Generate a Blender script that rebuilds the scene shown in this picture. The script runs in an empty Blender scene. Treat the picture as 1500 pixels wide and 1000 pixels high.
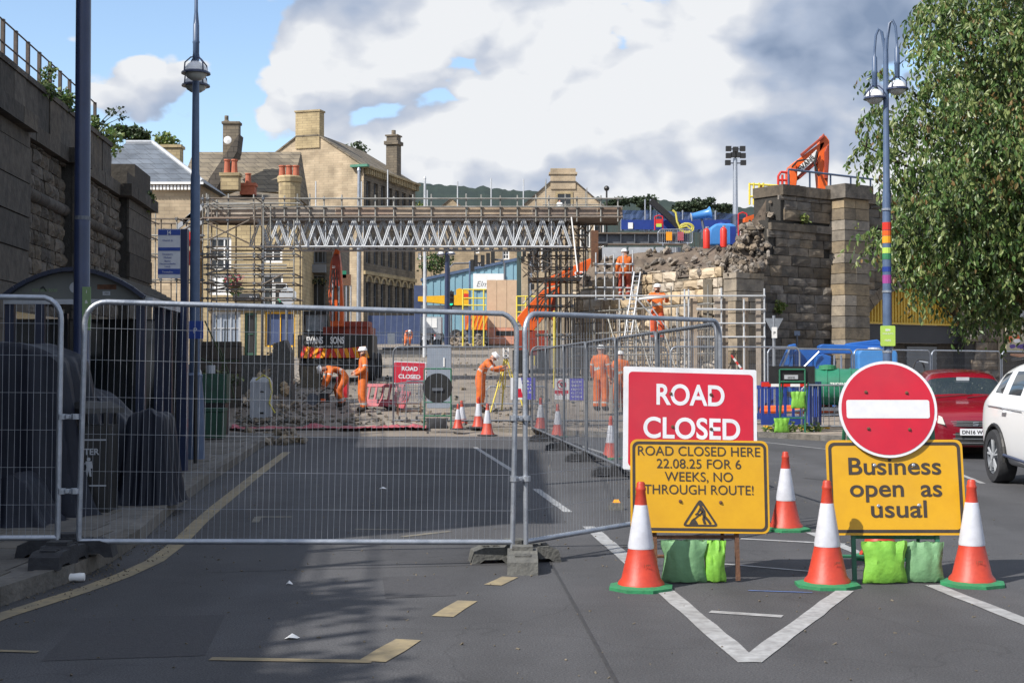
import bpy, bmesh, math, random
from mathutils import Vector, Matrix, Euler, noise as mnoise
R = math.radians
random.seed(7)
scene = bpy.context.scene
COL = scene.collection

# ---------------------------------------------------------------- camera
EYE = 1.54
F = 2000.0                       # focal length in photo pixels (1500 wide)
TH = math.atan(40 / F)
cam_d = bpy.data.cameras.new('camera')
cam = bpy.data.objects.new('camera', cam_d); COL.objects.link(cam)
cam.location = (0, 0, EYE); cam.rotation_euler = (math.pi / 2 + TH, 0, 0)
cam_d.sensor_width = 36; cam_d.lens = 36 * F / 1500
cam_d.clip_start = 0.1; cam_d.clip_end = 6000
scene.camera = cam

def at(px, py, Y):
    xc = (px - 750) / F; yc = (500 - py) / F
    d = Vector((xc, math.cos(TH) - yc * math.sin(TH), math.sin(TH) + yc * math.cos(TH)))
    return Vector((0, 0, EYE)) + d * (Y / d.y)
def gp(px, py, z=0.0):
    xc = (px - 750) / F; yc = (500 - py) / F
    d = Vector((xc, math.cos(TH) - yc * math.sin(TH), math.sin(TH) + yc * math.cos(TH)))
    return Vector((0, 0, EYE)) + d * ((z - EYE) / d.z)
def X(px, Y): return at(px, 540, Y).x
def Z(py, Y): return at(750, py, Y).z

# ---------------------------------------------------------------- sky, sun, exposure
SUN_EL = R(43.5)
SUN_DIR = Vector((-0.80 * math.cos(SUN_EL), -0.60 * math.cos(SUN_EL), math.sin(SUN_EL))).normalized()  # towards the sun
world = bpy.data.worlds.new('World'); scene.world = world; world.use_nodes = True
nt = world.node_tree; nt.nodes.clear()
def N(nt_, t, **kw):
    n = nt_.nodes.new(t)
    for k, v in kw.items(): setattr(n, k, v)
    return n
def L(nt_, a, b): nt_.links.new(a, b)
def math_n(nt_, op, a, b=None, c=None, clamp=False):
    n = nt_.nodes.new('ShaderNodeMath'); n.operation = op; n.use_clamp = clamp
    for i, v in enumerate((a, b, c)):
        if v is None: continue
        if isinstance(v, (int, float)): n.inputs[i].default_value = v
        else: nt_.links.new(v, n.inputs[i])
    return n.outputs[0]
def build_sky():
    sky = N(nt, 'ShaderNodeTexSky', sky_type='NISHITA'); sky.sun_disc = False
    sky.sun_elevation = SUN_EL; sky.sun_rotation = math.atan2(SUN_DIR.x, SUN_DIR.y)
    sky.air_density = 1.0; sky.dust_density = 0.6; sky.ozone_density = 1.5
    tc = N(nt, 'ShaderNodeTexCoord')
    nrm = N(nt, 'ShaderNodeVectorMath', operation='NORMALIZE'); L(nt, tc.outputs['Generated'], nrm.inputs[0])
    def noise(off, sc, det, rough, dist=0.0):
        mp = N(nt, 'ShaderNodeMapping'); mp.inputs['Location'].default_value = off
        mp.inputs['Scale'].default_value = sc
        L(nt, nrm.outputs[0], mp.inputs[0])
        n = N(nt, 'ShaderNodeTexNoise'); n.inputs['Scale'].default_value = 1.0
        n.inputs['Detail'].default_value = det; n.inputs['Roughness'].default_value = rough
        n.inputs['Distortion'].default_value = dist
        L(nt, mp.outputs[0], n.inputs['Vector']); return n.outputs['Fac']
    def blob(px, py, r0, r1, amp):
        d = (at(px, py, 100) - Vector((0, 0, EYE))).normalized()
        dt = N(nt, 'ShaderNodeVectorMath', operation='DISTANCE'); L(nt, nrm.outputs[0], dt.inputs[0]); dt.inputs[1].default_value = d
        mr = N(nt, 'ShaderNodeMapRange', interpolation_type='SMOOTHSTEP')
        mr.inputs['From Min'].default_value = r0; mr.inputs['From Max'].default_value = r1
        mr.inputs['To Min'].default_value = amp; mr.inputs['To Max'].default_value = 0
        L(nt, dt.outputs['Value'], mr.inputs['Value']); return mr.outputs[0]
    def field(off):
        a = noise(off, (6.5, 6.5, 11), 8, 0.53)
        mp = N(nt, 'ShaderNodeMapping'); mp.inputs['Location'].default_value = [v * 1.4 for v in off]; mp.inputs['Scale'].default_value = (8, 8, 13)
        w = N(nt, 'ShaderNodeVectorMath', operation='ADD'); wn = N(nt, 'ShaderNodeTexNoise'); wn.inputs['Scale'].default_value = 9; wn.inputs['Detail'].default_value = 5
        L(nt, nrm.outputs[0], wn.inputs['Vector']); sc_ = N(nt, 'ShaderNodeVectorMath', operation='SCALE'); sc_.inputs['Scale'].default_value = 0.05; L(nt, wn.outputs['Color'], sc_.inputs[0])
        L(nt, nrm.outputs[0], w.inputs[0]); L(nt, sc_.outputs[0], w.inputs[1]); L(nt, w.outputs[0], mp.inputs[0])
        v = N(nt, 'ShaderNodeTexVoronoi'); v.inputs['Scale'].default_value = 1; v.inputs['Detail'].default_value = 3; v.inputs['Roughness'].default_value = 0.55
        L(nt, mp.outputs[0], v.inputs['Vector'])
        return math_n(nt, 'ADD', math_n(nt, 'MULTIPLY', a, 0.62), math_n(nt, 'MULTIPLY_ADD', v.outputs['Distance'], -0.42, 0.40))
    n1 = field((2.7, 0.3, 4.1))
    n2 = field((2.7 - 0.10, 0.3 - 0.05, 4.1 + 0.20))   # the same field, a step away from the light
    big = noise((5.1, 2.2, 0.6), (2.6, 2.6, 5.5), 3, 0.5)
    cov = math_n(nt, 'ADD', n1, 0.25)
    sz = N(nt, 'ShaderNodeSeparateXYZ'); L(nt, nrm.outputs[0], sz.inputs[0])
    lowc = N(nt, 'ShaderNodeMapRange', interpolation_type='SMOOTHSTEP'); L(nt, sz.outputs[2], lowc.inputs['Value'])
    lowc.inputs['From Min'].default_value = 0.10; lowc.inputs['From Max'].default_value = 0.24; lowc.inputs['To Min'].default_value = 0.13; lowc.inputs['To Max'].default_value = 0
    cov = math_n(nt, 'ADD', cov, lowc.outputs[0])
    for b in (blob(260, 10, 0.06, 0.21, -0.36), blob(930, -8, 0.0, 0.06, -0.22), blob(60, 20, 0.02, 0.13, -0.10),
              blob(600, 190, 0.08, 0.30, 0.14), blob(1180, 120, 0.10, 0.26, 0.16), blob(190, 150, 0.0, 0.075, 0.24), blob(90, 50, 0.0, 0.04, 0.2), blob(420, 110, 0.0, 0.07, 0.2), blob(500, -30, 0.02, 0.09, 0.20)):
        cov = math_n(nt, 'ADD', cov, b)
    mask = N(nt, 'ShaderNodeMapRange', interpolation_type='SMOOTHSTEP')
    mask.inputs['From Min'].default_value = 0.485; mask.inputs['From Max'].default_value = 0.53
    L(nt, cov, mask.inputs['Value'])
    sh = math_n(nt, 'SUBTRACT', n1, n2)
    sh = math_n(nt, 'MULTIPLY_ADD', sh, 2.1, 0.89)
    sh = math_n(nt, 'ADD', sh, math_n(nt, 'MULTIPLY_ADD', big, -1.1, 0.58))
    for b in (blob(1230, 75, 0.03, 0.12, -0.50), blob(1120, 90, 0.0, 0.06, -0.25), blob(520, -25, 0.02, 0.075, -0.5), blob(1400, 60, 0.0, 0.09, -0.25), blob(1280, 30, 0.0, 0.06, -0.3),
              blob(620, 150, 0.05, 0.20, 0.16)):
        sh = math_n(nt, 'ADD', sh, b)
    cr = N(nt, 'ShaderNodeValToRGB'); L(nt, sh, cr.inputs[0])
    e = cr.color_ramp.elements
    e[0].position = 0.0; e[0].color = (0.25, 0.33, 0.48, 1)
    e[1].position = 1.0; e[1].color = (0.90, 0.92, 0.95, 1)
    m = e.new(0.45); m.color = (0.45, 0.53, 0.68, 1)
    m2 = e.new(0.72); m2.color = (0.62, 0.67, 0.77, 1)
    cs = N(nt, 'ShaderNodeMix', data_type='RGBA', blend_type='MULTIPLY'); cs.inputs[0].default_value = 1
    L(nt, cr.outputs[0], cs.inputs[6]); cs.inputs[7].default_value = (7.4, 7.4, 7.4, 1)
    ss = N(nt, 'ShaderNodeMix', data_type='RGBA', blend_type='MULTIPLY'); ss.inputs[0].default_value = 1
    L(nt, sky.outputs[0], ss.inputs[6]); ss.inputs[7].default_value = (1.62, 1.62, 1.62, 1)
    mx = N(nt, 'ShaderNodeMix', data_type='RGBA'); L(nt, mask.outputs[0], mx.inputs[0])
    L(nt, ss.outputs[2], mx.inputs[6]); L(nt, cs.outputs[2], mx.inputs[7])
    bg = N(nt, 'ShaderNodeBackground'); bg.inputs[1].default_value = 0.1
    L(nt, mx.outputs[2], bg.inputs[0])
    out = N(nt, 'ShaderNodeOutputWorld'); L(nt, bg.outputs[0], out.inputs[0])
build_sky()
sd = bpy.data.lights.new('sun', 'SUN'); sd.energy = 5.0; sd.angle = R(0.5); sd.color = (1.0, 0.95, 0.87)
sun = bpy.data.objects.new('sun', sd); COL.objects.link(sun)
sun.rotation_euler = (-SUN_DIR).to_track_quat('-Z', 'Y').to_euler(); sun.location = (-20, -10, 30)
scene.view_settings.view_transform = 'Standard'; scene.view_settings.look = 'None'
scene.view_settings.exposure = 0.38; scene.view_settings.gamma = 1; scene.view_settings.use_curve_mapping = False

# ---------------------------------------------------------------- materials
MATS = {}
def mat(name, c1, c2=None, rough=0.7, metal=0.0, scale=6.0, bump=0.0, bscale=None, rnd=0.0, spec=0.5,
        coat=0.0, trans=0.0, emit=None, estr=1.0, detail=5, gen=False, alpha=None, stain=0.0, stc=(0.03, 0.03, 0.03)):
    if name in MATS: return MATS[name]
    m = bpy.data.materials.new(name); m.use_nodes = True; t = m.node_tree
    b = t.nodes['Principled BSDF']
    b.inputs['Roughness'].default_value = rough; b.inputs['Metallic'].default_value = metal
    b.inputs['Specular IOR Level'].default_value = spec
    b.inputs['Coat Weight'].default_value = coat; b.inputs['Coat Roughness'].default_value = 0.06
    b.inputs['Transmission Weight'].default_value = trans
    c1 = tuple(c1) + (1,); c2 = (tuple(c2) + (1,)) if c2 else tuple(min(1, v * 0.72) for v in c1[:3]) + (1,)
    tc = N(t, 'ShaderNodeTexCoord')
    geo = N(t, 'ShaderNodeNewGeometry')
    n = N(t, 'ShaderNodeTexNoise'); n.inputs['Scale'].default_value = scale; n.inputs['Detail'].default_value = detail
    n.inputs['Roughness'].default_value = 0.62
    L(t, geo.outputs['Position'], n.inputs['Vector'])
    rp = N(t, 'ShaderNodeMapRange'); rp.inputs['From Min'].default_value = 0.32; rp.inputs['From Max'].default_value = 0.68
    L(t, n.outputs['Fac'], rp.inputs['Value'])
    mx = N(t, 'ShaderNodeMix', data_type='RGBA'); L(t, rp.outputs[0], mx.inputs[0])
    mx.inputs[6].default_value = c1; mx.inputs[7].default_value = c2
    col = mx.outputs[2]
    if stain:
        n3 = N(t, 'ShaderNodeTexNoise'); n3.inputs['Scale'].default_value = scale * 0.17; n3.inputs['Detail'].default_value = 4
        L(t, geo.outputs['Position'], n3.inputs['Vector'])
        r3 = N(t, 'ShaderNodeMapRange'); r3.inputs['From Min'].default_value = 0.48; r3.inputs['From Max'].default_value = 0.7
        r3.inputs['To Max'].default_value = stain; L(t, n3.outputs['Fac'], r3.inputs['Value'])
        m3 = N(t, 'ShaderNodeMix', data_type='RGBA'); L(t, r3.outputs[0], m3.inputs[0]); L(t, col, m3.inputs[6])
        m3.inputs[7].default_value = tuple(stc) + (1,); col = m3.outputs[2]
    if rnd:
        oi = N(t, 'ShaderNodeObjectInfo')
        r2 = N(t, 'ShaderNodeMapRange'); r2.inputs['To Min'].default_value = 1 - rnd; r2.inputs['To Max'].default_value = 1 + rnd
        L(t, oi.outputs['Random'], r2.inputs['Value'])
        hs = N(t, 'ShaderNodeHueSaturation'); L(t, col, hs.inputs['Color']); L(t, r2.outputs[0], hs.inputs['Value'])
        r4 = N(t, 'ShaderNodeMath', operation='FRACT')
        mm = N(t, 'ShaderNodeMath', operation='MULTIPLY'); L(t, oi.outputs['Random'], mm.inputs[0]); mm.inputs[1].default_value = 17.3
        L(t, mm.outputs[0], r4.inputs[0])
        r5 = N(t, 'ShaderNodeMapRange'); r5.inputs['To Min'].default_value = 0.6; r5.inputs['To Max'].default_value = 1.25
        L(t, r4.outputs[0], r5.inputs['Value']); L(t, r5.outputs[0], hs.inputs['Saturation'])
        col = hs.outputs[0]
    L(t, col, b.inputs['Base Color'])
    if bump:
        n2 = N(t, 'ShaderNodeTexNoise'); n2.inputs['Scale'].default_value = bscale or scale * 4; n2.inputs['Detail'].default_value = 6
        L(t, geo.outputs['Position'], n2.inputs['Vector'])
        bp = N(t, 'ShaderNodeBump'); bp.inputs['Strength'].default_value = bump; bp.inputs['Distance'].default_value = 0.03
        L(t, n2.outputs['Fac'], bp.inputs['Height']); L(t, bp.outputs[0], b.inputs['Normal'])
    if emit:
        b.inputs['Emission Color'].default_value = tuple(emit) + (1,); b.inputs['Emission Strength'].default_value = estr
    if alpha is not None: b.inputs['Alpha'].default_value = alpha
    MATS[name] = m; return m

M = {}
def dm(key, *a, **k): M[key] = mat(key, *a, **k); return M[key]
dm('galv', (0.42, 0.45, 0.50), (0.30, 0.33, 0.38), rough=0.42, metal=0.65, scale=9, bump=0.1)
dm('galv_wire', (0.36, 0.385, 0.43), (0.26, 0.28, 0.32), rough=0.45, metal=0.5, scale=9)
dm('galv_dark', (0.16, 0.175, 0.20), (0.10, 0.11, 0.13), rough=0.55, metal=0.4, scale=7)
dm('scaff', (0.36, 0.36, 0.34), (0.20, 0.19, 0.17), rough=0.55, metal=0.4, scale=3)
dm('scaff_rust', (0.12, 0.09, 0.07), (0.20, 0.17, 0.14), rough=0.8, metal=0.2, scale=3)
dm('alu', (0.58, 0.60, 0.63), (0.44, 0.46, 0.48), rough=0.5, metal=0.25, scale=3)
dm('board', (0.33, 0.25, 0.20), (0.20, 0.155, 0.125), rough=0.9, scale=3, bump=0.2, rnd=0.25)
dm('ply', (0.55, 0.40, 0.27), (0.48, 0.34, 0.23), rough=0.8, scale=2.5)
dm('rubber', (0.035, 0.037, 0.042), (0.02, 0.02, 0.024), rough=0.85, scale=14, bump=0.25)
dm('foot', (0.13, 0.13, 0.12), (0.07, 0.07, 0.068), rough=0.92, scale=10, bump=0.4)
dm('navy', (0.022, 0.034, 0.085), (0.015, 0.024, 0.062), rough=0.38, scale=5, coat=0.2)
dm('lampblue', (0.085, 0.13, 0.22), (0.06, 0.095, 0.17), rough=0.42, scale=5)
dm('white', (0.80, 0.80, 0.80), (0.72, 0.72, 0.71), rough=0.45, scale=4)
dm('white_car', (0.80, 0.81, 0.83), (0.79, 0.80, 0.82), rough=0.25, scale=2, coat=0.7)
dm('red_car', (0.20, 0.004, 0.016), (0.18, 0.004, 0.014), rough=0.22, scale=2, coat=0.9)
dm('sign_red', (0.50, 0.008, 0.028), (0.44, 0.008, 0.028), rough=0.38, scale=9, stain=0.3, stc=(0.36, 0.05, 0.06))
dm('sign_white', (0.66, 0.67, 0.71), (0.56, 0.57, 0.60), rough=0.4, scale=7, stain=0.15, stc=(0.5, 0.48, 0.45))
dm('sign_yellow', (0.60, 0.325, 0.006), (0.55, 0.29, 0.006), rough=0.4, scale=9, stain=0.3, stc=(0.44, 0.26, 0.04))
dm('sign_black', (0.03, 0.022, 0.018), (0.045, 0.035, 0.03), rough=0.6, scale=12)
dm('black', (0.012, 0.012, 0.013), (0.02, 0.02, 0.02), rough=0.5, scale=8)
dm('black_gloss', (0.008, 0.008, 0.01), (0.01, 0.01, 0.012), rough=0.12, scale=8)
dm('cone_red', (0.50, 0.045, 0.02), (0.38, 0.034, 0.018), rough=0.5, scale=11, bump=0.05, stain=0.35, stc=(0.32, 0.07, 0.04))
dm('cone_dull', (0.52, 0.07, 0.035), (0.38, 0.05, 0.035), rough=0.6, scale=11)
dm('cone_white', (0.58, 0.60, 0.67), (0.48, 0.49, 0.55), rough=0.35, scale=16, stain=0.3, stc=(0.42, 0.42, 0.44))
dm('cone_green', (0.02, 0.22, 0.085), (0.03, 0.15, 0.07), rough=0.7, scale=9, bump=0.2)
dm('bag_lime', (0.20, 0.46, 0.05), (0.14, 0.36, 0.04), rough=0.6, scale=7, bump=0.25, bscale=22)
dm('bag_green', (0.15, 0.31, 0.15), (0.11, 0.23, 0.11), rough=0.65, scale=7, bump=0.25, bscale=22)
dm('rail_brown', (0.11, 0.085, 0.07), (0.06, 0.05, 0.045), rough=0.85, scale=8)
dm('rust', (0.16, 0.075, 0.04), (0.085, 0.045, 0.03), rough=0.9, scale=18, bump=0.3)
dm('hivis', (0.74, 0.17, 0.02), (0.48, 0.095, 0.015), rough=0.7, scale=9, bump=0.35, bscale=14)
dm('hivis_dirty', (0.66, 0.10, 0.02), (0.46, 0.07, 0.03), rough=0.8, scale=9, bump=0.35, bscale=14)
dm('hivis_yel', (0.80, 0.34, 0.01), (0.76, 0.27, 0.01), rough=0.7, scale=9)
dm('reflect', (0.55, 0.55, 0.52), (0.45, 0.45, 0.43), rough=0.4, scale=9)
dm('skin', (0.48, 0.27, 0.19), (0.42, 0.22, 0.15), rough=0.55, scale=9)
dm('boot', (0.05, 0.035, 0.025), (0.03, 0.025, 0.02), rough=0.8, scale=9)
dm('helmet', (0.80, 0.80, 0.80), (0.76, 0.76, 0.76), rough=0.3, scale=9)
dm('orange', (0.78, 0.13, 0.012), (0.62, 0.09, 0.012), rough=0.45, scale=3, stain=0.4, stc=(0.25, 0.08, 0.04))
dm('orange_dark', (0.32, 0.045, 0.02), (0.22, 0.035, 0.02), rough=0.55, scale=4)
dm('yellow', (0.75, 0.42, 0.01), (0.65, 0.34, 0.01), rough=0.5, scale=3)
dm('rail_yellow', (0.75, 0.62, 0.08), (0.6, 0.48, 0.06), rough=0.5, scale=3)
dm('blue_plastic', (0.015, 0.045, 0.25), (0.012, 0.035, 0.20), rough=0.45, scale=4)
dm('blue_lift', (0.02, 0.12, 0.42), (0.02, 0.10, 0.35), rough=0.35, scale=2)
dm('blue_tank', (0.06, 0.24, 0.58), (0.05, 0.20, 0.50), rough=0.35, scale=2)
dm('blue_net', (0.03, 0.07, 0.20), (0.02, 0.05, 0.15), rough=0.7, scale=2)
dm('blue_sheet', (0.045, 0.07, 0.16), (0.03, 0.05, 0.12), rough=0.7, scale=1.4, bump=0.4, bscale=3)
dm('sky_clad', (0.22, 0.38, 0.46), (0.19, 0.34, 0.42), rough=0.5, scale=1)
dm('green_tank', (0.02, 0.19, 0.11), (0.02, 0.15, 0.09), rough=0.4, scale=3)
dm('green_frame', (0.03, 0.16, 0.09), (0.02, 0.12, 0.07), rough=0.5, scale=8)
dm('green_bin', (0.025, 0.085, 0.055), (0.02, 0.06, 0.04), rough=0.6, scale=6)
dm('lime_sign', (0.42, 0.62, 0.10), (0.38, 0.56, 0.09), rough=0.45, scale=4)
dm('grey_cab', (0.20, 0.21, 0.23), (0.15, 0.16, 0.17), rough=0.6, scale=4)
dm('grey_lt', (0.42, 0.44, 0.47), (0.34, 0.36, 0.39), rough=0.5, scale=4)
dm('pink', (0.42, 0.10, 0.12), (0.30, 0.06, 0.08), rough=0.6, scale=5, bump=0.3)
dm('red_plastic', (0.55, 0.02, 0.03), (0.45, 0.02, 0.03), rough=0.45, scale=4)
dm('gas_red', (0.62, 0.035, 0.02), (0.52, 0.03, 0.02), rough=0.4, scale=4)
dm('tarp', (0.006, 0.008, 0.016), (0.010, 0.013, 0.024), rough=0.6, scale=5, bump=0.3, bscale=6, spec=0.3)
dm('glass', (0.02, 0.025, 0.03), (0.015, 0.02, 0.025), rough=0.06, scale=3, spec=0.7)
dm('glass_sky', (0.03, 0.04, 0.05), (0.02, 0.03, 0.04), rough=0.03, scale=3, spec=0.9)
dm('lampglass', (0.55, 0.56, 0.52), (0.45, 0.46, 0.42), rough=0.25, scale=6)
dm('ochre', (0.62, 0.41, 0.05), (0.55, 0.36, 0.045), rough=0.55, scale=1.5)
dm('shopdark', (0.035, 0.038, 0.045), (0.028, 0.03, 0.036), rough=0.6, scale=2)
dm('shutter', (0.16, 0.17, 0.18), (0.12, 0.13, 0.14), rough=0.5, scale=2)
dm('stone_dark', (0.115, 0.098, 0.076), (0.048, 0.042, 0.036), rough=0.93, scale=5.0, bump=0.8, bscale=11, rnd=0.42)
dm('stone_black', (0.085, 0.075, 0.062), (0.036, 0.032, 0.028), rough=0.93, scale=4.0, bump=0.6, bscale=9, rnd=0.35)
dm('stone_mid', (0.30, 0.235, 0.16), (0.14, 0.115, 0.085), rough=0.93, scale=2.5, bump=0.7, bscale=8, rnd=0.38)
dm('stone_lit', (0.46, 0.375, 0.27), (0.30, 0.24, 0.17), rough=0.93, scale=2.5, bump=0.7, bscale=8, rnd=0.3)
dm('mortar_dark', (0.03, 0.028, 0.025), (0.045, 0.042, 0.038), rough=0.98, scale=8, bump=0.5)
dm('mortar', (0.16, 0.135, 0.10), (0.09, 0.08, 0.065), rough=0.98, scale=6, bump=0.5)
dm('soil', (0.075, 0.058, 0.045), (0.16, 0.125, 0.095), rough=1, scale=2.5, bump=1.0, bscale=9)
dm('rubble', (0.24, 0.20, 0.155), (0.11, 0.09, 0.075), rough=0.97, scale=4, bump=0.8, bscale=12, rnd=0.4)
dm('bark', (0.09, 0.07, 0.055), (0.045, 0.035, 0.03), rough=0.95, scale=14, bump=0.8)
dm('copper_green', (0.06, 0.22, 0.15), (0.05, 0.18, 0.12), rough=0.6, scale=6)
dm('pot', (0.42, 0.13, 0.07), (0.32, 0.09, 0.05), rough=0.8, scale=6)
dm('hose', (0.62, 0.55, 0.10), (0.5, 0.45, 0.1), rough=0.5, scale=6)

def ashlar(name, c1, c2, mortar, bw, bh, sc=1.0, axis='XZ', rough=0.9, off=0.5, bump=0.5, ms=0.02):
    """course pattern for far walls and roofs, taken in world axes"""
    m = bpy.data.materials.new(name); m.use_nodes = True; t = m.node_tree
    b = t.nodes['Principled BSDF']; b.inputs['Roughness'].default_value = rough
    geo = N(t, 'ShaderNodeNewGeometry'); sp = N(t, 'ShaderNodeSeparateXYZ'); L(t, geo.outputs['Position'], sp.inputs[0])
    cb = N(t, 'ShaderNodeCombineXYZ')
    h = math_n(t, 'ADD', sp.outputs[0], sp.outputs[1]) if axis == 'XZ' else sp.outputs[0]
    L(t, h, cb.inputs[0]); L(t, sp.outputs[2] if axis == 'XZ' else sp.outputs[1], cb.inputs[1])
    br = N(t, 'ShaderNodeTexBrick'); L(t, cb.outputs[0], br.inputs['Vector'])
    br.inputs['Color1'].default_value = tuple(c1) + (1,); br.inputs['Color2'].default_value = tuple(c2) + (1,)
    br.inputs['Mortar'].default_value = tuple(mortar) + (1,); br.inputs['Scale'].default_value = 1
    br.inputs['Brick Width'].default_value = bw; br.inputs['Row Height'].default_value = bh
    br.inputs['Mortar Size'].default_value = ms; br.inputs['Bias'].default_value = 0.0; br.offset = off
    n = N(t, 'ShaderNodeTexNoise'); n.inputs['Scale'].default_value = 0.8; n.inputs['Detail'].default_value = 8
    L(t, geo.outputs['Position'], n.inputs['Vector'])
    mr = N(t, 'ShaderNodeMapRange'); mr.inputs['From Min'].default_value = 0.35; mr.inputs['From Max'].default_value = 0.7
    mr.inputs['To Min'].default_value = 1.15; mr.inputs['To Max'].default_value = 0.62; L(t, n.outputs['Fac'], mr.inputs['Value'])
    mx = N(t, 'ShaderNodeMix', data_type='RGBA', blend_type='MULTIPLY'); mx.inputs[0].default_value = 1
    L(t, br.outputs['Color'], mx.inputs[6]); L(t, mr.outputs[0], mx.inputs[7]); L(t, mx.outputs[2], b.inputs['Base Color'])
    bp = N(t, 'ShaderNodeBump'); bp.inputs['Strength'].default_value = bump; bp.inputs['Distance'].default_value = 0.04
    L(t, math_n(t, 'SUBTRACT', 1.0, br.outputs['Fac']), bp.inputs['Height']); L(t, bp.outputs[0], b.inputs['Normal'])
    M[name] = m; return m
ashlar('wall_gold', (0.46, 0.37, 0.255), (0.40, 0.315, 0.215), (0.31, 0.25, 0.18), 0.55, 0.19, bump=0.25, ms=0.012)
ashlar('wall_gold2', (0.44, 0.35, 0.20), (0.37, 0.29, 0.165), (0.27, 0.21, 0.13), 0.55, 0.20, bump=0.25, ms=0.014)
ashlar('wall_soot_shade', (0.20, 0.165, 0.12), (0.135, 0.115, 0.088), (0.09, 0.075, 0.06), 0.6, 0.22, bump=.3, ms=.014)
ashlar('wall_far', (0.40, 0.31, 0.20), (0.32, 0.25, 0.165), (0.24, 0.19, 0.13), 0.6, 0.24, bump=.2, ms=.014)
ashlar('slate', (0.13, 0.15, 0.18), (0.10, 0.118, 0.145), (0.06, 0.07, 0.085), 0.6, 0.35, rough=0.6)
ashlar('stone_roof', (0.21, 0.175, 0.125), (0.145, 0.122, 0.092), (0.07, 0.06, 0.05), 0.8, 0.36)
ashlar('stone_roof_dark', (0.10, 0.085, 0.07), (0.075, 0.065, 0.055), (0.04, 0.035, 0.03), 0.8, 0.36)
ashlar('paving', (0.30, 0.25, 0.20), (0.24, 0.20, 0.165), (0.14, 0.12, 0.10), 0.6, 0.45, axis='XY', bump=0.3, ms=0.012)

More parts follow.
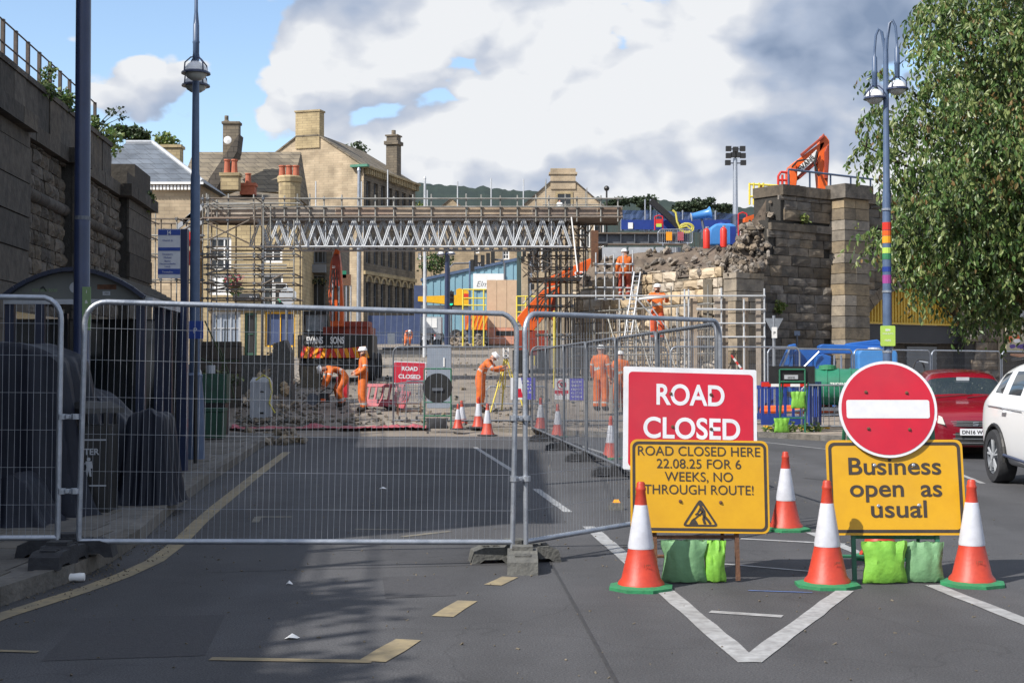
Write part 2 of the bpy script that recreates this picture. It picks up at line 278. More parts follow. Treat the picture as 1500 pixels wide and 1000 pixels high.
# ---------------------------------------------------------------- mesh builder
class MB:
    def __init__(s): s.v = []; s.f = []; s.m = []; s.mats = []
    def mi(s, m):
        if m is None: return 0
        m = M[m] if isinstance(m, str) else m
        if m not in s.mats: s.mats.append(m)
        return s.mats.index(m)
    def add(s, vs, fs, m=None):
        k = len(s.v); s.v.extend(Vector(v) for v in vs); i = s.mi(m)
        for f in fs: s.f.append(tuple(a + k for a in f)); s.m.append(i)
        return s
    def box(s, c, d, rot=None, m=None, taper=1.0):
        c = Vector(c); hx, hy, hz = d[0] / 2, d[1] / 2, d[2] / 2; t = taper
        vs = [Vector(p) for p in ((-hx, -hy, -hz), (hx, -hy, -hz), (hx, hy, -hz), (-hx, hy, -hz), (-hx * t, -hy * t, hz), (hx * t, -hy * t, hz), (hx * t, hy * t, hz), (-hx * t, hy * t, hz))]
        if rot is not None:
            Rm = rot if isinstance(rot, Matrix) else Euler(rot).to_matrix()
            vs = [Rm @ v for v in vs]
        return s.add([c + v for v in vs], [(0, 3, 2, 1), (4, 5, 6, 7), (0, 1, 5, 4), (1, 2, 6, 5), (2, 3, 7, 6), (3, 0, 4, 7)], m)
    def bbox(s, a, b, m=None):   # from corner to corner
        a = Vector(a); b = Vector(b); return s.box((a + b) / 2, [abs(v) for v in (b - a)], m=m)
    def tube(s, p, q, r, n=6, r2=None, m=None, cap=True):
        p = Vector(p); q = Vector(q); r2 = r if r2 is None else r2
        d = q - p
        if d.length < 1e-6: return s
        d.normalize(); u = d.orthogonal().normalized(); w = d.cross(u)
        vs = []
        for k in range(n):
            a = 2 * math.pi * k / n; o = u * math.cos(a) + w * math.sin(a)
            vs.append(p + o * r); vs.append(q + o * r2)
        fs = [(2 * k, 2 * ((k + 1) % n), 2 * ((k + 1) % n) + 1, 2 * k + 1) for k in range(n)]
        if cap: fs.append(tuple(2 * k for k in range(n - 1, -1, -1))); fs.append(tuple(2 * k + 1 for k in range(n)))
        return s.add(vs, fs, m)
    def path(s, pts, r, n=6, m=None, closed=False):
        pts = [Vector(p) for p in pts]; K = len(pts); rs = r if isinstance(r, (list, tuple)) else [r] * K
        vs = []; ref = None
        for i, p in enumerate(pts):
            a = pts[(i - 1) % K] if (closed or i > 0) else p; b = pts[(i + 1) % K] if (closed or i < K - 1) else p
            d = (b - a)
            d = d.normalized() if d.length > 1e-9 else Vector((0, 0, 1))
            if ref is None: ref = d.orthogonal().normalized()
            u = (ref - d * ref.dot(d))
            u = u.normalized() if u.length > 1e-6 else d.orthogonal().normalized()
            ref = u; w = d.cross(u)
            for k in range(n):
                an = 2 * math.pi * k / n; vs.append(p + (u * math.cos(an) + w * math.sin(an)) * rs[i])
        fs = []
        for i in range(K if closed else K - 1):
            j = (i + 1) % K
            for k in range(n): fs.append((i * n + k, i * n + (k + 1) % n, j * n + (k + 1) % n, j * n + k))
        if not closed: fs.append(tuple(range(n - 1, -1, -1))); fs.append(tuple((K - 1) * n + k for k in range(n)))
        return s.add(vs, fs, m)
    def lathe(s, prof, n=16, c=(0, 0, 0), axis='Z', m=None, squash=1.0, cap=True):
        c = Vector(c); vs = []
        for (z, r) in prof:
            for k in range(n):
                a = 2 * math.pi * k / n; x, y = r * math.cos(a), r * math.sin(a) * squash
                vs.append(c + (Vector((x, y, z)) if axis == 'Z' else Vector((x, z, y)) if axis == 'Y' else Vector((z, x, y))))
        fs = []
        for i in range(len(prof) - 1):
            for k in range(n):
                q = (i * n + k, i * n + (k + 1) % n, (i + 1) * n + (k + 1) % n, (i + 1) * n + k)
                fs.append(q if axis != 'Y' else q[::-1])
        e = (tuple(range(n - 1, -1, -1)), tuple((len(prof) - 1) * n + k for k in range(n)))
        if cap: fs += [e[0], e[1]]
        return s.add(vs, fs, m)
    def prism(s, pts, off, m=None):      # closed polygon pts (3-D, planar), pushed by off
        pts = [Vector(p) for p in pts]; off = Vector(off); n = len(pts)
        vs = pts + [p + off for p in pts]
        fs = [tuple(range(n)), tuple(range(2 * n - 1, n - 1, -1))]
        fs += [(k, k + n, (k + 1) % n + n, (k + 1) % n) for k in range(n)]
        return s.add(vs, fs, m)
    def quad(s, a, b, c, d, m=None): return s.add([a, b, c, d], [(0, 1, 2, 3)], m)
    def disc(s, c, r, t, n=40, m=None, sq=1.0):   # facing -Y
        return s.lathe([(0, r), (t, r)], n, c, 'Y', m, sq)
    def ball(s, c, r, n=8, k=6, sc=(1, 1, 1), m=None):
        c = Vector(c); vs = []; fs = []
        for i in range(k + 1):
            th = math.pi * i / k
            for j in range(n):
                a = 2 * math.pi * j / n
                vs.append(c + Vector((r * sc[0] * math.sin(th) * math.cos(a), r * sc[1] * math.sin(th) * math.sin(a), r * sc[2] * math.cos(th))))
        for i in range(k):
            for j in range(n): fs.append((i * n + j, (i + 1) * n + j, (i + 1) * n + (j + 1) % n, i * n + (j + 1) % n))
        return s.add(vs, fs, m)
    def mesh(s, name, mt=None, smooth=False):
        me = bpy.data.meshes.new(name); me.from_pydata([tuple(v) for v in s.v], [], s.f)
        if mt is not None: me.materials.append(M[mt] if isinstance(mt, str) else mt)
        else:
            for x in s.mats: me.materials.append(x)
            me.polygons.foreach_set('material_index', s.m)
        bm = bmesh.new(); bm.from_mesh(me); bmesh.ops.recalc_face_normals(bm, faces=bm.faces); bm.to_mesh(me); bm.free()
        if smooth:
            me.polygons.foreach_set('use_smooth', [True] * len(me.polygons))
            try: me.set_sharp_from_angle(angle=R(40))
            except Exception: pass
        me.update(); return me
    def part(s, name, mt, parent, label=None, smooth=False, kind=None, loc=None):
        o = bpy.data.objects.new(name, s.mesh(name, mt, smooth)); COL.objects.link(o); o.parent = parent
        if loc is not None: o.location = loc
        if label: o['label'] = label
        if kind: o['kind'] = kind
        return o
    def single(s, name, mt, label, cat, loc=(0, 0, 0), rotz=0, group=None, smooth=False, kind=None):
        o = bpy.data.objects.new(name, s.mesh(name, mt, smooth)); COL.objects.link(o)
        o.location = loc; o.rotation_euler = (0, 0, rotz); o['label'] = label; o['category'] = cat
        if group: o['group'] = group
        if kind: o['kind'] = kind
        return o
    def struct(s, name, mt, label=None, kind='structure', smooth=False):
        o = bpy.data.objects.new(name, s.mesh(name, mt, smooth)); COL.objects.link(o); o['kind'] = kind
        if label: o['label'] = label
        return o
def thing(name, label, cat, loc=(0, 0, 0), rotz=0, group=None, rot=None):
    o = bpy.data.objects.new(name, None); COL.objects.link(o); o.location = loc
    o.rotation_euler = rot if rot else (0, 0, rotz); o['label'] = label; o['category'] = cat
    o.empty_display_size = 0.2
    if group: o['group'] = group
    return o
def obj(name, me, parent):
    o = bpy.data.objects.new(name, me); COL.objects.link(o); o.parent = parent; return o
KIDS = {}
def dup(root, loc, rotz=None, label=None, group=None, scale=None):
    ch = {}
    for o in list(scene.objects):
        if o.parent: ch.setdefault(o.parent.name, []).append(o)
    def rec(o, par):
        c = o.copy(); COL.objects.link(c); c.parent = par
        for k in ch.get(o.name, []): rec(k, c)
        return c
    r = rec(root, None); r.location = loc
    if rotz is not None: r.rotation_euler = (0, 0, rotz)
    if label: r['label'] = label
    if group: r['group'] = group
    if scale: r.scale = (scale,) * 3
    return r
_font_cache = {}
def txt(s, size, x, z, y, mt, parent, width=None, bold=0.0, name='lettering', align='CENTER', sx=1.0, rot=0.0, face=0.0, sp=1.0, off=0.0012, yaw=0.0, shear=0.0):
    """flat lettering facing -Y; x,z = centre of the line (baseline middle)"""
    cu = bpy.data.curves.new('t', 'FONT'); cu.body = s; cu.size = size; cu.offset = bold; cu.extrude = off / 2
    cu.align_x = align; cu.space_character = sp; cu.resolution_u = 6; cu.shear = shear
    o = bpy.data.objects.new('t', cu); COL.objects.link(o)
    dg = bpy.context.evaluated_depsgraph_get(); me = bpy.data.meshes.new_from_object(o.evaluated_get(dg))
    bpy.data.objects.remove(o); bpy.data.curves.remove(cu)
    xs = [v.co.x for v in me.vertices]; w = max(xs) - min(xs); k = (width / w) if width else sx
    for v in me.vertices: v.co = Vector((v.co.x * k, -v.co.z, v.co.y))
    me.materials.clear(); me.materials.append(M[mt]); me.name = name
    p = obj(name, me, parent); p.location = (x, y, z); p.rotation_euler = (0, rot, yaw); return p
def rrect(w, h, r, n=5, cx=0, cz=0, y=0):
    pts = []
    for (sx_, sz_, a0) in ((1, -1, -90), (1, 1, 0), (-1, 1, 90), (-1, -1, 180)):
        for k in range(n + 1):
            a = R(a0 + 90 * k / n)
            pts.append(Vector((cx + sx_ * (w / 2 - r) + r * math.cos(a), y, cz + sz_ * (h / 2 - r) + r * math.sin(a))))
    return pts
def ringband(mb, outer, inner, t, m=None):
    n = len(outer); o2 = [p + Vector((0, t, 0)) for p in outer]
    mb.add(outer + inner, [(k, (k + 1) % n, (k + 1) % n + n, k + n) for k in range(n)], m)
    mb.add([p + Vector((0, t, 0)) for p in outer] + [p + Vector((0, t, 0)) for p in inner], [(k + n, (k + 1) % n + n, (k + 1) % n, k) for k in range(n)], m)
    mb.add(outer + o2, [(k, k + n, (k + 1) % n + n, (k + 1) % n) for k in range(n)], m)
    i2 = [p + Vector((0, t, 0)) for p in inner]
    mb.add(inner + i2, [(k, (k + 1) % n, (k + 1) % n + n, k + n) for k in range(n)], m)
    return mb

# ---------------------------------------------------------------- masonry
def stone_mesh(seed, mt, rough=0.12):
    rnd = random.Random(seed); n = 4; vs = []; fs = []
    for j in range(n):
        for i in range(n):
            u, v = i / (n - 1), j / (n - 1); edge = i in (0, n - 1) or j in (0, n - 1)
            vs.append((u - 0.5 + (0 if not edge else rnd.uniform(-.012, .012)), -(0.45 if edge else 0.9) - rnd.uniform(-rough, rough), v - 0.5 + (0 if not edge else rnd.uniform(-.02, .02))))
    for j in range(n - 1):
        for i in range(n - 1): fs.append((j * n + i, j * n + i + 1, (j + 1) * n + i + 1, (j + 1) * n + i))
    b = len(vs); vs += [(-.5, 0.2, -.5), (.5, 0.2, -.5), (.5, 0.2, .5), (-.5, 0.2, .5)]
    fs += [tuple([b, b + 1] + [i for i in range(n - 1, -1, -1)]), tuple([b + 2, b + 3] + [(n - 1) * n + i for i in range(n)]),
           tuple([b + 3, b] + [j * n for j in range(n)]), tuple([b + 1, b + 2] + [j * n + n - 1 for j in range(n - 1, -1, -1)])]
    me = bpy.data.meshes.new('stone'); me.from_pydata(vs, [], fs); me.materials.append(M[mt])
    bm = bmesh.new(); bm.from_mesh(me); bmesh.ops.recalc_face_normals(bm, faces=bm.faces); bm.to_mesh(me); bm.free()
    return me
_sv = {}
def masonry(root, O, U, Nn, w, h, ch, sl, mt, mask=None, depth=0.07, joint=0.018, cap=290, name='stone', seed=1, vary=0.35, vdir=Vector((0, 0, 1))):
    """courses of stones on the plane O + u*U + v*vdir, standing out along Nn (all in root space)"""
    rnd = random.Random(seed); O = Vector(O); U = Vector(U).normalized(); Nn = Vector(Nn).normalized()
    cells = []; v = 0.0
    while v < h - 0.05:
        c = min(ch * rnd.uniform(1 - vary * 0.5, 1 + vary * 0.5), h - v); u = -rnd.uniform(0, sl * 0.6)
        while u < w:
            l = sl * rnd.uniform(1 - vary, 1 + vary * 1.3); a, b = max(0, u), min(w, u + l)
            if b - a > 0.07 and (mask is None or mask((a + b) / 2, v + c / 2, b - a, c)): cells.append((a, b, v, v + c))
            u += l
        v += c
    key = mt
    if key not in _sv: _sv[key] = [stone_mesh(s, mt) for s in range(7)]
    mw = root.matrix_basis
    cells.sort(key=lambda q: (mw @ (O + U * (q[0] + q[1]) / 2 + vdir * (q[2] + q[3]) / 2) - cam.location).length)
    rest = MB()
    for i, (a, b, c, d) in enumerate(cells):
        ctr = O + U * ((a + b) / 2) + vdir * ((c + d) / 2); sx, sz, sy = b - a - joint, d - c - joint, depth * rnd.uniform(0.6, 1.5)
        me = _sv[key][rnd.randrange(7)]
        mtx = Matrix((( U.x * sx, -Nn.x * sy, vdir.x * sz, ctr.x), (U.y * sx, -Nn.y * sy, vdir.y * sz, ctr.y), (U.z * sx, -Nn.z * sy, vdir.z * sz, ctr.z), (0, 0, 0, 1)))
        if i < cap:
            o = obj(name, me, root); o.matrix_basis = mtx
        else:
            rest.add([mtx @ vv.co for vv in me.vertices], [tuple(p.vertices) for p in me.polygons])
    if rest.v: rest.part('stones', mt, root, kind='stuff')
def facade(mb, w, h, ops, depth=0.22, y=0.0, m=None):
    """front wall at y facing -Y, x 0..w, z 0..h, with openings (x0,z0,x1,z1) cut through and reveals"""
    xs = sorted({0, w} | {o[0] for o in ops} | {o[2] for o in ops}); zs = sorted({0, h} | {o[1] for o in ops} | {o[3] for o in ops})
    for i in range(len(xs) - 1):
        for j in range(len(zs) - 1):
            cx, cz = (xs[i] + xs[i + 1]) / 2, (zs[j] + zs[j + 1]) / 2
            if any(o[0] < cx < o[2] and o[1] < cz < o[3] for o in ops): continue
            mb.quad((xs[i], y, zs[j]), (xs[i + 1], y, zs[j]), (xs[i + 1], y, zs[j + 1]), (xs[i], y, zs[j + 1]), m)
    for (a, b, c, d) in ops:
        e = y + depth
        mb.quad((a, y, b), (a, e, b), (a, e, d), (a, y, d), m); mb.quad((c, y, b), (c, y, d), (c, e, d), (c, e, b), m)
        mb.quad((a, y, d), (a, e, d), (c, e, d), (c, y, d), m); mb.quad((a, y, b), (c, y, b), (c, e, b), (a, e, b), m)
def window(root, x0, z0, x1, z1, y, frame='white', pane='glass', nx=1, nz=1, fw=0.06, sill=None):
    """recessed window whose pane stands at y"""
    mb = MB(); d = 0.06; e = 0.003
    x0 += e; x1 -= e; z0 += e; z1 -= e
    mb.bbox((x0, y - d, z0), (x0 + fw, y, z1)); mb.bbox((x1 - fw, y - d, z0), (x1, y, z1))
    mb.bbox((x0 + fw, y - d, z0), (x1 - fw, y, z0 + fw)); mb.bbox((x0 + fw, y - d, z1 - fw), (x1 - fw, y, z1))
    g = fw * 0.55
    for k in range(1, nx):
        xx = x0 + (x1 - x0) * k / nx; mb.bbox((xx - g / 2, y - d * 0.7, z0 + fw), (xx + g / 2, y, z1 - fw))
    for k in range(1, nz):
        zz = z0 + (z1 - z0) * k / nz; mb.bbox((x0 + fw, y - d * 0.72, zz - g / 2), (x1 - fw, y, zz + g / 2))
    f = mb.part('window', frame, root)
    p = MB(); p.bbox((x0 + fw * 0.5, y + 0.002, z0 + fw * 0.5), (x1 - fw * 0.5, y + 0.02, z1 - fw * 0.5)); p.part('pane', pane, f)
    if sill:
        s_ = MB(); s_.bbox((x0 - 0.1, y - 0.35, z0 - 0.18), (x1 + 0.1, y - 0.05, z0 - 0.01)); s_.part('sill', sill, f)
    return f
# ---------------------------------------------------------------- ground and roads
def sstep(a, b, x):
    t = min(1, max(0, (x - a) / (b - a))); return t * t * (3 - 2 * t)
def G(x, y):
    """ground height: flat by the camera, climbing through the works"""
    if y < 32: h = 0.0
    elif y < 47: h = 0.075 * (y - 32)
    elif y < 110: h = 1.125 + 0.044 * (y - 47)
    else: h = 3.9 + 0.05 * (y - 110)
    h = min(h, 14)
    return h * (1 - sstep(3.5 + (y - 32) * 0.1, 10 + (y - 32) * 0.1, x) * (1 - sstep(60, 110, y)))
def ground():
    xs = [-900, -400, -200, -120, -80, -60, -50] + [i * 1.5 for i in range(-28, 29)] + [50, 60, 80, 120, 200, 400, 900]
    ys = [-60, -20, 0, 10, 20, 28, 30, 31] + [32 + i * 1.5 for i in range(56)] + [120, 135, 150, 175, 200, 250, 300, 400, 600, 1000, 2500]
    mb = MB(); n = len(xs)
    rr = random.Random(3)
    for y in ys:
        for x in xs:
            j = 0.05 * (mnoise.noise(Vector((x * 0.9, y * 0.9, 0)))) if 33 < y < 100 else 0
            mb.v.append(Vector((x, y, G(x, y) + j - 0.004)))
    for j in range(len(ys) - 1):
        for i in range(n - 1): mb.f.append((j * n + i, j * n + i + 1, (j + 1) * n + i + 1, (j + 1) * n + i)); mb.m.append(0)
    return mb
dm('dirt', (0.25, 0.215, 0.18), (0.16, 0.138, 0.115), rough=0.98, scale=1.3, bump=0.5, bscale=6, stain=0.5, stc=(0.12, 0.10, 0.085))
ground().struct('ground', 'dirt', smooth=True)

def asphalt():
    m = bpy.data.materials.new('asphalt'); m.use_nodes = True; t = m.node_tree; b = t.nodes['Principled BSDF']
    geo = N(t, 'ShaderNodeNewGeometry')
    def nz(sc, det, r=0.6):
        n = N(t, 'ShaderNodeTexNoise'); n.inputs['Scale'].default_value = sc; n.inputs['Detail'].default_value = det; n.inputs['Roughness'].default_value = r
        L(t, geo.outputs['Position'], n.inputs['Vector']); return n.outputs['Fac']
    g1 = nz(85, 3, 0.8); g2 = nz(0.5, 5); g3 = nz(3.5, 5)
    r = N(t, 'ShaderNodeValToRGB'); L(t, g1, r.inputs[0]); e = r.color_ramp.elements
    e[0].position = 0.30; e[0].color = (0.026, 0.027, 0.032, 1); e[1].position = 0.74; e[1].color = (0.118, 0.118, 0.124, 1)
    v = math_n(t, 'ADD', math_n(t, 'MULTIPLY_ADD', g2, 0.8, 0.58), math_n(t, 'MULTIPLY_ADD', g3, 0.35, -0.17))
    mx = N(t, 'ShaderNodeMix', data_type='RGBA', blend_type='MULTIPLY'); mx.inputs[0].default_value = 1
    L(t, r.outputs[0], mx.inputs[6]); L(t, v, mx.inputs[7])
    # worn wheel paths / old patches: long soft strips along the road
    sp = N(t, 'ShaderNodeSeparateXYZ'); L(t, geo.outputs['Position'], sp.inputs[0])
    w = N(t, 'ShaderNodeTexNoise'); w.inputs['Scale'].default_value = 1; w.inputs['Detail'].default_value = 2
    cb = N(t, 'ShaderNodeCombineXYZ'); L(t, math_n(t, 'MULTIPLY', sp.outputs[0], 0.9), cb.inputs[0]); L(t, math_n(t, 'MULTIPLY', sp.outputs[1], 0.08), cb.inputs[1])
    L(t, cb.outputs[0], w.inputs['Vector'])
    mr = N(t, 'ShaderNodeMapRange'); mr.inputs['From Min'].default_value = .4; mr.inputs['From Max'].default_value = .6
    mr.inputs['To Min'].default_value = 0.86; mr.inputs['To Max'].default_value = 1.14; L(t, w.outputs['Fac'], mr.inputs['Value'])
    m2 = N(t, 'ShaderNodeMix', data_type='RGBA', blend_type='MULTIPLY'); m2.inputs[0].default_value = 1
    L(t, mx.outputs[2], m2.inputs[6]); L(t, mr.outputs[0], m2.inputs[7])
    # thin sealed cracks
    vo = N(t, 'ShaderNodeTexVoronoi', feature='DISTANCE_TO_EDGE'); vo.inputs['Scale'].default_value = 0.35
    wp = N(t, 'ShaderNodeVectorMath', operation='ADD'); L(t, geo.outputs['Position'], wp.inputs[0])
    nc = N(t, 'ShaderNodeTexNoise'); nc.inputs['Scale'].default_value = 1.5; L(t, geo.outputs['Position'], nc.inputs['Vector']); L(t, nc.outputs['Color'], wp.inputs[1])
    L(t, wp.outputs[0], vo.inputs['Vector'])
    cr = N(t, 'ShaderNodeMapRange'); cr.inputs['From Max'].default_value = 0.006; cr.inputs['To Min'].default_value = 0.82; cr.inputs['To Max'].default_value = 1; L(t, vo.outputs['Distance'], cr.inputs['Value'])
    m3 = N(t, 'ShaderNodeMix', data_type='RGBA', blend_type='MULTIPLY'); m3.inputs[0].default_value = 1
    L(t, m2.outputs[2], m3.inputs[6]); L(t, cr.outputs[0], m3.inputs[7])
    L(t, m3.outputs[2], b.inputs['Base Color']); b.inputs['Roughness'].default_value = 0.88; b.inputs['Specular IOR Level'].default_value = 0.35
    bp = N(t, 'ShaderNodeBump'); bp.inputs['Strength'].default_value = 0.55; bp.inputs['Distance'].default_value = 0.012
    L(t, g1, bp.inputs['Height']); L(t, bp.outputs[0], b.inputs['Normal'])
    M['asphalt'] = m
asphalt()
ROADY = 31.2
road = MB(); road.quad((-30, -30, 0), (90, -30, 0), (90, ROADY, 0), (-30, ROADY, 0)); road.struct('road', 'asphalt')

def flat(mb, pts, z, m=None):
    mb.add([(p.x, p.y, z) for p in pts], [tuple(range(len(pts)))], m)
def kerbstones(root, line, w, z0, z1, mt, L0=0.9, side=1):
    """one kerb stone after another along a polyline; w lies on `side` of it"""
    me = None
    for i in range(len(line) - 1):
        a, b = line[i], line[i + 1]; d = (b - a); Ls = d.length; d.normalize(); nrm = Vector((-d.y, d.x, 0)) * side
        n = max(1, round(Ls / L0))
        for k in range(n):
            p = a + d * (Ls * k / n + 0.004); q = a + d * (Ls * (k + 1) / n - 0.004)
            mb = MB(); j = random.uniform(-.006, .006)
            mb.prism([(p.x, p.y, z0), (q.x, q.y, z0), (q.x + nrm.x * w, q.y + nrm.y * w, z0), (p.x + nrm.x * w, p.y + nrm.y * w, z0)], (0, 0, z1 - z0 + j))
            mb.part('kerbstone', mt, root)
dm('kerb', (0.17, 0.155, 0.135), (0.09, 0.083, 0.073), rough=0.95, scale=6, bump=0.5, rnd=0.2)
dm('flag', (0.14, 0.128, 0.112), (0.085, 0.079, 0.07), rough=0.95, scale=4, bump=0.4, rnd=0.22)
# left pavement with kerb and flags
kp = [(-150, 960), (0, 888), (110, 850), (165, 822), (205, 795), (255, 748), (305, 708), (372, 663), (402, 642)]
kline = [gp(*p) for p in kp]
def wallx(y): return -0.09 * y - 7.7
lp = MB(); poly = [Vector((p.x - 0.13, p.y, 0)) for p in kline]
flat(lp, [Vector((wallx(0), 2, 0))] + [poly[0]] + poly[1:] + [Vector((wallx(32), 32, 0))], 0.118)
pav = lp.struct('pavement', 'flag')
kerbstones(pav, kline, 0.13, -0.05, 0.125, 'kerb')
fl = []
yy = 9.0
while yy < 30:
    i = 0
    xk = None
    for j in range(len(kline) - 1):
        if kline[j].y <= yy + 0.3 <= kline[j + 1].y:
            t_ = (yy + .3 - kline[j].y) / (kline[j + 1].y - kline[j].y); xk = kline[j].x + t_ * (kline[j + 1].x - kline[j].x)
    if xk is None: yy += 0.6; continue
    x = xk - 0.2 - random.uniform(0, 0.3)
    while x > max(wallx(yy) + 0.2, -0.42 * yy):
        w = random.choice((0.6, 0.75, 0.9))
        if len(fl) < 280: fl.append((x - w, x, yy))
        x -= w
    yy += 0.6
for (a, b, y) in fl:
    mb = MB(); mb.bbox((a + 0.006, y + 0.006, 0.10), (b - 0.006, y + 0.594, 0.1235 + random.uniform(0, 0.004))); mb.part('flagstone', 'flag', pav)
# far pavement of the closed junction and the paved island on the right
fk = [gp(*p) for p in ((330, 634), (500, 627), (640, 631), (900, 641), (1110, 640), (1250, 648), (1330, 658), (1560, 672))]
fp = MB(); pl = [Vector((p.x, p.y + 0.12, 0)) for p in fk]
flat(fp, pl + [Vector((40, 48, 0)), Vector((-12, 48, 0))][:0] + [Vector((30, 33.4, 0)), Vector((4, 33.4, 0)), Vector((-11, 33.4, 0))], 0.118)
pav2 = fp.struct('pavement', 'paving')
kerbstones(pav2, fk, 0.12, -0.05, 0.125, 'kerb')
ip = MB(); flat(ip, [Vector((4, 33.4, 0)), Vector((30, 33.4, 0)), Vector((30, 52, 0)), Vector((8, 45, 0)), Vector((8.5, 40, 0))], 0.112); ip.struct('pavement', 'paving')

# painted markings
dm('paint_white', (0.38, 0.39, 0.40), (0.22, 0.22, 0.225), rough=0.7, scale=14, stain=0.5, stc=(0.16, 0.16, 0.16))
dm('paint_yellow', (0.29, 0.235, 0.135), (0.19, 0.155, 0.10), rough=0.8, scale=12, stain=0.6, stc=(0.12, 0.11, 0.09))
dm('paint_faded', (0.21, 0.19, 0.145), (0.11, 0.105, 0.095), rough=0.85, scale=12, stain=0.7, stc=(0.09, 0.088, 0.085))
dm('paint_blue', (0.07, 0.15, 0.42), (0.09, 0.12, 0.2), rough=0.8, scale=14)
_zs = [0.004]
def strip(pa, pb, w, mt, name='road_marking'):
    _zs[0] = 0.004 if _zs[0] > 0.0045 else _zs[0] + 0.0003
    a, b = gp(*pa), gp(*pb); d = (b - a).normalized(); n = Vector((-d.y, d.x, 0)) * w / 2
    k = max(2, int((b - a).length / 0.25)); mb = MB(); L_ = []; R_ = []
    for i in range(k + 1):
        c = a + (b - a) * i / k; jl, jr = random.uniform(0.88, 1.05), random.uniform(0.88, 1.05)
        L_.append(c + n * jl); R_.append(c - n * jr)
    mb.add([(p.x, p.y, _zs[0]) for p in L_ + R_], [(i, i + 1, k + 1 + i + 1, k + 1 + i) for i in range(k)])
    return mb.struct(name, mt)
for (a, b, w, m_) in [
    ((862, 771), (1098, 970), 0.13, 'paint_white'), ((1098, 969), (1238, 865), 0.13, 'paint_white'),
    ((1040, 896), (1146, 903), 0.09, 'paint_white'), ((1366, 857), (1520, 918), 0.12, 'paint_white'),
    ((1085, 789), (1238, 797), 0.08, 'paint_white'), ((1188, 780), (1262, 812), 0.10, 'paint_white'), ((1060, 826), (1200, 838), 0.05, 'paint_white'),
    ((785, 716), (832, 750), 0.10, 'paint_white'), ((696, 655), (752, 690), 0.09, 'paint_white'),
    ((1395, 690), (1440, 708), 0.08, 'paint_white'), ((1105, 634 + 12), (1250, 662), 0.07, 'paint_white'), ((850, 653), (900, 668), 0.1, 'paint_white'),
    ((308, 965), (545, 969), 0.075, 'paint_yellow'), ((545, 969), (598, 937), 0.16, 'paint_yellow'), ((648, 903), (684, 880), 0.14, 'paint_yellow'),
    ((722, 857), (748, 845), 0.13, 'paint_yellow'), ((-10, 953), (56, 955), 0.05, 'paint_yellow'), ((715, 796), (760, 797), 0.07, 'paint_faded'),
    ((375, 757), (428, 757), 0.10, 'paint_faded'), ((374, 765), (378, 757), 0.08, 'paint_faded'), ((520, 775), (600, 776), 0.08, 'paint_faded'), ((590, 786), (660, 778), 0.08, 'paint_faded'),
    ((1096, 865), (1190, 868), 0.025, 'paint_blue')]:
    strip(a, b, w, m_)
yl = [gp(*p) for p in ((-120, 950), (0, 903), (60, 884), (120, 865), (180, 843), (226, 822), (262, 795), (292, 765), (318, 742), (370, 700), (420, 662))]
mb = MB(); hw = 0.075
for i in range(len(yl)):
    d = (yl[min(i + 1, len(yl) - 1)] - yl[max(0, i - 1)]).normalized(); n = Vector((-d.y, d.x, 0)) * hw
    mb.v += [Vector((*(yl[i] + n).xy, 0.004)), Vector((*(yl[i] - n).xy, 0.004))]
for i in range(len(yl) - 1): mb.f.append((2 * i, 2 * i + 1, 2 * i + 3, 2 * i + 2)); mb.m.append(0)
mb.struct('yellow_line', 'paint_yellow')
def patch(pts, z, mt, label):
    mb = MB(); flat(mb, [gp(*p) for p in pts], z); return mb.struct('road_patch', mt, label)
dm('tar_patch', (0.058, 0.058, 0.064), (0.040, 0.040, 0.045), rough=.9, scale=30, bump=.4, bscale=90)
dm('seam_and_rail_shadow', (0.022, 0.022, 0.024), (0.035, 0.035, 0.037), rough=.7, scale=12)
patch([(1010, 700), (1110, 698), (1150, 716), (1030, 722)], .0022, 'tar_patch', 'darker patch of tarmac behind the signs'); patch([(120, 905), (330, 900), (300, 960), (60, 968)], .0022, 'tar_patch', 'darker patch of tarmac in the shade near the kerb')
patch([(560, 845), (650, 842), (668, 872), (565, 876)], .0022, 'tar_patch', 'small square patch of tarmac near the bay marks')
for (a, b, w) in (((796, 805), (838, 880), .02), ((838, 880), (905, 1003), .02), ((300, 838), (760, 826), .012), ((1175, 700), (1245, 706), .03), ((1245, 706), (1330, 722), .03)): strip(a, b, w, 'seam_and_rail_shadow', 'seam_and_rail_shadow')  # long thin strip under the fence is its bottom rail's shadow, painted on
t = None
# bits of litter and grit on the road
for (px, py, w, lab) in ((424, 856, 0.025, 'small white scrap of paper on the shaded road edge'), (428, 935, 0.042, 'crumpled white scrap lying on the road near the yellow bay line'), (561, 716, 0.05, 'flat white scrap on the dark road behind the fence')):
    p = gp(px, py); mb = MB(); r_ = random.Random(px)
    mb.add([(-w, -w * .5, 0.002), (-w * .3, -w * .8, .012), (w * .8, -w * .4, .004), (w, w * .4, .002), (0, w * .7, .02), (-w * .8, w * .5, .004), (0, 0, .03)], [(0, 1, 6), (1, 2, 6), (2, 3, 6), (3, 4, 6), (4, 5, 6), (5, 0, 6)])
    mb.single('paper_scrap', 'white', lab, 'litter', p + Vector((0, 0, .002)))
p = gp(112, 852); t = thing('crushed_can', 'crushed white and red drinks can lying in the gutter by the kerb', 'can', p + Vector((0, 0, 0.035)), R(12))
MB().lathe([(-.06, .020), (-.055, .031), (-.02, .027), (.02, .032), (.055, .030), (.06, .02)], 12, (0, 0, 0), 'X').part('can_body', 'white', t, smooth=True)
MB().lathe([(-.082, .016), (-.078, .026), (-.061, .03)], 12, (0, 0, -.002), 'X').part('can_end', 'rust', t)
gb = MB()
r_ = random.Random(5)
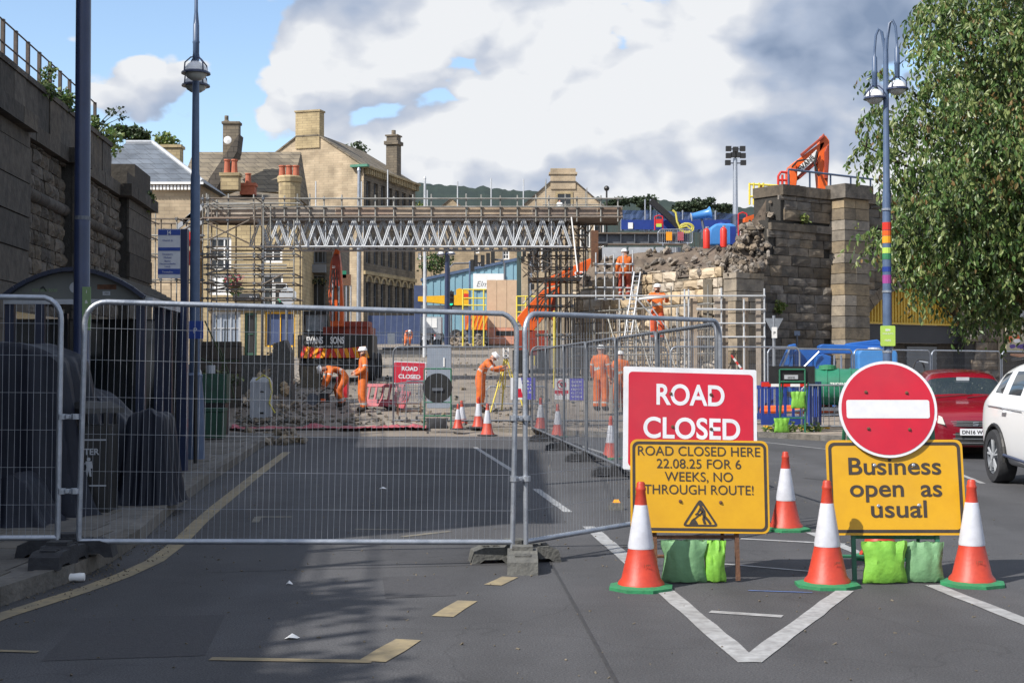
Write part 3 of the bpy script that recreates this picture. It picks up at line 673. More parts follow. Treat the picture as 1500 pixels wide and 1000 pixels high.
for k in range(1500):
    if k < 500: c = kline[r_.randrange(1, 8)].lerp(kline[1], 0) ; i = r_.randrange(0, len(kline) - 1); q = kline[i].lerp(kline[i + 1], r_.random()); c = Vector((q.x + r_.uniform(0.0, 0.55) ** 1.6, q.y, 0.004))
    else: c = Vector((r_.uniform(-3.5, 5), r_.uniform(6.6, 26), 0.003))
    s_ = r_.uniform(0.003, 0.011); gb.box(c, (s_ * r_.uniform(1, 3), s_, s_ * .7), rot=(r_.random(), r_.random(), r_.random() * 6))
gb.struct('grit', 'mortar', kind='stuff')

# ---------------------------------------------------------------- far hills
dm('wood_far', (0.012, 0.024, 0.024), (0.022, 0.038, 0.030), rough=1, scale=0.05, bump=1.0, bscale=0.25)
dm('wood_mid', (0.018, 0.032, 0.018), (0.032, 0.050, 0.024), rough=1, scale=0.2, bump=1.0, bscale=0.7)
def ridge(name, pts, Y, mt, depth, amp, step=3, label=None, drop=40):
    mb = MB(); P_ = []
    for i in range(len(pts) - 1):
        (x0, y0), (x1, y1) = pts[i], pts[i + 1]; n = max(1, int((x1 - x0) / step))
        for k in range(n):
            t_ = k / n; P_.append((x0 + (x1 - x0) * t_, y0 + (y1 - y0) * t_))
    P_.append(pts[-1]); n = len(P_); rows = 6
    for j in range(rows):
        f = j / (rows - 1)
        for (a, b) in P_:
            q = at(a, b, Y); h = q.z * (1 - 0.12 * (1 - f)) if j < rows - 1 else q.z
            q = at(a, b, Y); zz_ = q.z - (1 - f) * drop + amp * (mnoise.noise(Vector((a * .11, j * 3.1, Y))) + .6 * mnoise.noise(Vector((a * .37, j * 1.7, Y))))
            mb.v.append(Vector((q.x * (1 - (1 - f) * depth / Y), Y - (1 - f) * depth, zz_ )))
    for j in range(rows - 1):
        for i in range(n - 1): mb.f.append((j * n + i, j * n + i + 1, (j + 1) * n + i + 1, (j + 1) * n + i)); mb.m.append(0)
    return mb.struct(name, mt, label, smooth=True)
ridge('hill', [(-200, 300), (0, 290), (300, 262), (500, 255), (610, 268), (700, 274), (800, 283), (900, 290), (980, 294), (1040, 300), (1120, 305), (1300, 300), (1700, 290)], 950, 'wood_far', 420, 1.6, label='dark wooded hillside far behind the roofs', drop=150, step=4)
# ---------------------------------------------------------------- left retaining wall of the viaduct
def left_wall():
    U = Vector((-0.09, 1, 0)).normalized(); Nn = Vector((U.y, -U.x, 0))
    y0 = 26.0; root = thing('retaining_wall', 'tall sooty stone railway wall with cornice and parapet behind the bus shelter', 'wall', (wallx(y0), y0, 0))
    P = lambda u, n, z: U * u + Nn * n + Vector((0, 0, z))
    def slab(mb, u0, u1, n0, n1, z0, z1):
        mb.prism([P(u0, n0, z0), P(u1, n0, z0), P(u1, n1, z0), P(u0, n1, z0)], (0, 0, z1 - z0))
    mb = MB(); slab(mb, -30, 16, -2.6, -0.02, -0.3, 6.6); mb.part('wall_core', 'mortar_dark', root)
    mb = MB(); slab(mb, -30, 11.5, -0.55, -0.02, 6.6, 7.6); mb.part('parapet_core', 'stone_black', root)
    pil = [(-1.5, 1.9, .30), (6.1, 7.4, 0.28), (12.6, 16.2, 0.32)]
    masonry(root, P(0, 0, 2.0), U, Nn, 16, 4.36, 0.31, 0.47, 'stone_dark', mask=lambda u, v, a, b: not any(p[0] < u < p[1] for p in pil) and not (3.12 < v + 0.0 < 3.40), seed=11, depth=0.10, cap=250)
    for (a, b, n) in pil:
        m2 = MB(); slab(m2, a, b, -0.02, n - 0.02, 0, 6.36); m2.part('pilaster_core', 'mortar_dark', root)
        z = 0.6
        while z < 6.3:
            h = min(random.uniform(0.5, 0.75), 6.36 - z); m3 = MB()
            slab(m3, a - .02, b + .02, n - 0.05, n + random.uniform(0, 0.05), z + .012, z + h - .012); m3.part('pilaster_stone', 'stone_black', root); z += h
    # roll moulding
    u = 1.9
    while u < 12.6:
        if 6.1 < u < 7.3: u = 7.4
        e = min(u + 0.75, 12.6); m4 = MB(); m4.tube(P(u + .01, 0.04, 5.25), P(e - .01, 0.04, 5.25), 0.15, 10); m4.part('moulding_stone', 'stone_black', root, smooth=True); u = e
    # cornice and coping slabs
    u = -30
    while u < 16.2:
        e = u + (4 if u < -3 else random.uniform(0.85, 1.15)); e = min(e, 16.4); inp = any(p[0] - .1 < (u + e) / 2 < p[1] + .1 for p in pil)
        m5 = MB(); slab(m5, u + .008, e - .008, -0.3, (0.5 if inp else 0.2) + random.uniform(0, .02), 6.37, 6.70 + random.uniform(0, .02)); m5.part('cornice_stone', 'stone_black', root); u = e
    u = -30
    while u < 11.4:
        e = min(u + (4 if u < -3 else random.uniform(0.8, 1.1)), 11.5)
        m5 = MB(); slab(m5, u + .01, e - .01, -0.02, 0.03 + random.uniform(0, .03), 6.71, 7.62); slab(m5, u + .006, e - .006, -0.6, 0.09, 7.625, 7.74 + random.uniform(0, .01)); m5.part('parapet_stone', 'stone_black', root); u = e
    m6 = MB(); m6.prism([P(12.2, .34, 6.71), P(16.3, .34, 6.71), P(16.3, -1.2, 6.71), P(12.2, -1.2, 6.71)], (0, 0, .35)); m6.prism([P(13.6, .30, 7.06), P(16.2, .30, 7.06), P(16.2, -1.1, 7.06), P(13.6, -1.1, 7.06)], (0, 0, .42)); m6.part('pier_cap', 'stone_black', root)
    # railing on top
    rl = thing('railing', 'rusty post and wire railing along the top of the dark stone wall', 'railing', root.location + P(0, -0.25, 7.74))
    for k in range(-26, 12):
        m7 = MB(); u = k * 0.98; h = 0.98
        m7.box(U * u + Vector((0, 0, h / 2)), (0.07, 0.09, h)); m7.part('post', 'rail_brown', rl)
    for z in (0.96, 0.5):
        m8 = MB(); m8.tube(U * -26 + Vector((0, 0, z)), U * 10.9 + Vector((0, 0, z)), 0.018, 6); m8.part('rail', 'rail_brown', rl)
    return root
left_wall()
# the station building that stands on the viaduct beside the street (out of frame; its shade lies on the road)
sb = thing('station_building', 'dark stone station building standing on the viaduct beside the street', 'building', (-13.2, 12.5, 0))
m_ = MB(); m_.box((0, 0, 5.8), (7.4, 12, 11.6)); m_.part('wall', 'wall_soot_shade', sb)
m_ = MB(); m_.prism([(-3.9, -6.2, 11.6), (3.9, -6.2, 11.6), (0, -6.2, 13.2)], (0, 12.4, 0)); m_.part('roof', 'slate', sb)

# ---------------------------------------------------------------- foliage helper
dm('leaf', (0.12, 0.21, 0.05), (0.055, 0.115, 0.028), rough=0.42, scale=1.3, spec=0.6)
dm('leaf_b', (0.26, 0.31, 0.11), (0.17, 0.22, 0.07), rough=0.42, scale=1.3, spec=0.6)
dm('leaf_red', (0.24, 0.13, 0.05), (0.16, 0.13, 0.04), rough=0.55, scale=2)
dm('leaf_dark', (0.025, 0.045, 0.018), (0.04, 0.06, 0.02), rough=0.6, scale=0.8)
dm('leaf_yel', (0.17, 0.19, 0.04), (0.12, 0.15, 0.03), rough=0.6, scale=0.8)
for k in ('leaf', 'leaf_b', 'leaf_red'):
    b_ = M[k].node_tree.nodes['Principled BSDF']
    t_ = M[k].node_tree; tr = N(t_, 'ShaderNodeBsdfTranslucent'); ms = N(t_, 'ShaderNodeMixShader'); ms.inputs[0].default_value = 0.3
    src = b_.inputs['Base Color'].links[0].from_socket; L(t_, src, tr.inputs[0])
    o_ = [n for n in t_.nodes if n.type == 'OUTPUT_MATERIAL'][0]
    L(t_, b_.outputs[0], ms.inputs[1]); L(t_, tr.outputs[0], ms.inputs[2]); L(t_, ms.outputs[0], o_.inputs[0])
def leafcloud(mb, c, rad, n, size, rnd, mats=('leaf',), w=(1,), droop=0.0, lw=0.42):
    c = Vector(c)
    for _ in range(n):
        while True:
            p = Vector((rnd.uniform(-1, 1), rnd.uniform(-1, 1), rnd.uniform(-1, 1)))
            if p.length < 1: break
        p = Vector((p.x * rad[0], p.y * rad[1], p.z * rad[2])) + c
        s = size * rnd.uniform(0.6, 1.3)
        d = Vector((rnd.gauss(0, 1), rnd.gauss(0, 1), rnd.gauss(0, 0.7) - droop * 2)).normalized(); q = d.orthogonal().normalized()
        q = (Matrix.Rotation(rnd.uniform(0, 6.28), 3, d) @ q) * s * lw; nn = d.cross(q).normalized() * s * 0.12
        mb.add([p, p + d * s * 0.5 + q + nn, p + d * s, p + d * s * 0.5 - q + nn], [(0, 1, 2, 3)], rnd.choices(mats, w)[0])
def bush(name, label, cat, loc, rad, n, size, mats, w, seed=1, group=None, trunk=None, k=9):
    rnd = random.Random(seed); root = thing(name, label, cat, loc, group=group); mb = MB(); h = rad[2]
    tb = MB(); tz = trunk or 0.0
    for i in range(k):
        a = rnd.uniform(0, 6.28); r_ = rnd.uniform(0, .65); c = Vector((math.cos(a) * rad[0] * r_, math.sin(a) * rad[1] * r_, tz + h + rnd.uniform(-.6, .6) * h))
        leafcloud(mb, c, [v * rnd.uniform(.35, .6) for v in rad], n // k, size, rnd, mats, w)
        tb.path([(0, 0, 0), (c.x * .3, c.y * .3, c.z * .5), c], [0.05 * h, 0.03 * h, 0.008 * h], 5)
    mb.part('crown' if trunk else 'leaves', None, root, kind='stuff'); tb.part('trunk' if trunk else 'stem', 'bark', root); return root
# plants growing on the wall
U_ = Vector((-0.09, 1, 0)).normalized()
for i, (px, py, Y, rad, lab) in enumerate([(68, 118, 30.5, (.3, .6, .4), 'pale green leafy weed growing through the railing on the dark wall'), (92, 150, 32.3, (.3, .6, .3), 'lower green weed on the parapet just left of the navy pole'),
        (134, 186, 35.5, (.15, .3, .3), 'twiggy green plant at the end of the wall railing'), (208, 300, 41.5, (.5, .5, .45), 'dark green bush sprouting from the end pier of the stone wall'), (10, 185, 27.6, (.3, .5, .25), 'green weeds rooted on the cornice at the left edge')]):
    p = at(px, py, Y); bush('wall_plant', lab, 'plant', p - Vector((0, 0, rad[2])), rad, 420, 0.10, ('leaf', 'leaf_b', 'leaf_dark'), (3, 2, 2), seed=20 + i, k=6)
br = MB(); rnd = random.Random(4)
for k in range(9):
    q = at(135, 205, 36) ; e = q + Vector((rnd.uniform(.1, .75), rnd.uniform(-.3, .3), rnd.uniform(.1, .9))); br.path([q, q.lerp(e, .5) + Vector((0, 0, .12)), e], [.018, .012, .005], 4)
    leafcloud(br, e, (.15, .15, .08), 12, .1, rnd, ('leaf_dark',), (1,))
br.single('dead_shrub', None, 'bare twiggy shrub leaning out over the end of the parapet', 'plant')
# street trees on the viaduct side, out of frame: they throw the branch shadows on the near road
for i, (x, y) in enumerate(((-8.35, 1.2), (-8.4, 3.6))):
    bush('sapling', ('thin sapling rooted on the wall beside the camera', 'second thin sapling a few steps further along the wall')[i], 'tree', (x, y, 7.7), (0.8, 1.0, 0.75), 420, 0.14, ('leaf', 'leaf_dark'), (1, 1), seed=60 + i, trunk=0.15, k=7)

# ---------------------------------------------------------------- right abutment, arches and broken end
AB = Vector((8.1, 42.6, 0)); AU = Vector((0.82, 0.572, 0)).normalized(); AN = Vector((AU.y, -AU.x, 0))
def right_abutment():
    root = thing('viaduct_abutment', 'tall blackened stone viaduct abutment with pilaster and broken left end', 'bridge abutment', AB)
    P = lambda u, n, z: AU * u + AN * n + Vector((0, 0, z))
    def slab(mb, u0, u1, n0, n1, z0, z1, m=None): mb.prism([P(u0, n0, z0), P(u1, n0, z0), P(u1, n1, z0), P(u0, n1, z0)], (0, 0, z1 - z0), m)
    H = 7.0; a0, a1, sp = 4.2, 9.6, 3.08; cx = (a0 + a1) / 2; hw = (a1 - a0) / 2; th = R(50); Rr = hw / math.sin(th); cz = sp - Rr * math.cos(th)
    mb = MB()
    for (u0, u1, z1) in ((-1.2, -.6, 4.2), (-.6, -.1, 5.2), (-.1, .45, 6.2), (.45, a0, H), (a1, 24, H)): slab(mb, u0, u1, -1.2, -0.03, -0.3, z1)
    K = 14; arc = [P(cx + Rr * math.sin(-th + 2 * th * k / K), 0, cz + Rr * math.cos(-th + 2 * th * k / K)) for k in range(K + 1)]
    for k in range(K):
        p, q = arc[k], arc[k + 1]; tp, tq = Vector((p.x, p.y, H)), Vector((q.x, q.y, H)); o = AN * -0.03; d = AN * -1.17
        mb.prism([p + o, q + o, tq + o, tp + o], d)
    mb.part('wall_core', 'mortar_dark', root)
    def edge(z):
        for (za, ua, zb, ub) in ((0, -1.0, 4.4, -1.0), (4.4, -1.0, 5.4, -.35), (5.4, -.35, 6.3, -.05), (6.3, -.05, 7.4, .42)):
            if za <= z <= zb: return ua + (ub - ua) * (z - za) / (zb - za)
        return .4
    def mask(u, v, a, b):
        u -= 1.2; z = v
        if u - a * .35 < edge(z): return False
        if 2.65 < u < 3.85: return False
        if 5.86 < z < 6.12: return False
        if a0 - .05 < u < a1 + .05 and (z < sp): return False
        if abs(u - cx) < hw + .3 and (Vector((u - cx, z - cz)).length < Rr + 0.30): return False
        return True
    masonry(root, P(-1.2, 0, 0.0), AU, AN, 15.5, H, 0.31, 0.66, 'stone_mid2', mask=mask, seed=5, depth=0.07, cap=280)
    # voussoirs
    n = 17
    for k in range(n):
        b0, b1 = -th + 2 * th * (k + .04) / n, -th + 2 * th * (k + .96) / n; m3 = MB()
        q = [P(cx + rr_ * math.sin(b), -0.02, cz + rr_ * math.cos(b)) for (rr_, b) in ((Rr, b0), (Rr, b1), (Rr + .36, b1), (Rr + .36, b0))]
        m3.prism(q, AN * (0.07 + random.uniform(0, .03))); m3.part('arch_stone', 'stone_mid2', root)
    # pilaster
    m3 = MB(); slab(m3, 2.7, 3.8, -0.03, 0.58, -0.2, H - .02); m3.part('pilaster_core', 'mortar', root)
    z = 0.1
    while z < H - .1:
        h = min(random.uniform(.30, .40), H - z)
        for (u0, u1) in ((2.66, 3.2), (3.21, 3.84)) if random.random() < .5 else ((2.66, 3.84),):
            m3 = MB(); slab(m3, u0, u1, -.02, .61 + random.uniform(0, .03), z + .01, z + h - .01); m3.part('pilaster_stone', 'stone_pil', root)
        z += h
    # string course and coping
    for (z0, z1, n1, u0) in ((5.88, 6.10, .09, -.1), (H, H + .32, .12, .40)):
        u = u0
        while u < 14:
            e = u + random.uniform(.8, 1.2); m3 = MB(); ip_ = False
            slab(m3, u + .006, e - .006, -1.2 if z0 > 6.5 else -.1, n1 + (.62 if ip_ else 0) + random.uniform(0, .015), z0, z1 + random.uniform(0, .02) + (.12 if ip_ and z0 > 6.5 else 0)); m3.part('coping_stone', 'stone_mid2', root); u = e
    m3 = MB(); slab(m3, 2.58, 3.92, -.1, .74, H + .01, H + .46); m3.part('pilaster_cap', 'stone_mid2', root)
    # recess to the left of the main face
    m3 = MB(); slab(m3, -2.05, -1.2, -.9, -.5, -.2, 4.3); slab(m3, -2.0, -0.9, -.03, .5, -.2, 4.42); m3.part('pier_core', 'mortar', root)
    z = 0.0
    while z < 4.4:
        h = min(random.uniform(.28, .40), 4.45 - z)
        for (u0, u1) in ((-2.04, -1.5), (-1.49, -.88)) if random.random() < .6 else ((-2.04, -.88),):
            m3 = MB(); slab(m3, u0 + random.uniform(-.02, .02), u1, 0, .53 + random.uniform(0, .04), z + .01, z + h - .01); m3.part('pier_stone', 'stone_pil', root)
        z += h
    m3 = MB(); slab(m3, -0.3, -0.05, .0, .02, 0.2, 4.2); m3.part('recess_shade', 'black', root)  # flat black strip painted for the shade of a recess, none is cut
    # infill of the arch
    m3 = MB(); u = a0; k = 0; pts = []
    while u < a1 - .001:
        zz_ = lambda q: cz + math.sqrt(max(0, Rr ** 2 - (q - cx) ** 2)) + .02
        w = .075; nn_ = -.30 if k % 2 else -.345
        m3.prism([P(u, nn_, sp), P(min(u + w, a1), nn_, sp), P(min(u + w, a1), nn_, zz_(min(u + w, a1))), P(u, nn_, zz_(u))], AN * -.05); u += w; k += 1
    m3.part('yellow_cladding', 'ochre', root)
    m3 = MB(); slab(m3, a0, a1, -.34, -.22, sp - .03, sp + .03); m3.part('cladding_trim', 'ochre', root)
    m3 = MB(); slab(m3, a0, a1, -.42, -.30, 2.42, sp - .035); m3.part('fascia', 'shopdark', root)
    m3 = MB(); slab(m3, a0, a1, -.7, -.5, 0, 2.42); m3.part('shopfront_wall', 'stone_black', root)
    for (u0, u1) in ((5.3, 6.3), (7.0, 8.6)):
        m3 = MB(); z = .15
        for q in range(24):
            slab(m3, u0, u1, -.5, -.46 + (.02 if q % 2 else 0), z, z + .088); z += .09
        m3.part('roller_shutter', 'shutter', root)
    return root
dm('stone_mid2', (0.20, 0.165, 0.125), (0.07, 0.06, 0.05), rough=0.93, scale=2.6, bump=0.7, bscale=8, rnd=0.42)
dm('stone_pil', (0.29, 0.235, 0.165), (0.15, 0.125, 0.095), rough=0.93, scale=2.6, bump=0.7, bscale=8, rnd=0.25)
right_abutment()
Pa = lambda u, n, z: AB + AU * u + AN * n + Vector((0, 0, z))
rl = thing('railing', 'dark blue steel railing on top of the blackened abutment', 'railing', Pa(1.2, -.4, 7.3))
for k in range(14):
    m_ = MB(); m_.tube(AU * (k * .98), AU * (k * .98) + Vector((0, 0, .62)), .03, 6); m_.part('post', 'lampblue', rl)
m_ = MB(); m_.tube((0, 0, .62), AU * 12.8 + Vector((0, 0, .62)), .035, 6); m_.part('rail', 'lampblue', rl)
rnd = random.Random(9)
for i, (u, n, z, r_, lab) in enumerate([(.2, .12, 3.2, .28, 'small dry tufted plant growing out of the dark abutment wall'), (3.2, .5, 5.9, .35, 'green weed on the ledge of the abutment pilaster'), (1.4, .1, 6.1, .22, 'thin weeds on the string course of the abutment')]):
    bush('wall_plant', lab, 'plant', Pa(u, n, z), (r_, r_, r_ * .8), 160, .11, ('leaf_yel', 'leaf_b', 'leaf'), (3, 2, 1), seed=80 + i, k=5)

# low lit wall of big blocks along the street side of the abutment
BW0 = Pa(-2.0, -.05, 0); BU = (Vector((2.2, 49.4, 0)) - Vector((BW0.x, BW0.y, 0))).normalized(); BN = Vector((-BU.y, BU.x, 0))
def block_wall():
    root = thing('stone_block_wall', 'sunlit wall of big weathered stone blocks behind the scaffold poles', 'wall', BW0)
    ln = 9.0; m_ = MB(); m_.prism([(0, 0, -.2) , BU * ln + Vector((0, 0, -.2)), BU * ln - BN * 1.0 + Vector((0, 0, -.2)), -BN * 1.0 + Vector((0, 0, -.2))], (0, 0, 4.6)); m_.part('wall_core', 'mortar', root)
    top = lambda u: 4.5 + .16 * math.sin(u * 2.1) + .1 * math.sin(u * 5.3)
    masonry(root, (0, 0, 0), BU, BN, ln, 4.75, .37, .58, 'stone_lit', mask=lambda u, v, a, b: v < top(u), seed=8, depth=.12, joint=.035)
block_wall()
def heap(name, label, cat, front, back, mt, nseg, rows, amp, nst, smin, smax, seed=1, smat='rubble', sag=0.25):
    """a rubble slope between two lines of points, with loose stones lying on it"""
    rnd = random.Random(seed); root = thing(name, label, cat, front[0]); o = front[0]
    def lerpl(pts, t):
        k = t * (len(pts) - 1); i = min(int(k), len(pts) - 2); return pts[i].lerp(pts[i + 1], k - i)
    grid = []
    for j in range(rows + 1):
        f = j / rows
        for i in range(nseg + 1):
            p = lerpl(front, i / nseg).lerp(lerpl(back, i / nseg), f); p = p - Vector((0, 0, sag * math.sin(f * 3.14)))
            if 0 < j: p = p + Vector((0, 0, amp * (mnoise.noise(p * 1.3) + .5 * mnoise.noise(p * 3.7))))
            grid.append(p - o)
    mb = MB(); mb.v = grid
    for j in range(rows):
        for i in range(nseg): mb.f.append((j * (nseg + 1) + i, j * (nseg + 1) + i + 1, (j + 1) * (nseg + 1) + i + 1, (j + 1) * (nseg + 1) + i)); mb.m.append(0)
    mb.part('soil', mt, root)
    ms = []
    for k in range(6):
        b = MB(); b.ball((0, 0, 0), .5, 6, 4)
        for v in b.v: v *= 1 + rnd.uniform(-.3, .25)
        ms.append(b.mesh('rubble_stone', smat))
    for k in range(nst):
        i, j = rnd.randrange(nseg), rnd.randrange(rows); p = grid[j * (nseg + 1) + i].lerp(grid[(j + 1) * (nseg + 1) + i + 1], rnd.random())
        st = obj('rubble_stone', ms[k % 6], root); s = smin + (smax - smin) * rnd.random() ** 2.2
        st.location = p + Vector((rnd.uniform(-.2, .2), rnd.uniform(-.2, .2), s * .25)); st.rotation_euler = (rnd.random() * 3, rnd.random() * 3, rnd.random() * 6); st.scale = (s * rnd.uniform(.8, 1.6), s, s * rnd.uniform(.5, .9))
    return root
V = Vector
t0, t1 = BW0 + V((0, 0, 4.45)), BW0 + BU * 8.8 + V((0, 0, 4.45))
heap('rubble_slope', 'slope of dark earth and broken stone above the lit block wall', 'rubble', [t0, t0.lerp(t1, .33), t0.lerp(t1, .66), t1], [at(1100, 372, 44.5), at(1075, 364, 47.6), at(1030, 366, 50), at(960, 366, 50.5), at(872, 362, 51)], 'soil', 30, 12, .22, 240, .07, .34, seed=3)
heap('rubble_bank', 'pale broken stone bank climbing to the torn end of the abutment', 'rubble', [Pa(-2.0, .2, 4.4), Pa(-1.0, .3, 4.5), Pa(-.6, .2, 4.6)], [Pa(-1.5, -.6, 4.9), Pa(-.7, -.6, 5.8), Pa(.3, -.5, 6.9)], 'soil', 14, 12, .14, 200, .08, .30, seed=6, smat='rubble')
# shop and mural at the far right
sh = thing('corner_shop', 'low shop front with a colourful street mural at the right edge', 'shop', Pa(11.4, .25, 0))
m_ = MB(); m_.prism([V((0, 0, 0)), AU * 9, AU * 9 - AN * .2, -AN * .2], (0, 0, 4.4)); m_.part('wall', 'stone_black', sh)
m_ = MB(); m_.prism([AN * .01 + V((0, 0, 3.3)), AU * 9 + AN * .01 + V((0, 0, 3.3)), AU * 9 + AN * .12 + V((0, 0, 3.3)), AN * .12 + V((0, 0, 3.3))], (0, 0, .5)); m_.part('fascia', 'grey_lt', sh)
dm('pale_mural', (.42, .42, .36), (.48, .40, .22), rough=.6, scale=2)
m_ = MB(); q0 = AN * .03; m_.prism([q0 + V((0, 0, 2.2)) + AU * .1, q0 + AU * 8 + V((0, 0, 2.2)), q0 + AU * 8 + V((0, 0, 3.25)), q0 + AU * .1 + V((0, 0, 3.25))], AN * .03); mural = m_.part('mural', 'pale_mural', sh)
rnd = random.Random(12)
for nm, mt, cnt in (('orange_shapes', 'orange', 8), ('white_shapes', 'white', 8), ('purple_shapes', 'purple', 6)):
    if mt == 'purple': dm('purple', (.10, .06, .26), (.09, .05, .22), rough=.6)
    mm = MB()
    for k in range(cnt):
        c = AU * rnd.uniform(.3, 3.6) + V((0, 0, rnd.uniform(2.3, 3.1) if mt != 'purple' else 2.35)); a, b = rnd.uniform(.12, .3), rnd.uniform(.1, .22); o = AN * (.062 + .001 * {'orange': 0, 'white': 1, 'purple': 2}[mt] + k * .0001)
        mm.add([c + o + AU * (a * math.cos(t * 1.05)) + V((0, 0, b * math.sin(t * 1.05) * (.8 + .3 * math.cos(t * 2)))) for t in range(6)], [tuple(range(6))])
    mm.part(nm, mt, mural)
m_ = MB(); m_.prism([AN * .3 + V((0, 0, 2.02)), AU * 6 + AN * .3 + V((0, 0, 2.02)), AU * 6 + AN * .9 + V((0, 0, 1.9)), AN * .9 + V((0, 0, 1.9))], (0, 0, .06)); m_.part('canopy_board', 'rust', sh)
# ---------------------------------------------------------------- buildings behind the bridge
def gable_building(name, label, loc, rotz, w, dep, eave, apex, wall, roof, flat_w=0.0, x0=None, hip=0.0, over=0.25, cat='building', side=None):
    """front gable faces -Y; local x from -w to 0 (or 0..w if x0==0), y from 0 back to dep"""
    root = thing(name, label, cat, loc, rotz); a = -w if x0 is None else x0; b = a + w; c = (a + b) / 2
    mb = MB(); mb.quad((a, 0, 0), (b, 0, 0), (b, 0, eave), (a, 0, eave)); mb.add([(a, 0, eave), (b, 0, eave), (c + flat_w / 2, 0, apex), (c - flat_w / 2, 0, apex)], [(0, 1, 2, 3)])
    mb.quad((a, dep, 0), (a, 0, 0), (a, 0, eave), (a, dep, eave))
    if side is None: mb.quad((b, 0, 0), (b, dep, 0), (b, dep, eave), (b, 0, eave))
    mb.quad((b, dep, 0), (a, dep, 0), (a, dep, eave), (b, dep, eave))
    mb.part('wall', wall, root)
    th_ = .14; sl = (apex - eave) / (w / 2 - flat_w / 2); o = over; ez = eave - o * sl
    rf = MB()
    for s_ in (-1, 1):
        e = b + o if s_ > 0 else a - o; r0 = V((c + s_ * flat_w / 2, -.12, apex)); e0 = V((e, -.12, ez)); e1 = V((e, dep + .1, ez)); r1 = V((c + s_ * flat_w / 2, dep - hip, apex))
        rf.prism([r0, e0, e1, r1], (0, 0, th_))
    if flat_w: rf.prism([V((c - flat_w / 2, -.12, apex)), V((c + flat_w / 2, -.12, apex)), V((c + flat_w / 2, dep - hip, apex)), V((c - flat_w / 2, dep - hip, apex))], (0, 0, th_ + .01))
    if hip: rf.prism([V((a - o, dep + .1, ez)), V((b + o, dep + .1, ez)), V((c, dep - hip, apex))], (0, .02, th_))
    else: rf.add([V((a, dep, eave)), V((b, dep, eave)), V((c, dep, apex))], [(0, 1, 2)])
    return root, rf.part('roof', roof, root), (a, b, c)
def mesh_xf(mb, mtx): mb.v = [mtx @ v for v in mb.v]; return mb

# big gabled warehouse
BY = 110; bz = 3.0; base = V((X(532, BY), BY, bz)); W_ = 9.9; ev = Z(243, BY) - bz; ap = Z(196, BY) - bz; D_ = 11.5
root, roof, (a, b, c) = gable_building('stone_warehouse', 'big golden stone building with broad gable and tall blank chimney stack', base, R(-17.2), W_, D_, ev, ap, 'wall_gold', 'stone_roof', flat_w=2.0, hip=2.5, side=True)
S2 = Matrix.Rotation(R(90), 4, 'Z')            # side wall frame: x -> +y, facing +x
ops = []
n = 7
for k in range(n):
    x = .55 + k * (D_ - .6) / n
    ops += [(x, ev - 3.4, x + .85, ev - 1.1), (x, ev - 7.8, x + .85, ev - 5.6), (x, ev - 11.6, x + .95, ev - 9.3)]
mb = MB(); facade(mb, D_, ev, ops, .3); mesh_xf(mb, S2); mb.part('side_wall', 'wall_soot_shade', root)  # darker than the gable: shade of the sunless side put into the colour
for (x0, z0, x1, z1) in ops:
    f = window(root, x0, z0, x1, z1, .28, 'grey_cab', 'glass', 1, 2, .07); f.matrix_basis = S2
    if z1 < ev - 9:
        m_ = MB(); K = 8; cx_ = (x0 + x1) / 2; r_ = (x1 - x0) / 2
        for q in range(K):
            a0_, a1_ = math.pi * q / K, math.pi * (q + 1) / K
            m_.prism([V((cx_ + rr_ * math.cos(aa), -.12, z1 - .05 + rr_ * math.sin(aa))) for rr_, aa in ((r_, a0_), (r_ + .22, a0_), (r_ + .22, a1_), (r_, a1_))], (0, .11, 0))
        o = m_.part('window_arch', 'wall_gold2', root); o.matrix_basis = S2
m_ = MB()
for k in range(30): m_.box((.25 + k * .385, -.18, ev - .42), (.14, .36, .45))
m_.box((D_ / 2, -.22, ev - .08), (D_ + .3, .5, .18)); m_.box((D_ / 2, -.08, ev - 4.6), (D_, .16, .25)); m_.box((D_ / 2, -.08, ev - 8.6), (D_, .2, .3))
mesh_xf(m_, S2); m_.part('cornice', 'wall_gold2', root)
m_ = MB(); m_.box((-W_ / 2, .35, ap + .55), (2.15, .9, 3.0)); m_.box((-W_ / 2, .35, ap + 2.1), (2.3, 1.05, .14)); m_.part('chimney', 'wall_gold2', root)
m_ = MB(); m_.box((-.9, 8.6, ap - 1.2), (1.0, 1.0, 3.4)); m_.box((-.9, 8.6, ap + .6), (1.3, 1.3, .3)); m_.box((-.9, 8.6, ap + .95), (.95, .95, .5)); m_.box((-.9, 8.6, ap + 1.25), (1.15, 1.15, .12)); m_.tube((-.9, 8.6, ap + 1.3), (-.9, 8.6, ap + 1.75), .2, 8); m_.part('chimney', 'wall_soot_shade', root)
m_ = MB(); m_.tube((-.35, -.12, 0), (-.35, -.12, ev - .2), .07, 6); m_.box((-.35, -.12, ev - .35), (.3, .25, .35)); m_.part('downpipe', 'black', root)
m_ = MB(); m_.box((-.25, -.2, ev - .02), (1.5, .45, .2)); m_.part('gutter', 'copper_green', root)

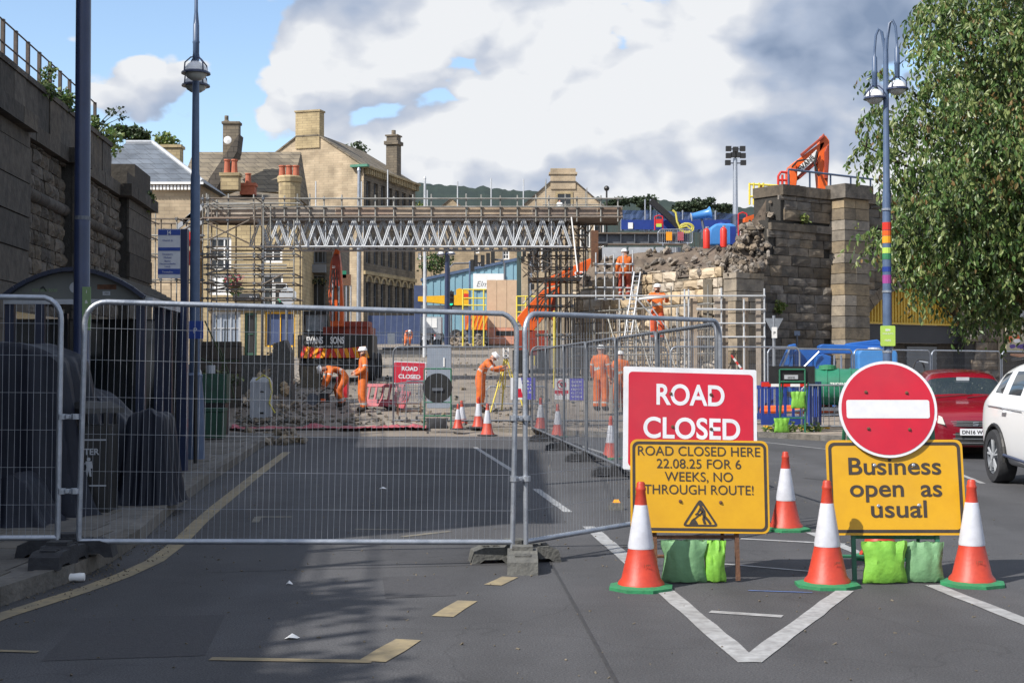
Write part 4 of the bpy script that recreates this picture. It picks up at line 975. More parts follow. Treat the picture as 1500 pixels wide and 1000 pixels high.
# pub and cottages at the left
def chim(root, px0, px1, py0, py1, Y, mt, pots=0, ph=0.5, ox=None, capm='wall_soot_shade', rnd_=False, pm='pot'):
    x0, x1 = X(px0, Y), X(px1, Y); z1, z0 = Z(py0, Y), Z(py1, Y); m_ = MB(); o = root.location; cx_ = (x0 + x1) / 2; w = x1 - x0
    mi = root.matrix_basis.inverted()
    if rnd_: m_.lathe([(0, w / 2 * .92), (z1 - z0 - .25, w / 2 * .92)], 14, (cx_, Y + w / 2, z0)); m_.lathe([(-.25, w / 2), (0, w / 2 * 1.08), (.06, w / 2)], 14, (cx_, Y + w / 2, z1))
    else: m_.box((cx_, Y + w * .35, (z0 + z1) / 2), (w, w * .7, z1 - z0)); m_.box((cx_, Y + w * .35, z1 - .08), (w * 1.15, w * .85, .16))
    mesh_xf(m_, mi); ch = m_.part('chimney', mt, root)
    for k in range(pots):
        p_ = MB(); xx = x0 + w * (k + .7) / (pots + .4); p_.lathe([(0, .19), (ph * .15, .17), (ph * .85, .14), (ph * .9, .18), (ph, .17), (ph - .05, .1)], 10, (xx, Y + w * .35, z1)); mesh_xf(p_, mi); p_.part('chimney_pot', pm, ch)
    return ch
dm('grey_lt2', (.25, .29, .35), (.21, .25, .31), rough=.5)
Y = 70
pub = thing('stone_pub', 'golden stone pub with a white sash window behind the left scaffold', 'building', (X(296, Y), Y, 1.5))
w = X(442, Y) - X(296, Y); h = Z(306, Y) - 1.5; lx = lambda px: X(px, Y) - X(296, Y); lz = lambda py: Z(py, Y) - 1.5
ops = [(lx(306), lz(395), lx(338), lz(347)), (lx(306), lz(432), lx(338), lz(400)), (lx(385), lz(385), lx(413), lz(358)), (lx(384), lz(452), lx(414), lz(402)), (lx(308), lz(505), lx(352), lz(456)), (lx(358), lz(520), lx(376), lz(458)), (lx(388), lz(508), lx(432), lz(457))]
mb = MB(); facade(mb, w, h, ops, .2); mb.quad((w, 0, 0), (w, 9, 0), (w, 9, h), (w, 0, h)); mb.quad((0, 9, 0), (0, 0, 0), (0, 0, h), (0, 9, h)); mb.part('wall', 'wall_gold2', pub)
window(pub, *ops[0], .15, 'white', 'glass', 3, 3, .12); window(pub, *ops[1], .15, 'white', 'white', 1, 1, .1); window(pub, *ops[2], .15, 'white', 'glass', 2, 2, .12); window(pub, *ops[3], .15, 'white', 'glass', 2, 1, .1)
window(pub, *ops[4], .15, 'grey_lt', 'grey_lt2', 3, 2, .12); window(pub, *ops[5], .15, 'green_bin', 'black', 1, 2, .12); window(pub, *ops[6], .15, 'yellow', 'blue_sheet', 2, 1, .08)
m_ = MB(); m_.bbox((lx(304), -.12, lz(455)), (lx(436), -.01, lz(446))); m_.part('shop_fascia', 'shopdark', pub)
m_ = MB(); m_.bbox((lx(303), -.06, lz(545)), (lx(357), -.0, lz(507))); m_.part('stall_riser', 'wall_soot_shade', pub)
m_ = MB(); m_.prism([V((lx(341), -.1, lz(430))), V((lx(380), -.1, lz(430))), V((lx(380), -.1, lz(440))), V((lx(341), -.1, lz(440)))], (0, .08, 0)); sg = m_.part('pub_sign', 'shopdark', pub); txt('INN', .22, lx(371), lz(438), -.105, 'sign_white', sg)
m_ = MB()
e = .35; m_.add([(-e, -e, h), (w + e, -e, h), (w + e, 9 + e, h), (-e, 9 + e, h), (lx(325), 4.5, lz(262)), (lx(385), 4.5, lz(268))], [(0, 1, 5, 4), (1, 2, 5), (2, 3, 4, 5), (3, 0, 4), (0, 3, 2, 1)]); m_.part('roof', 'stone_roof', pub)
m_ = MB(); m_.box((w / 2, -.3, h - .1), (w + .7, .16, .16)); m_.part('gutter', 'black', pub)
chim(pub, 403, 438, 258, 306, 69, 'wall_gold2', 3, .6, rnd_=True)
chim(pub, 322, 348, 253, 278, 72, 'wall_gold2', 2, .75)
chim(pub, 350, 372, 268, 285, 73, 'pot', 1, .55)
# dark shopfront beside the pub, street shade put into its wall colour
sf = thing('shaded_shop', 'dark shaded shop with bay window and hanging baskets beside the pub', 'building', (X(430, 74), 74, 1.5))
w = X(486, 74) - X(430, 74); h = Z(318, 74) - 1.5; l2 = lambda px, py: (X(px, 74) - X(430, 74), Z(py, 74) - 1.5)
o1 = (l2(434, 392)[0], l2(0, 392)[1], l2(446, 0)[0], l2(0, 362)[1]); o2 = (l2(458, 0)[0], l2(0, 386)[1], l2(478, 0)[0], l2(0, 362)[1]); o3 = (l2(440, 0)[0], l2(0, 450)[1], l2(476, 0)[0], l2(0, 402)[1])
mb = MB(); facade(mb, w, h, [o1, o2, o3], .25); mb.quad((w, 0, 0), (w, 8, 0), (w, 8, h), (w, 0, h)); mb.part('wall', 'wall_soot_shade', sf)
for o_ in (o1, o2, o3): window(sf, *o_, .2, 'grey_cab', 'glass', 3, 1, .08)
m_ = MB(); m_.bbox((l2(444, 0)[0], -.3, l2(0, 392)[1]), (l2(455, 0)[0], -.27, l2(0, 362)[1])); m_.part('banner', 'white', sf)
m_ = MB(); m_.bbox((l2(455, 0)[0], -.5, l2(0, 400)[1]), (l2(478, 0)[0], -.02, l2(0, 388)[1])); m_.part('bay_base', 'grey_cab', sf)
mb = MB(); rnd = random.Random(3)
for px in (441, 452, 463, 474): leafcloud(mb, V((l2(px, 0)[0], -.35, l2(0, 412)[1])), (.22, .2, .22), 50, .12, rnd, ('leaf_dark', 'leaf_red'), (4, 1))
mb.part('hanging_baskets', None, sf, kind='stuff')

# cottage with stone roof and the slate hip-roofed building
Y = 92; x0, x1 = X(268, Y), X(420, Y); zr, ze = Z(209, Y), Z(282, Y)
ct = thing('stone_cottage', 'low cottage with a broad mossy stone slate roof and dark chimney', 'building', (x0, Y, 2))
w = x1 - x0; m_ = MB(); m_.bbox((0, 0, 0), (w, 8, ze - 2)); m_.part('wall', 'wall_gold2', ct)
m_ = MB(); m_.prism([(-.3, -.3, ze - 2), (-.3, 4, zr - 2), (-.3, 8.3, ze - 2)], (w + .6, 0, 0)); m_.part('roof', 'stone_roof', ct)
ch = chim(ct, 325, 348, 178, 232, 91.5, 'wall_soot_shade', 0); p_ = MB(); p_.lathe([(0, .25), (.7, .22), (.75, .3), (.9, .25), (1.0, .14), (1.3, .14)], 10, (X(328, 91.5), 92, Z(196, 91.5))); mesh_xf(p_, ct.matrix_basis.inverted()); p_.part('chimney_pot', 'wall_soot_shade', ch)
m_ = MB(); m_.lathe([(0, .02), (.05, .25), (.08, .27)], 16, (X(329, 90), 90.6, Z(203, 90)), 'Y'); mesh_xf(m_, ct.matrix_basis.inverted()); m_.part('satellite_dish', 'white', ct)
m_ = MB(); q = [at(350, 196, 90), at(306, 262, 90), at(296, 285, 90), at(312, 285, 90), at(347, 222, 90)]; mesh_xf(m_.prism(q, (0, 1.5, 0)), ct.matrix_basis.inverted()); m_.part('dark_gable_wall', 'stone_roof_dark', ct)
Y = 72; bx = X(118, Y); hb = thing('slate_roofed_hall', 'stone hall with a blue grey hipped slate roof and white eaves teeth', 'building', (bx, Y, 1.5))
w = X(288, Y) - bx; h = Z(268, Y) - 1.5; zr = Z(216, Y) - 1.5 + .9
m_ = MB(); m_.bbox((0, 0, 0), (w, 8, h)); m_.part('wall', 'wall_gold', hb)
rx = X(222, Y + 4) - bx; e = .35; m_ = MB(); m_.add([(-e, -e, h), (w + e, -e, h), (w + e, 8 + e, h), (-e, 8 + e, h), (1.2, 4, zr), (rx, 4, zr)], [(0, 1, 5, 4), (1, 2, 5), (2, 3, 4, 5), (3, 0, 4), (0, 3, 2, 1)]); m_.part('roof', 'slate', hb)
m_ = MB(); m_.tube((1.2, 4, zr + .03), (rx, 4, zr + .03), .12, 6); m_.tube((rx, 4, zr + .03), (w + e, -e, h + .05), .12, 6); m_.part('ridge_tiles', 'grey_lt', hb)
m_ = MB(); m_.box((w / 2, -e - .03, h - .06), (w + .8, .08, .12))
for k in range(34): m_.box((k * w / 33, -e + .1, h - .28), (.12, .14, .24))
m_.part('eaves_teeth', 'white', hb)
chim(hb, 232, 262, 212, 236, 77, 'wall_gold2', 0)
# right-hand gabled building
Y = 125; bz = 4; base = V((X(885, Y), Y, bz)); W_ = X(885, Y) - X(765, Y)
root, roof, (a, b, c) = gable_building('gabled_hall', 'pale golden gabled building with blunt chimney topped gable above the temporary deck', base, 0, W_, 12, Z(303, Y) - bz, Z(268, Y) - bz, 'wall_gold', 'stone_roof_dark', flat_w=2.4, hip=0)
m_ = MB(); m_.box((c, .4, Z(262, Y) - bz), (2.3, 1, 1.9)); m_.box((c, .4, Z(254, Y) - bz), (2.6, 1.2, .2)); m_.part('chimney', 'wall_gold', root)
f = window(root, c - .7, Z(310, Y) - bz, c + .9, Z(281, Y) - bz, -.01, 'wall_gold2', 'glass', 1, 1, .2)
for (px, py) in ((850, 345), (775, 380), (793, 380), (870, 345)):
    xx = X(px, Y) - base.x; zz_ = Z(py, Y) - bz; window(root, xx, zz_ - 1.1, xx + .9, zz_ + 1.1, -.01, 'white', 'glass', 1, 2, .09)
# terrace of far houses and the blue shed
Y = 190; hs = thing('terraced_houses', 'row of distant pale stone houses with white windows under the truss', 'building', (X(604, Y), Y, 6)); w = X(757, Y) - X(604, Y); h = Z(352, Y) - 6
lx = lambda px: X(px, Y) - X(604, Y); lz = lambda py: Z(py, Y) - 6
ops = [(lx(a), lz(d), lx(b), lz(c_)) for (a, c_, b, d) in ((658, 356, 672, 372), (736, 366, 746, 380), (691, 360, 702, 371), (628, 386, 638, 400), (645, 388, 654, 400), (668, 388, 676, 402), (612, 370, 618, 380), (700, 384, 708, 396))]
mb = MB(); facade(mb, w, h, ops, .3); mb.quad((w, 0, 0), (w, 10, 0), (w, 10, h), (w, 0, h)); mb.part('wall', 'wall_far', hs)
for o_ in ops: window(hs, *o_, .2, 'white', 'glass', 2, 2, .16)
m_ = MB(); m_.prism([(-.4, -.4, h), (-.4, 5, h + 3.2), (-.4, 10, h)], (w + .8, 0, 0)); m_.part('roof', 'stone_roof_dark', hs)
Y = 160; x0 = X(628, Y); g2, rf, _ = gable_building('far_cottage', 'small far gabled cottage seen just above the deck rails', (X(694, Y), Y, 6), 0, X(694, Y) - x0, 9, Z(318, Y) - 6, Z(291, Y) - 6, 'wall_far', 'stone_roof_dark')
Y = 105; b0 = V((X(618, Y), Y, 3)); bs = thing('blue_shed', 'pale blue corrugated shed with sloping roofline and white sign', 'building', b0)
w = X(757, Y) - b0.x; k = 0; m_ = MB(); u = 0
zl, zh = Z(412, Y) - 3, Z(382, Y) - 3
while u < w:
    e = min(u + .28, w); za = zl + (zh - zl) * u / w; zb = zl + (zh - zl) * e / w; m_.prism([(u, .05 * (k % 2), 0), (e, .05 * (k % 2), 0), (e, .05 * (k % 2), zb), (u, .05 * (k % 2), za)], (0, .3, 0)); u = e; k += 1
m_.part('cladding', 'sky_clad', bs)
m_ = MB(); m_.prism([(-.1, -.12, zl), (w, -.12, zh), (w, -.12, zh + .22), (-.1, -.12, zl + .22)], (0, 6, 0)); m_.part('roof_edge', 'lampblue', bs)
m_ = MB(); m_.bbox((X(693, Y) - b0.x, -.12, Z(424, Y) - 3), (X(739, Y) - b0.x, -.05, Z(401, Y) - 3)); sg = m_.part('sign_board', 'white', bs)
txt('Elm', .62, X(706, Y) - b0.x, Z(420, Y) - 3, -.125, 'grey_cab', sg, shear=.3)

# trees behind the roofs
for i, (px, py, Y, r_, n_, mats, w_, lab) in enumerate([
    (195, 203, 100, (1.7, 1.6, .9), 1100, ('leaf_dark', 'leaf'), (3, 1), 'dark round tree top behind the slate roof ridge'),
    (245, 210, 110, (1.5, 1.4, .8), 900, ('leaf_yel', 'leaf'), (2, 2), 'lighter green tree top beside the small chimney of the slate roof'),
    (520, 222, 130, (1.3, 1.2, .9), 260, ('leaf_dark',), (1,), 'sparse dark tree poking above the warehouse roof'),
    (622, 320, 150, (1.8, 2, 2.2), 900, ('leaf_yel', 'leaf'), (3, 1), 'yellow green tree at the far corner of the warehouse'),
    (640, 385, 150, (2.2, 2, 1.2), 700, ('leaf', 'leaf_dark'), (1, 1), 'low green tree in front of the far terraced houses'),
    (150, 205, 60, (.9, .9, .8), 500, ('leaf', 'leaf_b'), (1, 1), 'green bush top seen just right of the navy pole')]):
    p = at(px, py, Y); g = 3.0; tr = bush('tree', lab, 'tree', (p.x, p.y, g), r_, n_, .32 if Y > 90 else .2, mats, w_, seed=100 + i, trunk=max(.5, p.z - g - r_[2]), k=10, group='trees behind the roofs')
rnd = random.Random(8)
for i, px in enumerate((905, 935, 948, 1000, 1020, 1032, 1062)):
    py = (297, 297, 297, 304, 302, 301, 306)[i]; Y = 300; p = at(px, py, Y); r_ = (3.2, 3, 1.8) if i in (2, 5) else (3, 3, 1.2)
    bush('tree', ('round dark far tree just right of the gabled hall', 'flat dark far tree left of the taller round one', 'tall round dark far tree behind the deck rail end', 'low dark far tree above the blue netting', 'mid sized far tree left of the big one near the floodlight', 'biggest round dark far tree left of the floodlight mast', 'low far tree beside the floodlight mast')[i], 'tree', (p.x, p.y, 8), r_, 1100, .6, ('leaf_dark', 'wood_mid'), (1, 2), seed=140 + i, trunk=p.z - 8 - r_[2], k=10, group='trees behind the roofs')

# ---------------------------------------------------------------- the big cherry tree on the right
def cherry():
    rnd = random.Random(42); base = V((12.9, 28.5, 0.1)); root = thing('cherry_tree', 'large leafy cherry tree with drooping leaves filling the upper right corner', 'tree', base)
    cr = [MB() for _ in range(6)]; tb = MB(); lb = []
    trunk = [V((0, 0, 0)), V((.05, 0, 1.2)), V((-.1, .1, 2.4)), V((0, 0, 3.4))]; tb.path(trunk, [.34, .27, .24, .2], 12); tb.part('trunk', 'bark', root, smooth=True)
    mats = ('leaf', 'leaf_b', 'leaf_red', 'leaf_dark'); n_leaf = 0
    def leaf(mb, p, s, w):
        d = V((rnd.gauss(0, .5), rnd.gauss(0, .5), -.95 + rnd.gauss(0, .35))).normalized(); q = (Matrix.Rotation(rnd.uniform(0, 6.28), 3, d) @ d.orthogonal().normalized()) * s * .22; nn = d.cross(q).normalized() * s * .1
        mb.add([p, p + d * s * .35 + q + nn, p + d * s * .72 + q * .8 + nn, p + d * s, p + d * s * .72 - q * .8 + nn, p + d * s * .35 - q + nn], [(0, 1, 2, 3), (0, 3, 4, 5)], rnd.choices(mats, w)[0])
    # clump centres filling an irregular crown
    cl = []
    lim = [(1262, 60), (1283, 75), (1258, 215), (1268, 140), (1275, 165)]
    for (px, py, sp_) in ((1266, 205, .11), (1278, 214, .14), (1294, 222, .16), (1314, 220, .2), (1288, 104, .11), (1292, 130, .12), (1288, 158, .13), (1300, 170, .15), (1310, 190, .2), (1296, 262, .10), (1320, 262, .18), (1312, 345, .2), (1296, 352, .14), (1282, 340, .1), (1262, 348, .08), (1280, 362, .09), (1322, 368, .2),
                         (1370, 12, .3), (1395, 8, .3), (1362, 40, .2), (1368, 70, .25), (1390, 55, .3), (1362, 120, .25), (1360, 155, .25), (1345, 185, .25), (1345, 250, .3), (1350, 300, .3), (1345, 340, .4), (1360, 380, .35), (1340, 385, .22), (1358, 395, .25), (1388, 408, .28), (1415, 425, .3), (1440, 448, .3), (1480, 445, .35), (1335, 290, .2)):
        for k in range(3 if px > 1330 else 2): cl.append((at(px + rnd.uniform(-2, 8), py + rnd.uniform(-5, 5), rnd.uniform(26.0, 29.5)) - base, sp_ * 1.25, 1.0))
    k = 0
    while k < 430:
        px, py, Y = rnd.uniform(1320, 1640), rnd.uniform(-110, 450), rnd.uniform(25.2, 32)
        edge = 1408 + 18 * math.sin(py * .035) if py < 190 else 1368 + 12 * math.sin(py * .05)
        if px < edge + 14 or py > 430 - max(0, (1460 - px)) * .55: continue
        # gaps where the sky shows
        if ((px - 1418) / 22) ** 2 + ((py - 18) / 26) ** 2 < 1 or ((px - 1400) / 24) ** 2 + ((py - 215) / 12) ** 2 < 1: continue
        if mnoise.noise(V((px * .022, py * .026, 3.3))) < -.24 and py < 260: continue
        cl.append((at(px, py, Y) - base, rnd.uniform(.28, .5), 1)); k += 1
    for i, (c, r_, dn) in enumerate(cl):
        top = rnd.random(); w = (5, 4.5, .35, 1.2) if c.z > 6 else (5, 3.5, .12, 2)
        if rnd.random() < .10: w = (3, 3, 2.2, 0)
        n = int(180 * dn * (r_ / .35) ** 1.5); n = min(n, 310)
        mb = cr[i % 6]
        # sprays: short twigs with hanging leaves
        for s in range(max(2, n // 11)):
            a = V((rnd.gauss(0, 1), rnd.gauss(0, 1), rnd.gauss(0, .75))); a = a.normalized() * r_ * rnd.random() ** .4; d = V((a.x, a.y, a.z * .3)) ; d = d.normalized() if d.length > .01 else V((1, 0, 0))
            p0 = c + a
            for q in range(11):
                p = p0 + d * (q * .045) + V((0, 0, -.004 * q * q)) + V((rnd.uniform(-.035, .035),) * 3); leaf(mb, p, rnd.uniform(.09, .16), w)
    for i, mb in enumerate(cr): pass
    al = MB()
    for mb in cr:
        kk = len(al.v); al.v += mb.v; al.f += [tuple(x + kk for x in f) for f in mb.f]; al.m += [al.mi(mb.mats[x]) for x in mb.m]
    al.part('crown', None, root, kind='stuff')
    # limbs reaching towards the clumps
    limb = [V((0, 0, 3.3)), V((-.2, 0, 3.0)), V((.1, .2, 2.6))]
    tgt = [at(px, py, Y) - base for (px, py, Y) in ((1290, 175, 27.5), (1335, 140, 28), (1375, 40, 28), (1450, 30, 28.5), (1330, 300, 27.5), (1290, 355, 27.5), (1350, 410, 28), (1440, 190, 27), (1480, 320, 27), (1520, 60, 29), (1600, 120, 30), (1262, 212, 27.5), (1400, 220, 27), (1560, 300, 30), (1480, 110, 26.4))]
    for i, e in enumerate(tgt):
        s = limb[i % 3]; mid = s.lerp(e, .45) + V((rnd.uniform(-.3, .3), rnd.uniform(-.3, .3), .5)); m2 = s.lerp(e, .75) + V((rnd.uniform(-.2, .2), rnd.uniform(-.2, .2), .35))
        m_ = MB(); m_.path([s, mid, m2, e], [.11, .06, .035, .012], 7); m_.part('limb', 'bark', root, smooth=True)
        for q in range(7):
            t_ = rnd.uniform(.35, 1); p = mid.lerp(e, t_); m3 = p + V((rnd.uniform(-.9, .9), rnd.uniform(-.7, .7), rnd.uniform(-.2, .6))); tb2 = MB()
            tb2.path([p, p.lerp(m3, .5) + V((0, 0, .1)), m3], [.02, .012, .006], 4); tb2.part('branch', 'bark', root)
cherry()
# ---------------------------------------------------------------- steel mesh fence panels
PL = 3.42
def panel_mesh():
    h0, h1, r, cr_ = 0.17, 1.98, .0215, .16
    pts = [V((0.02, 0, 0.03)), V((.02, 0, h1 - cr_))]
    for k in range(1, 7): a = math.pi - k * math.pi / 12; pts.append(V((.02 + cr_ + cr_ * math.cos(a), 0, h1 - cr_ + cr_ * math.sin(a))))
    for k in range(1, 7): a = math.pi / 2 - k * math.pi / 12; pts.append(V((PL - .02 - cr_ + cr_ * math.cos(a), 0, h1 - cr_ + cr_ * math.sin(a))))
    pts.append(V((PL - .02, 0, .03)))
    fr = MB(); fr.path(pts, r, 10); fr.tube((.02, 0, h0), (PL - .02, 0, h0), r, 10)
    wr = MB(); rnd = random.Random(2); n = 73
    for k in range(1, n):
        x = .02 + (PL - .04) * k / n; top = h1
        dx = min(x - .02, PL - .02 - x)
        if dx < cr_: top = h1 - cr_ + math.sqrt(max(0, cr_ ** 2 - (cr_ - dx) ** 2))
        b = rnd.uniform(-.004, .004); wr.path([(x, -.012, h0 - .02), (x + b, -.012 + rnd.uniform(-.006, .006), 1.0), (x, -.012, top + .01)], .0016, 4)
    for z in (.42, .70, .98, 1.26, 1.54, 1.78): wr.tube((.02, -.016, z), (PL - .02, -.016, z), .0016, 4)
    return fr, wr
_fr, _wr = panel_mesh()
FRM = _fr.mesh('frame', 'galv', True); WRM = _wr.mesh('wire_mesh', 'galv_wire')
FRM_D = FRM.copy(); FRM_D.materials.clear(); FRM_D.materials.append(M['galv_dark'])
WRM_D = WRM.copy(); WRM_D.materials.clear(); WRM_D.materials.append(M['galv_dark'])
def fence_panel(a, b, label, dz0=0.0, dz1=0.0, group='mesh fence panels', dark=False, scale_len=True):
    a, b = V(a), V(b); d = b - a; ln = math.hypot(d.x, d.y)
    t = thing('mesh_barrier', label, 'fence panel', (a.x, a.y, a.z), group=group)
    t.rotation_euler = (0, -math.atan2(d.z, ln), math.atan2(d.y, d.x))
    t.scale = (ln / PL, 1, 1)
    obj('frame', FRM_D if dark else FRM, t); obj('wire_mesh', WRM_D if dark else WRM, t)['kind'] = 'stuff'; return t
fence_panel((-6.80, 9.9, .13), (-3.40, 10.30, .10), 'mesh fence panel at the left edge, in front of the bus shelter')
fence_panel((-3.29, 10.32, .07), (0.02, 10.83, .0), 'big mesh fence panel square across the road in the middle')
fence_panel((0.10, 10.85, 0.0), (2.02, 13.15, .03), 'mesh fence panel turned away behind the red road closed sign')
c0, c1 = V((2.0, 13.3, 0)), V((.47, 32.2, 0)); k5 = 6
side = ['nearest', 'second', 'third', 'fourth', 'fifth', 'farthest']
for k in range(k5):
    p, q = c0.lerp(c1, k / k5), c0.lerp(c1, (k + .985) / k5)
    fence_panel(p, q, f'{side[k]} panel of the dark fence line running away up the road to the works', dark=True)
fx = [(-2.95, 33.7), (.45, 33.5), (3.87, 33.5), (7.2, 33.9)]
for k, lab in enumerate(('far mesh panel behind the stooping surveyor and his yellow tripod', 'far mesh panel holding the prohibition and blue notices', 'far mesh panel ending at the tall timber posts')):
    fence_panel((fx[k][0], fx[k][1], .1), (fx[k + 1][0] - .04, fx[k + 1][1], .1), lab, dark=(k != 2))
ra = V((4.0, 34.6, .1)); rd = V((.81, .586, 0)).normalized()
labs = ['mesh panel in front of the scaffolded pier at the give way sign', 'mesh panel in front of the blue lifting arm', 'mesh panel in front of the blue tank and shuttered arch', 'mesh panel behind the roof of the red car', 'mesh panel above the white car at the right edge', 'mesh panel past the right edge shop']
rl0 = V((6.75, 36.1, .1))
for k in range(5): fence_panel(rl0 + rd * 3.44 * k, rl0 + rd * (3.44 * k + 3.40), labs[k])
# couplers
def coupler(p, rz, lab):
    t = thing('fence_clip', lab, 'clip', p, rz, group='clips joining the fence panels'); m_ = MB(); m_.lathe([(-.02, .034), (.02, .034)], 10, (-.05, 0, 0)); m_.lathe([(-.02, .034), (.02, .034)], 10, (.05, 0, 0)); m_.box((0, 0, 0), (.10, .022, .035)); m_.part('clip_body', 'galv', t)
    m2 = MB(); m2.tube((0, -.035, 0), (0, .03, 0), .014, 6); m2.part('bolt', 'galv', t)
coupler((0.065, 10.84, 1.20 - .05), .15, 'upper steel clip joining the middle fence panels'); coupler((0.065, 10.84, .67), .15, 'lower steel clip joining the middle fence panels')
coupler((-3.345, 10.31, 1.18), .1, 'upper steel clip joining the left pair of fence panels'); coupler((-3.345, 10.31, .62), .1, 'lower steel clip joining the left pair of fence panels')

def foot_mesh():
    mb = MB(); L2, w, h = .36, .115, .125      # long block: sloping ends, hollow underside, slots
    prof = [(-L2, 0), (-L2 + .06, 0), (-L2 + .10, .03), (-.12, .03), (-.09, 0), (.09, 0), (.12, .03), (L2 - .10, .03), (L2 - .06, 0), (L2, 0), (L2 - .02, h * .75), (L2 - .10, h), (.10, h), (.08, h + .02), (-.08, h + .02), (-.10, h), (-L2 + .10, h), (-L2 + .02, h * .75)]
    mb.prism([V((x, -w, z)) for x, z in prof], (0, 2 * w, 0))
    for x in (-.24, -.16, .16, .24): mb.box((x, 0, h + .006), (.05, .12, .012))
    mb.box((0, 0, h + .03), (.14, .16, .04)); return mb.mesh('fence_foot', 'foot')
FTM = foot_mesh(); FTR = FTM.copy(); FTR.materials.clear(); FTR.materials.append(M['rubber'])
def foot(x, y, z, rz, label, dark=False, s=1.0):
    o = bpy.data.objects.new('barrier_block', FTR if dark else FTM); COL.objects.link(o); o.location = (x, y, z); o.rotation_euler = (0, 0, rz); o.scale = (s, s, s)
    o['label'] = label; o['category'] = 'fence foot'; o['group'] = 'block feet under the fences'
foot(.08, 10.58, 0, R(90), 'grey block foot pointing at the camera under the middle fence joint'); foot(.02, 10.98, 0.001, R(10), 'grey block foot lying along the fence under the middle joint')
foot(-3.30, 9.98, .12, R(90), 'black rubber foot pointing at the camera under the left fence joint', True, .95); foot(-3.38, 10.40, .121, R(6), 'black rubber foot lying along the left fence joint', True)
for k in range(1, 6):
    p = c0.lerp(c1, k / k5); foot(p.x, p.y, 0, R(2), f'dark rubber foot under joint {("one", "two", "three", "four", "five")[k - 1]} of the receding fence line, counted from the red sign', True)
foot(2.0, 13.3, 0, R(5), 'dark rubber foot hidden behind the red road closed sign', True)
for k in range(1, 5):
    p = rl0 + rd * 3.44 * k; foot(p.x, p.y, .11, R(125), ('grey foot between the blue arm and the blue tank panels', 'grey foot behind the no entry sign', 'grey foot behind the red car', 'grey foot behind the white car')[k - 1])
# spare feet and a rock by the receding line
t = thing('broken_block', 'small pale broken block with a yellow cap by the fence foot near the red sign', 'block', gp(903, 746)); m_ = MB(); m_.box((0, 0, .04), (.16, .12, .08), taper=.8); m_.part('block', 'foot', t); m_ = MB(); m_.box((.0, -.01, .095), (.08, .07, .03), taper=.6); m_.part('cap', 'hivis_yel', t)

# ---------------------------------------------------------------- traffic cones
def cone_parts():
    b = MB(); b.lathe([(0, .235), (.022, .235), (.036, .17), (.036, .10)], 8); base = b.mesh('base', 'cone_green')
    b = MB(); b.lathe([(.034, .165), (.05, .16), (.075, .138), (.284, .0895)], 24); lo = b.mesh('lower_body', 'cone_red', True)
    b = MB(); b.lathe([(.284, .091), (.30, .0925), (.58, .0475), (.588, .045)], 24); sl = b.mesh('reflective_sleeve', 'cone_white', True)
    b = MB(); b.lathe([(.588, .044), (.68, .033), (.69, .036), (.705, .036), (.715, .030), (.735, .030), (.748, .022), (.75, .0)], 20); up = b.mesh('top', 'cone_red', True)
    b = MB(); b.lathe([(0, .235), (.022, .235), (.036, .17), (.036, .10)], 8); bb = b.mesh('base', 'rubber')
    return base, lo, sl, up, bb
CB, CLo, CS, CU, CBB = cone_parts()
CLD, CUD = CLo.copy(), CU.copy()
for m_ in (CLD, CUD): m_.materials.clear(); m_.materials.append(M['cone_dull'])
def cone(p, label, rz=0.3, green=True, dull=False, s=1.0, tilt=(0, 0), mark=None):
    t = thing('traffic_cone', label, 'traffic cone', p, group='orange and white traffic cones'); t.rotation_euler = (tilt[0], tilt[1], rz); t.scale = (s, s, s)
    obj('base', CB if green else CBB, t); obj('lower_body', CLD if dull else CLo, t); obj('reflective_sleeve', CS, t); obj('top', CUD if dull else CU, t)
    if mark: txt(mark, .026, 0.0, .17, -.127, 'rust', t, name='stamp')
    return t
cone(gp(939, 862), 'cone on the left in front of the yellow road closed here board', R(15), mark='J PM')
cone(gp(1212, 858), 'cone at the left front corner of the business open sign', R(20), mark='J.PM')
cone(gp(1424, 856), 'cone at the right front corner of the business open sign', R(5), mark='J PM')
cone(gp(1151, 776), 'cone standing further back between the two big signs', R(25))
cone(gp(1289, 818), 'cone mostly hidden behind the business open sign', R(10))
cone(gp(895, 672), 'cone just left of the red sign, seen through the dark fence', R(0), dull=True, s=.98)
cone(gp(817, 640), 'cone by the feet of the receding fence, between the blue notices', R(0), dull=True)
cone(gp(714, 638), 'dull dark based cone in front of the surveyor', R(0), green=False, dull=True)
cone(gp(679, 630), 'leaning dull cone left of the surveyor cone, nearest the round sign', R(0), green=False, dull=True, tilt=(0, R(-4)))
cone(V((X(701, 32.9), 32.9, .12)), 'small bright cone at the feet of the stooping surveyor', green=False)
cone(V((X(792, 31.9), 31.9, .12)), 'cone right of the middle fence joint beside the prohibition notice', green=False)
cone(V((X(671, 32.2), 32.2, .12)), 'short cone half hidden left of the surveyor', green=False, s=.8)
for i, (px, py, Y, lab) in enumerate(((637, 501, 92, 'tiny far cone beside the white notice in the works'), (620, 502, 95, 'tiny far cone left of the other near the blue hoarding'))):
    cone(V((X(px, Y), Y, G(X(px, Y), Y))), lab, green=False, s=1.0)

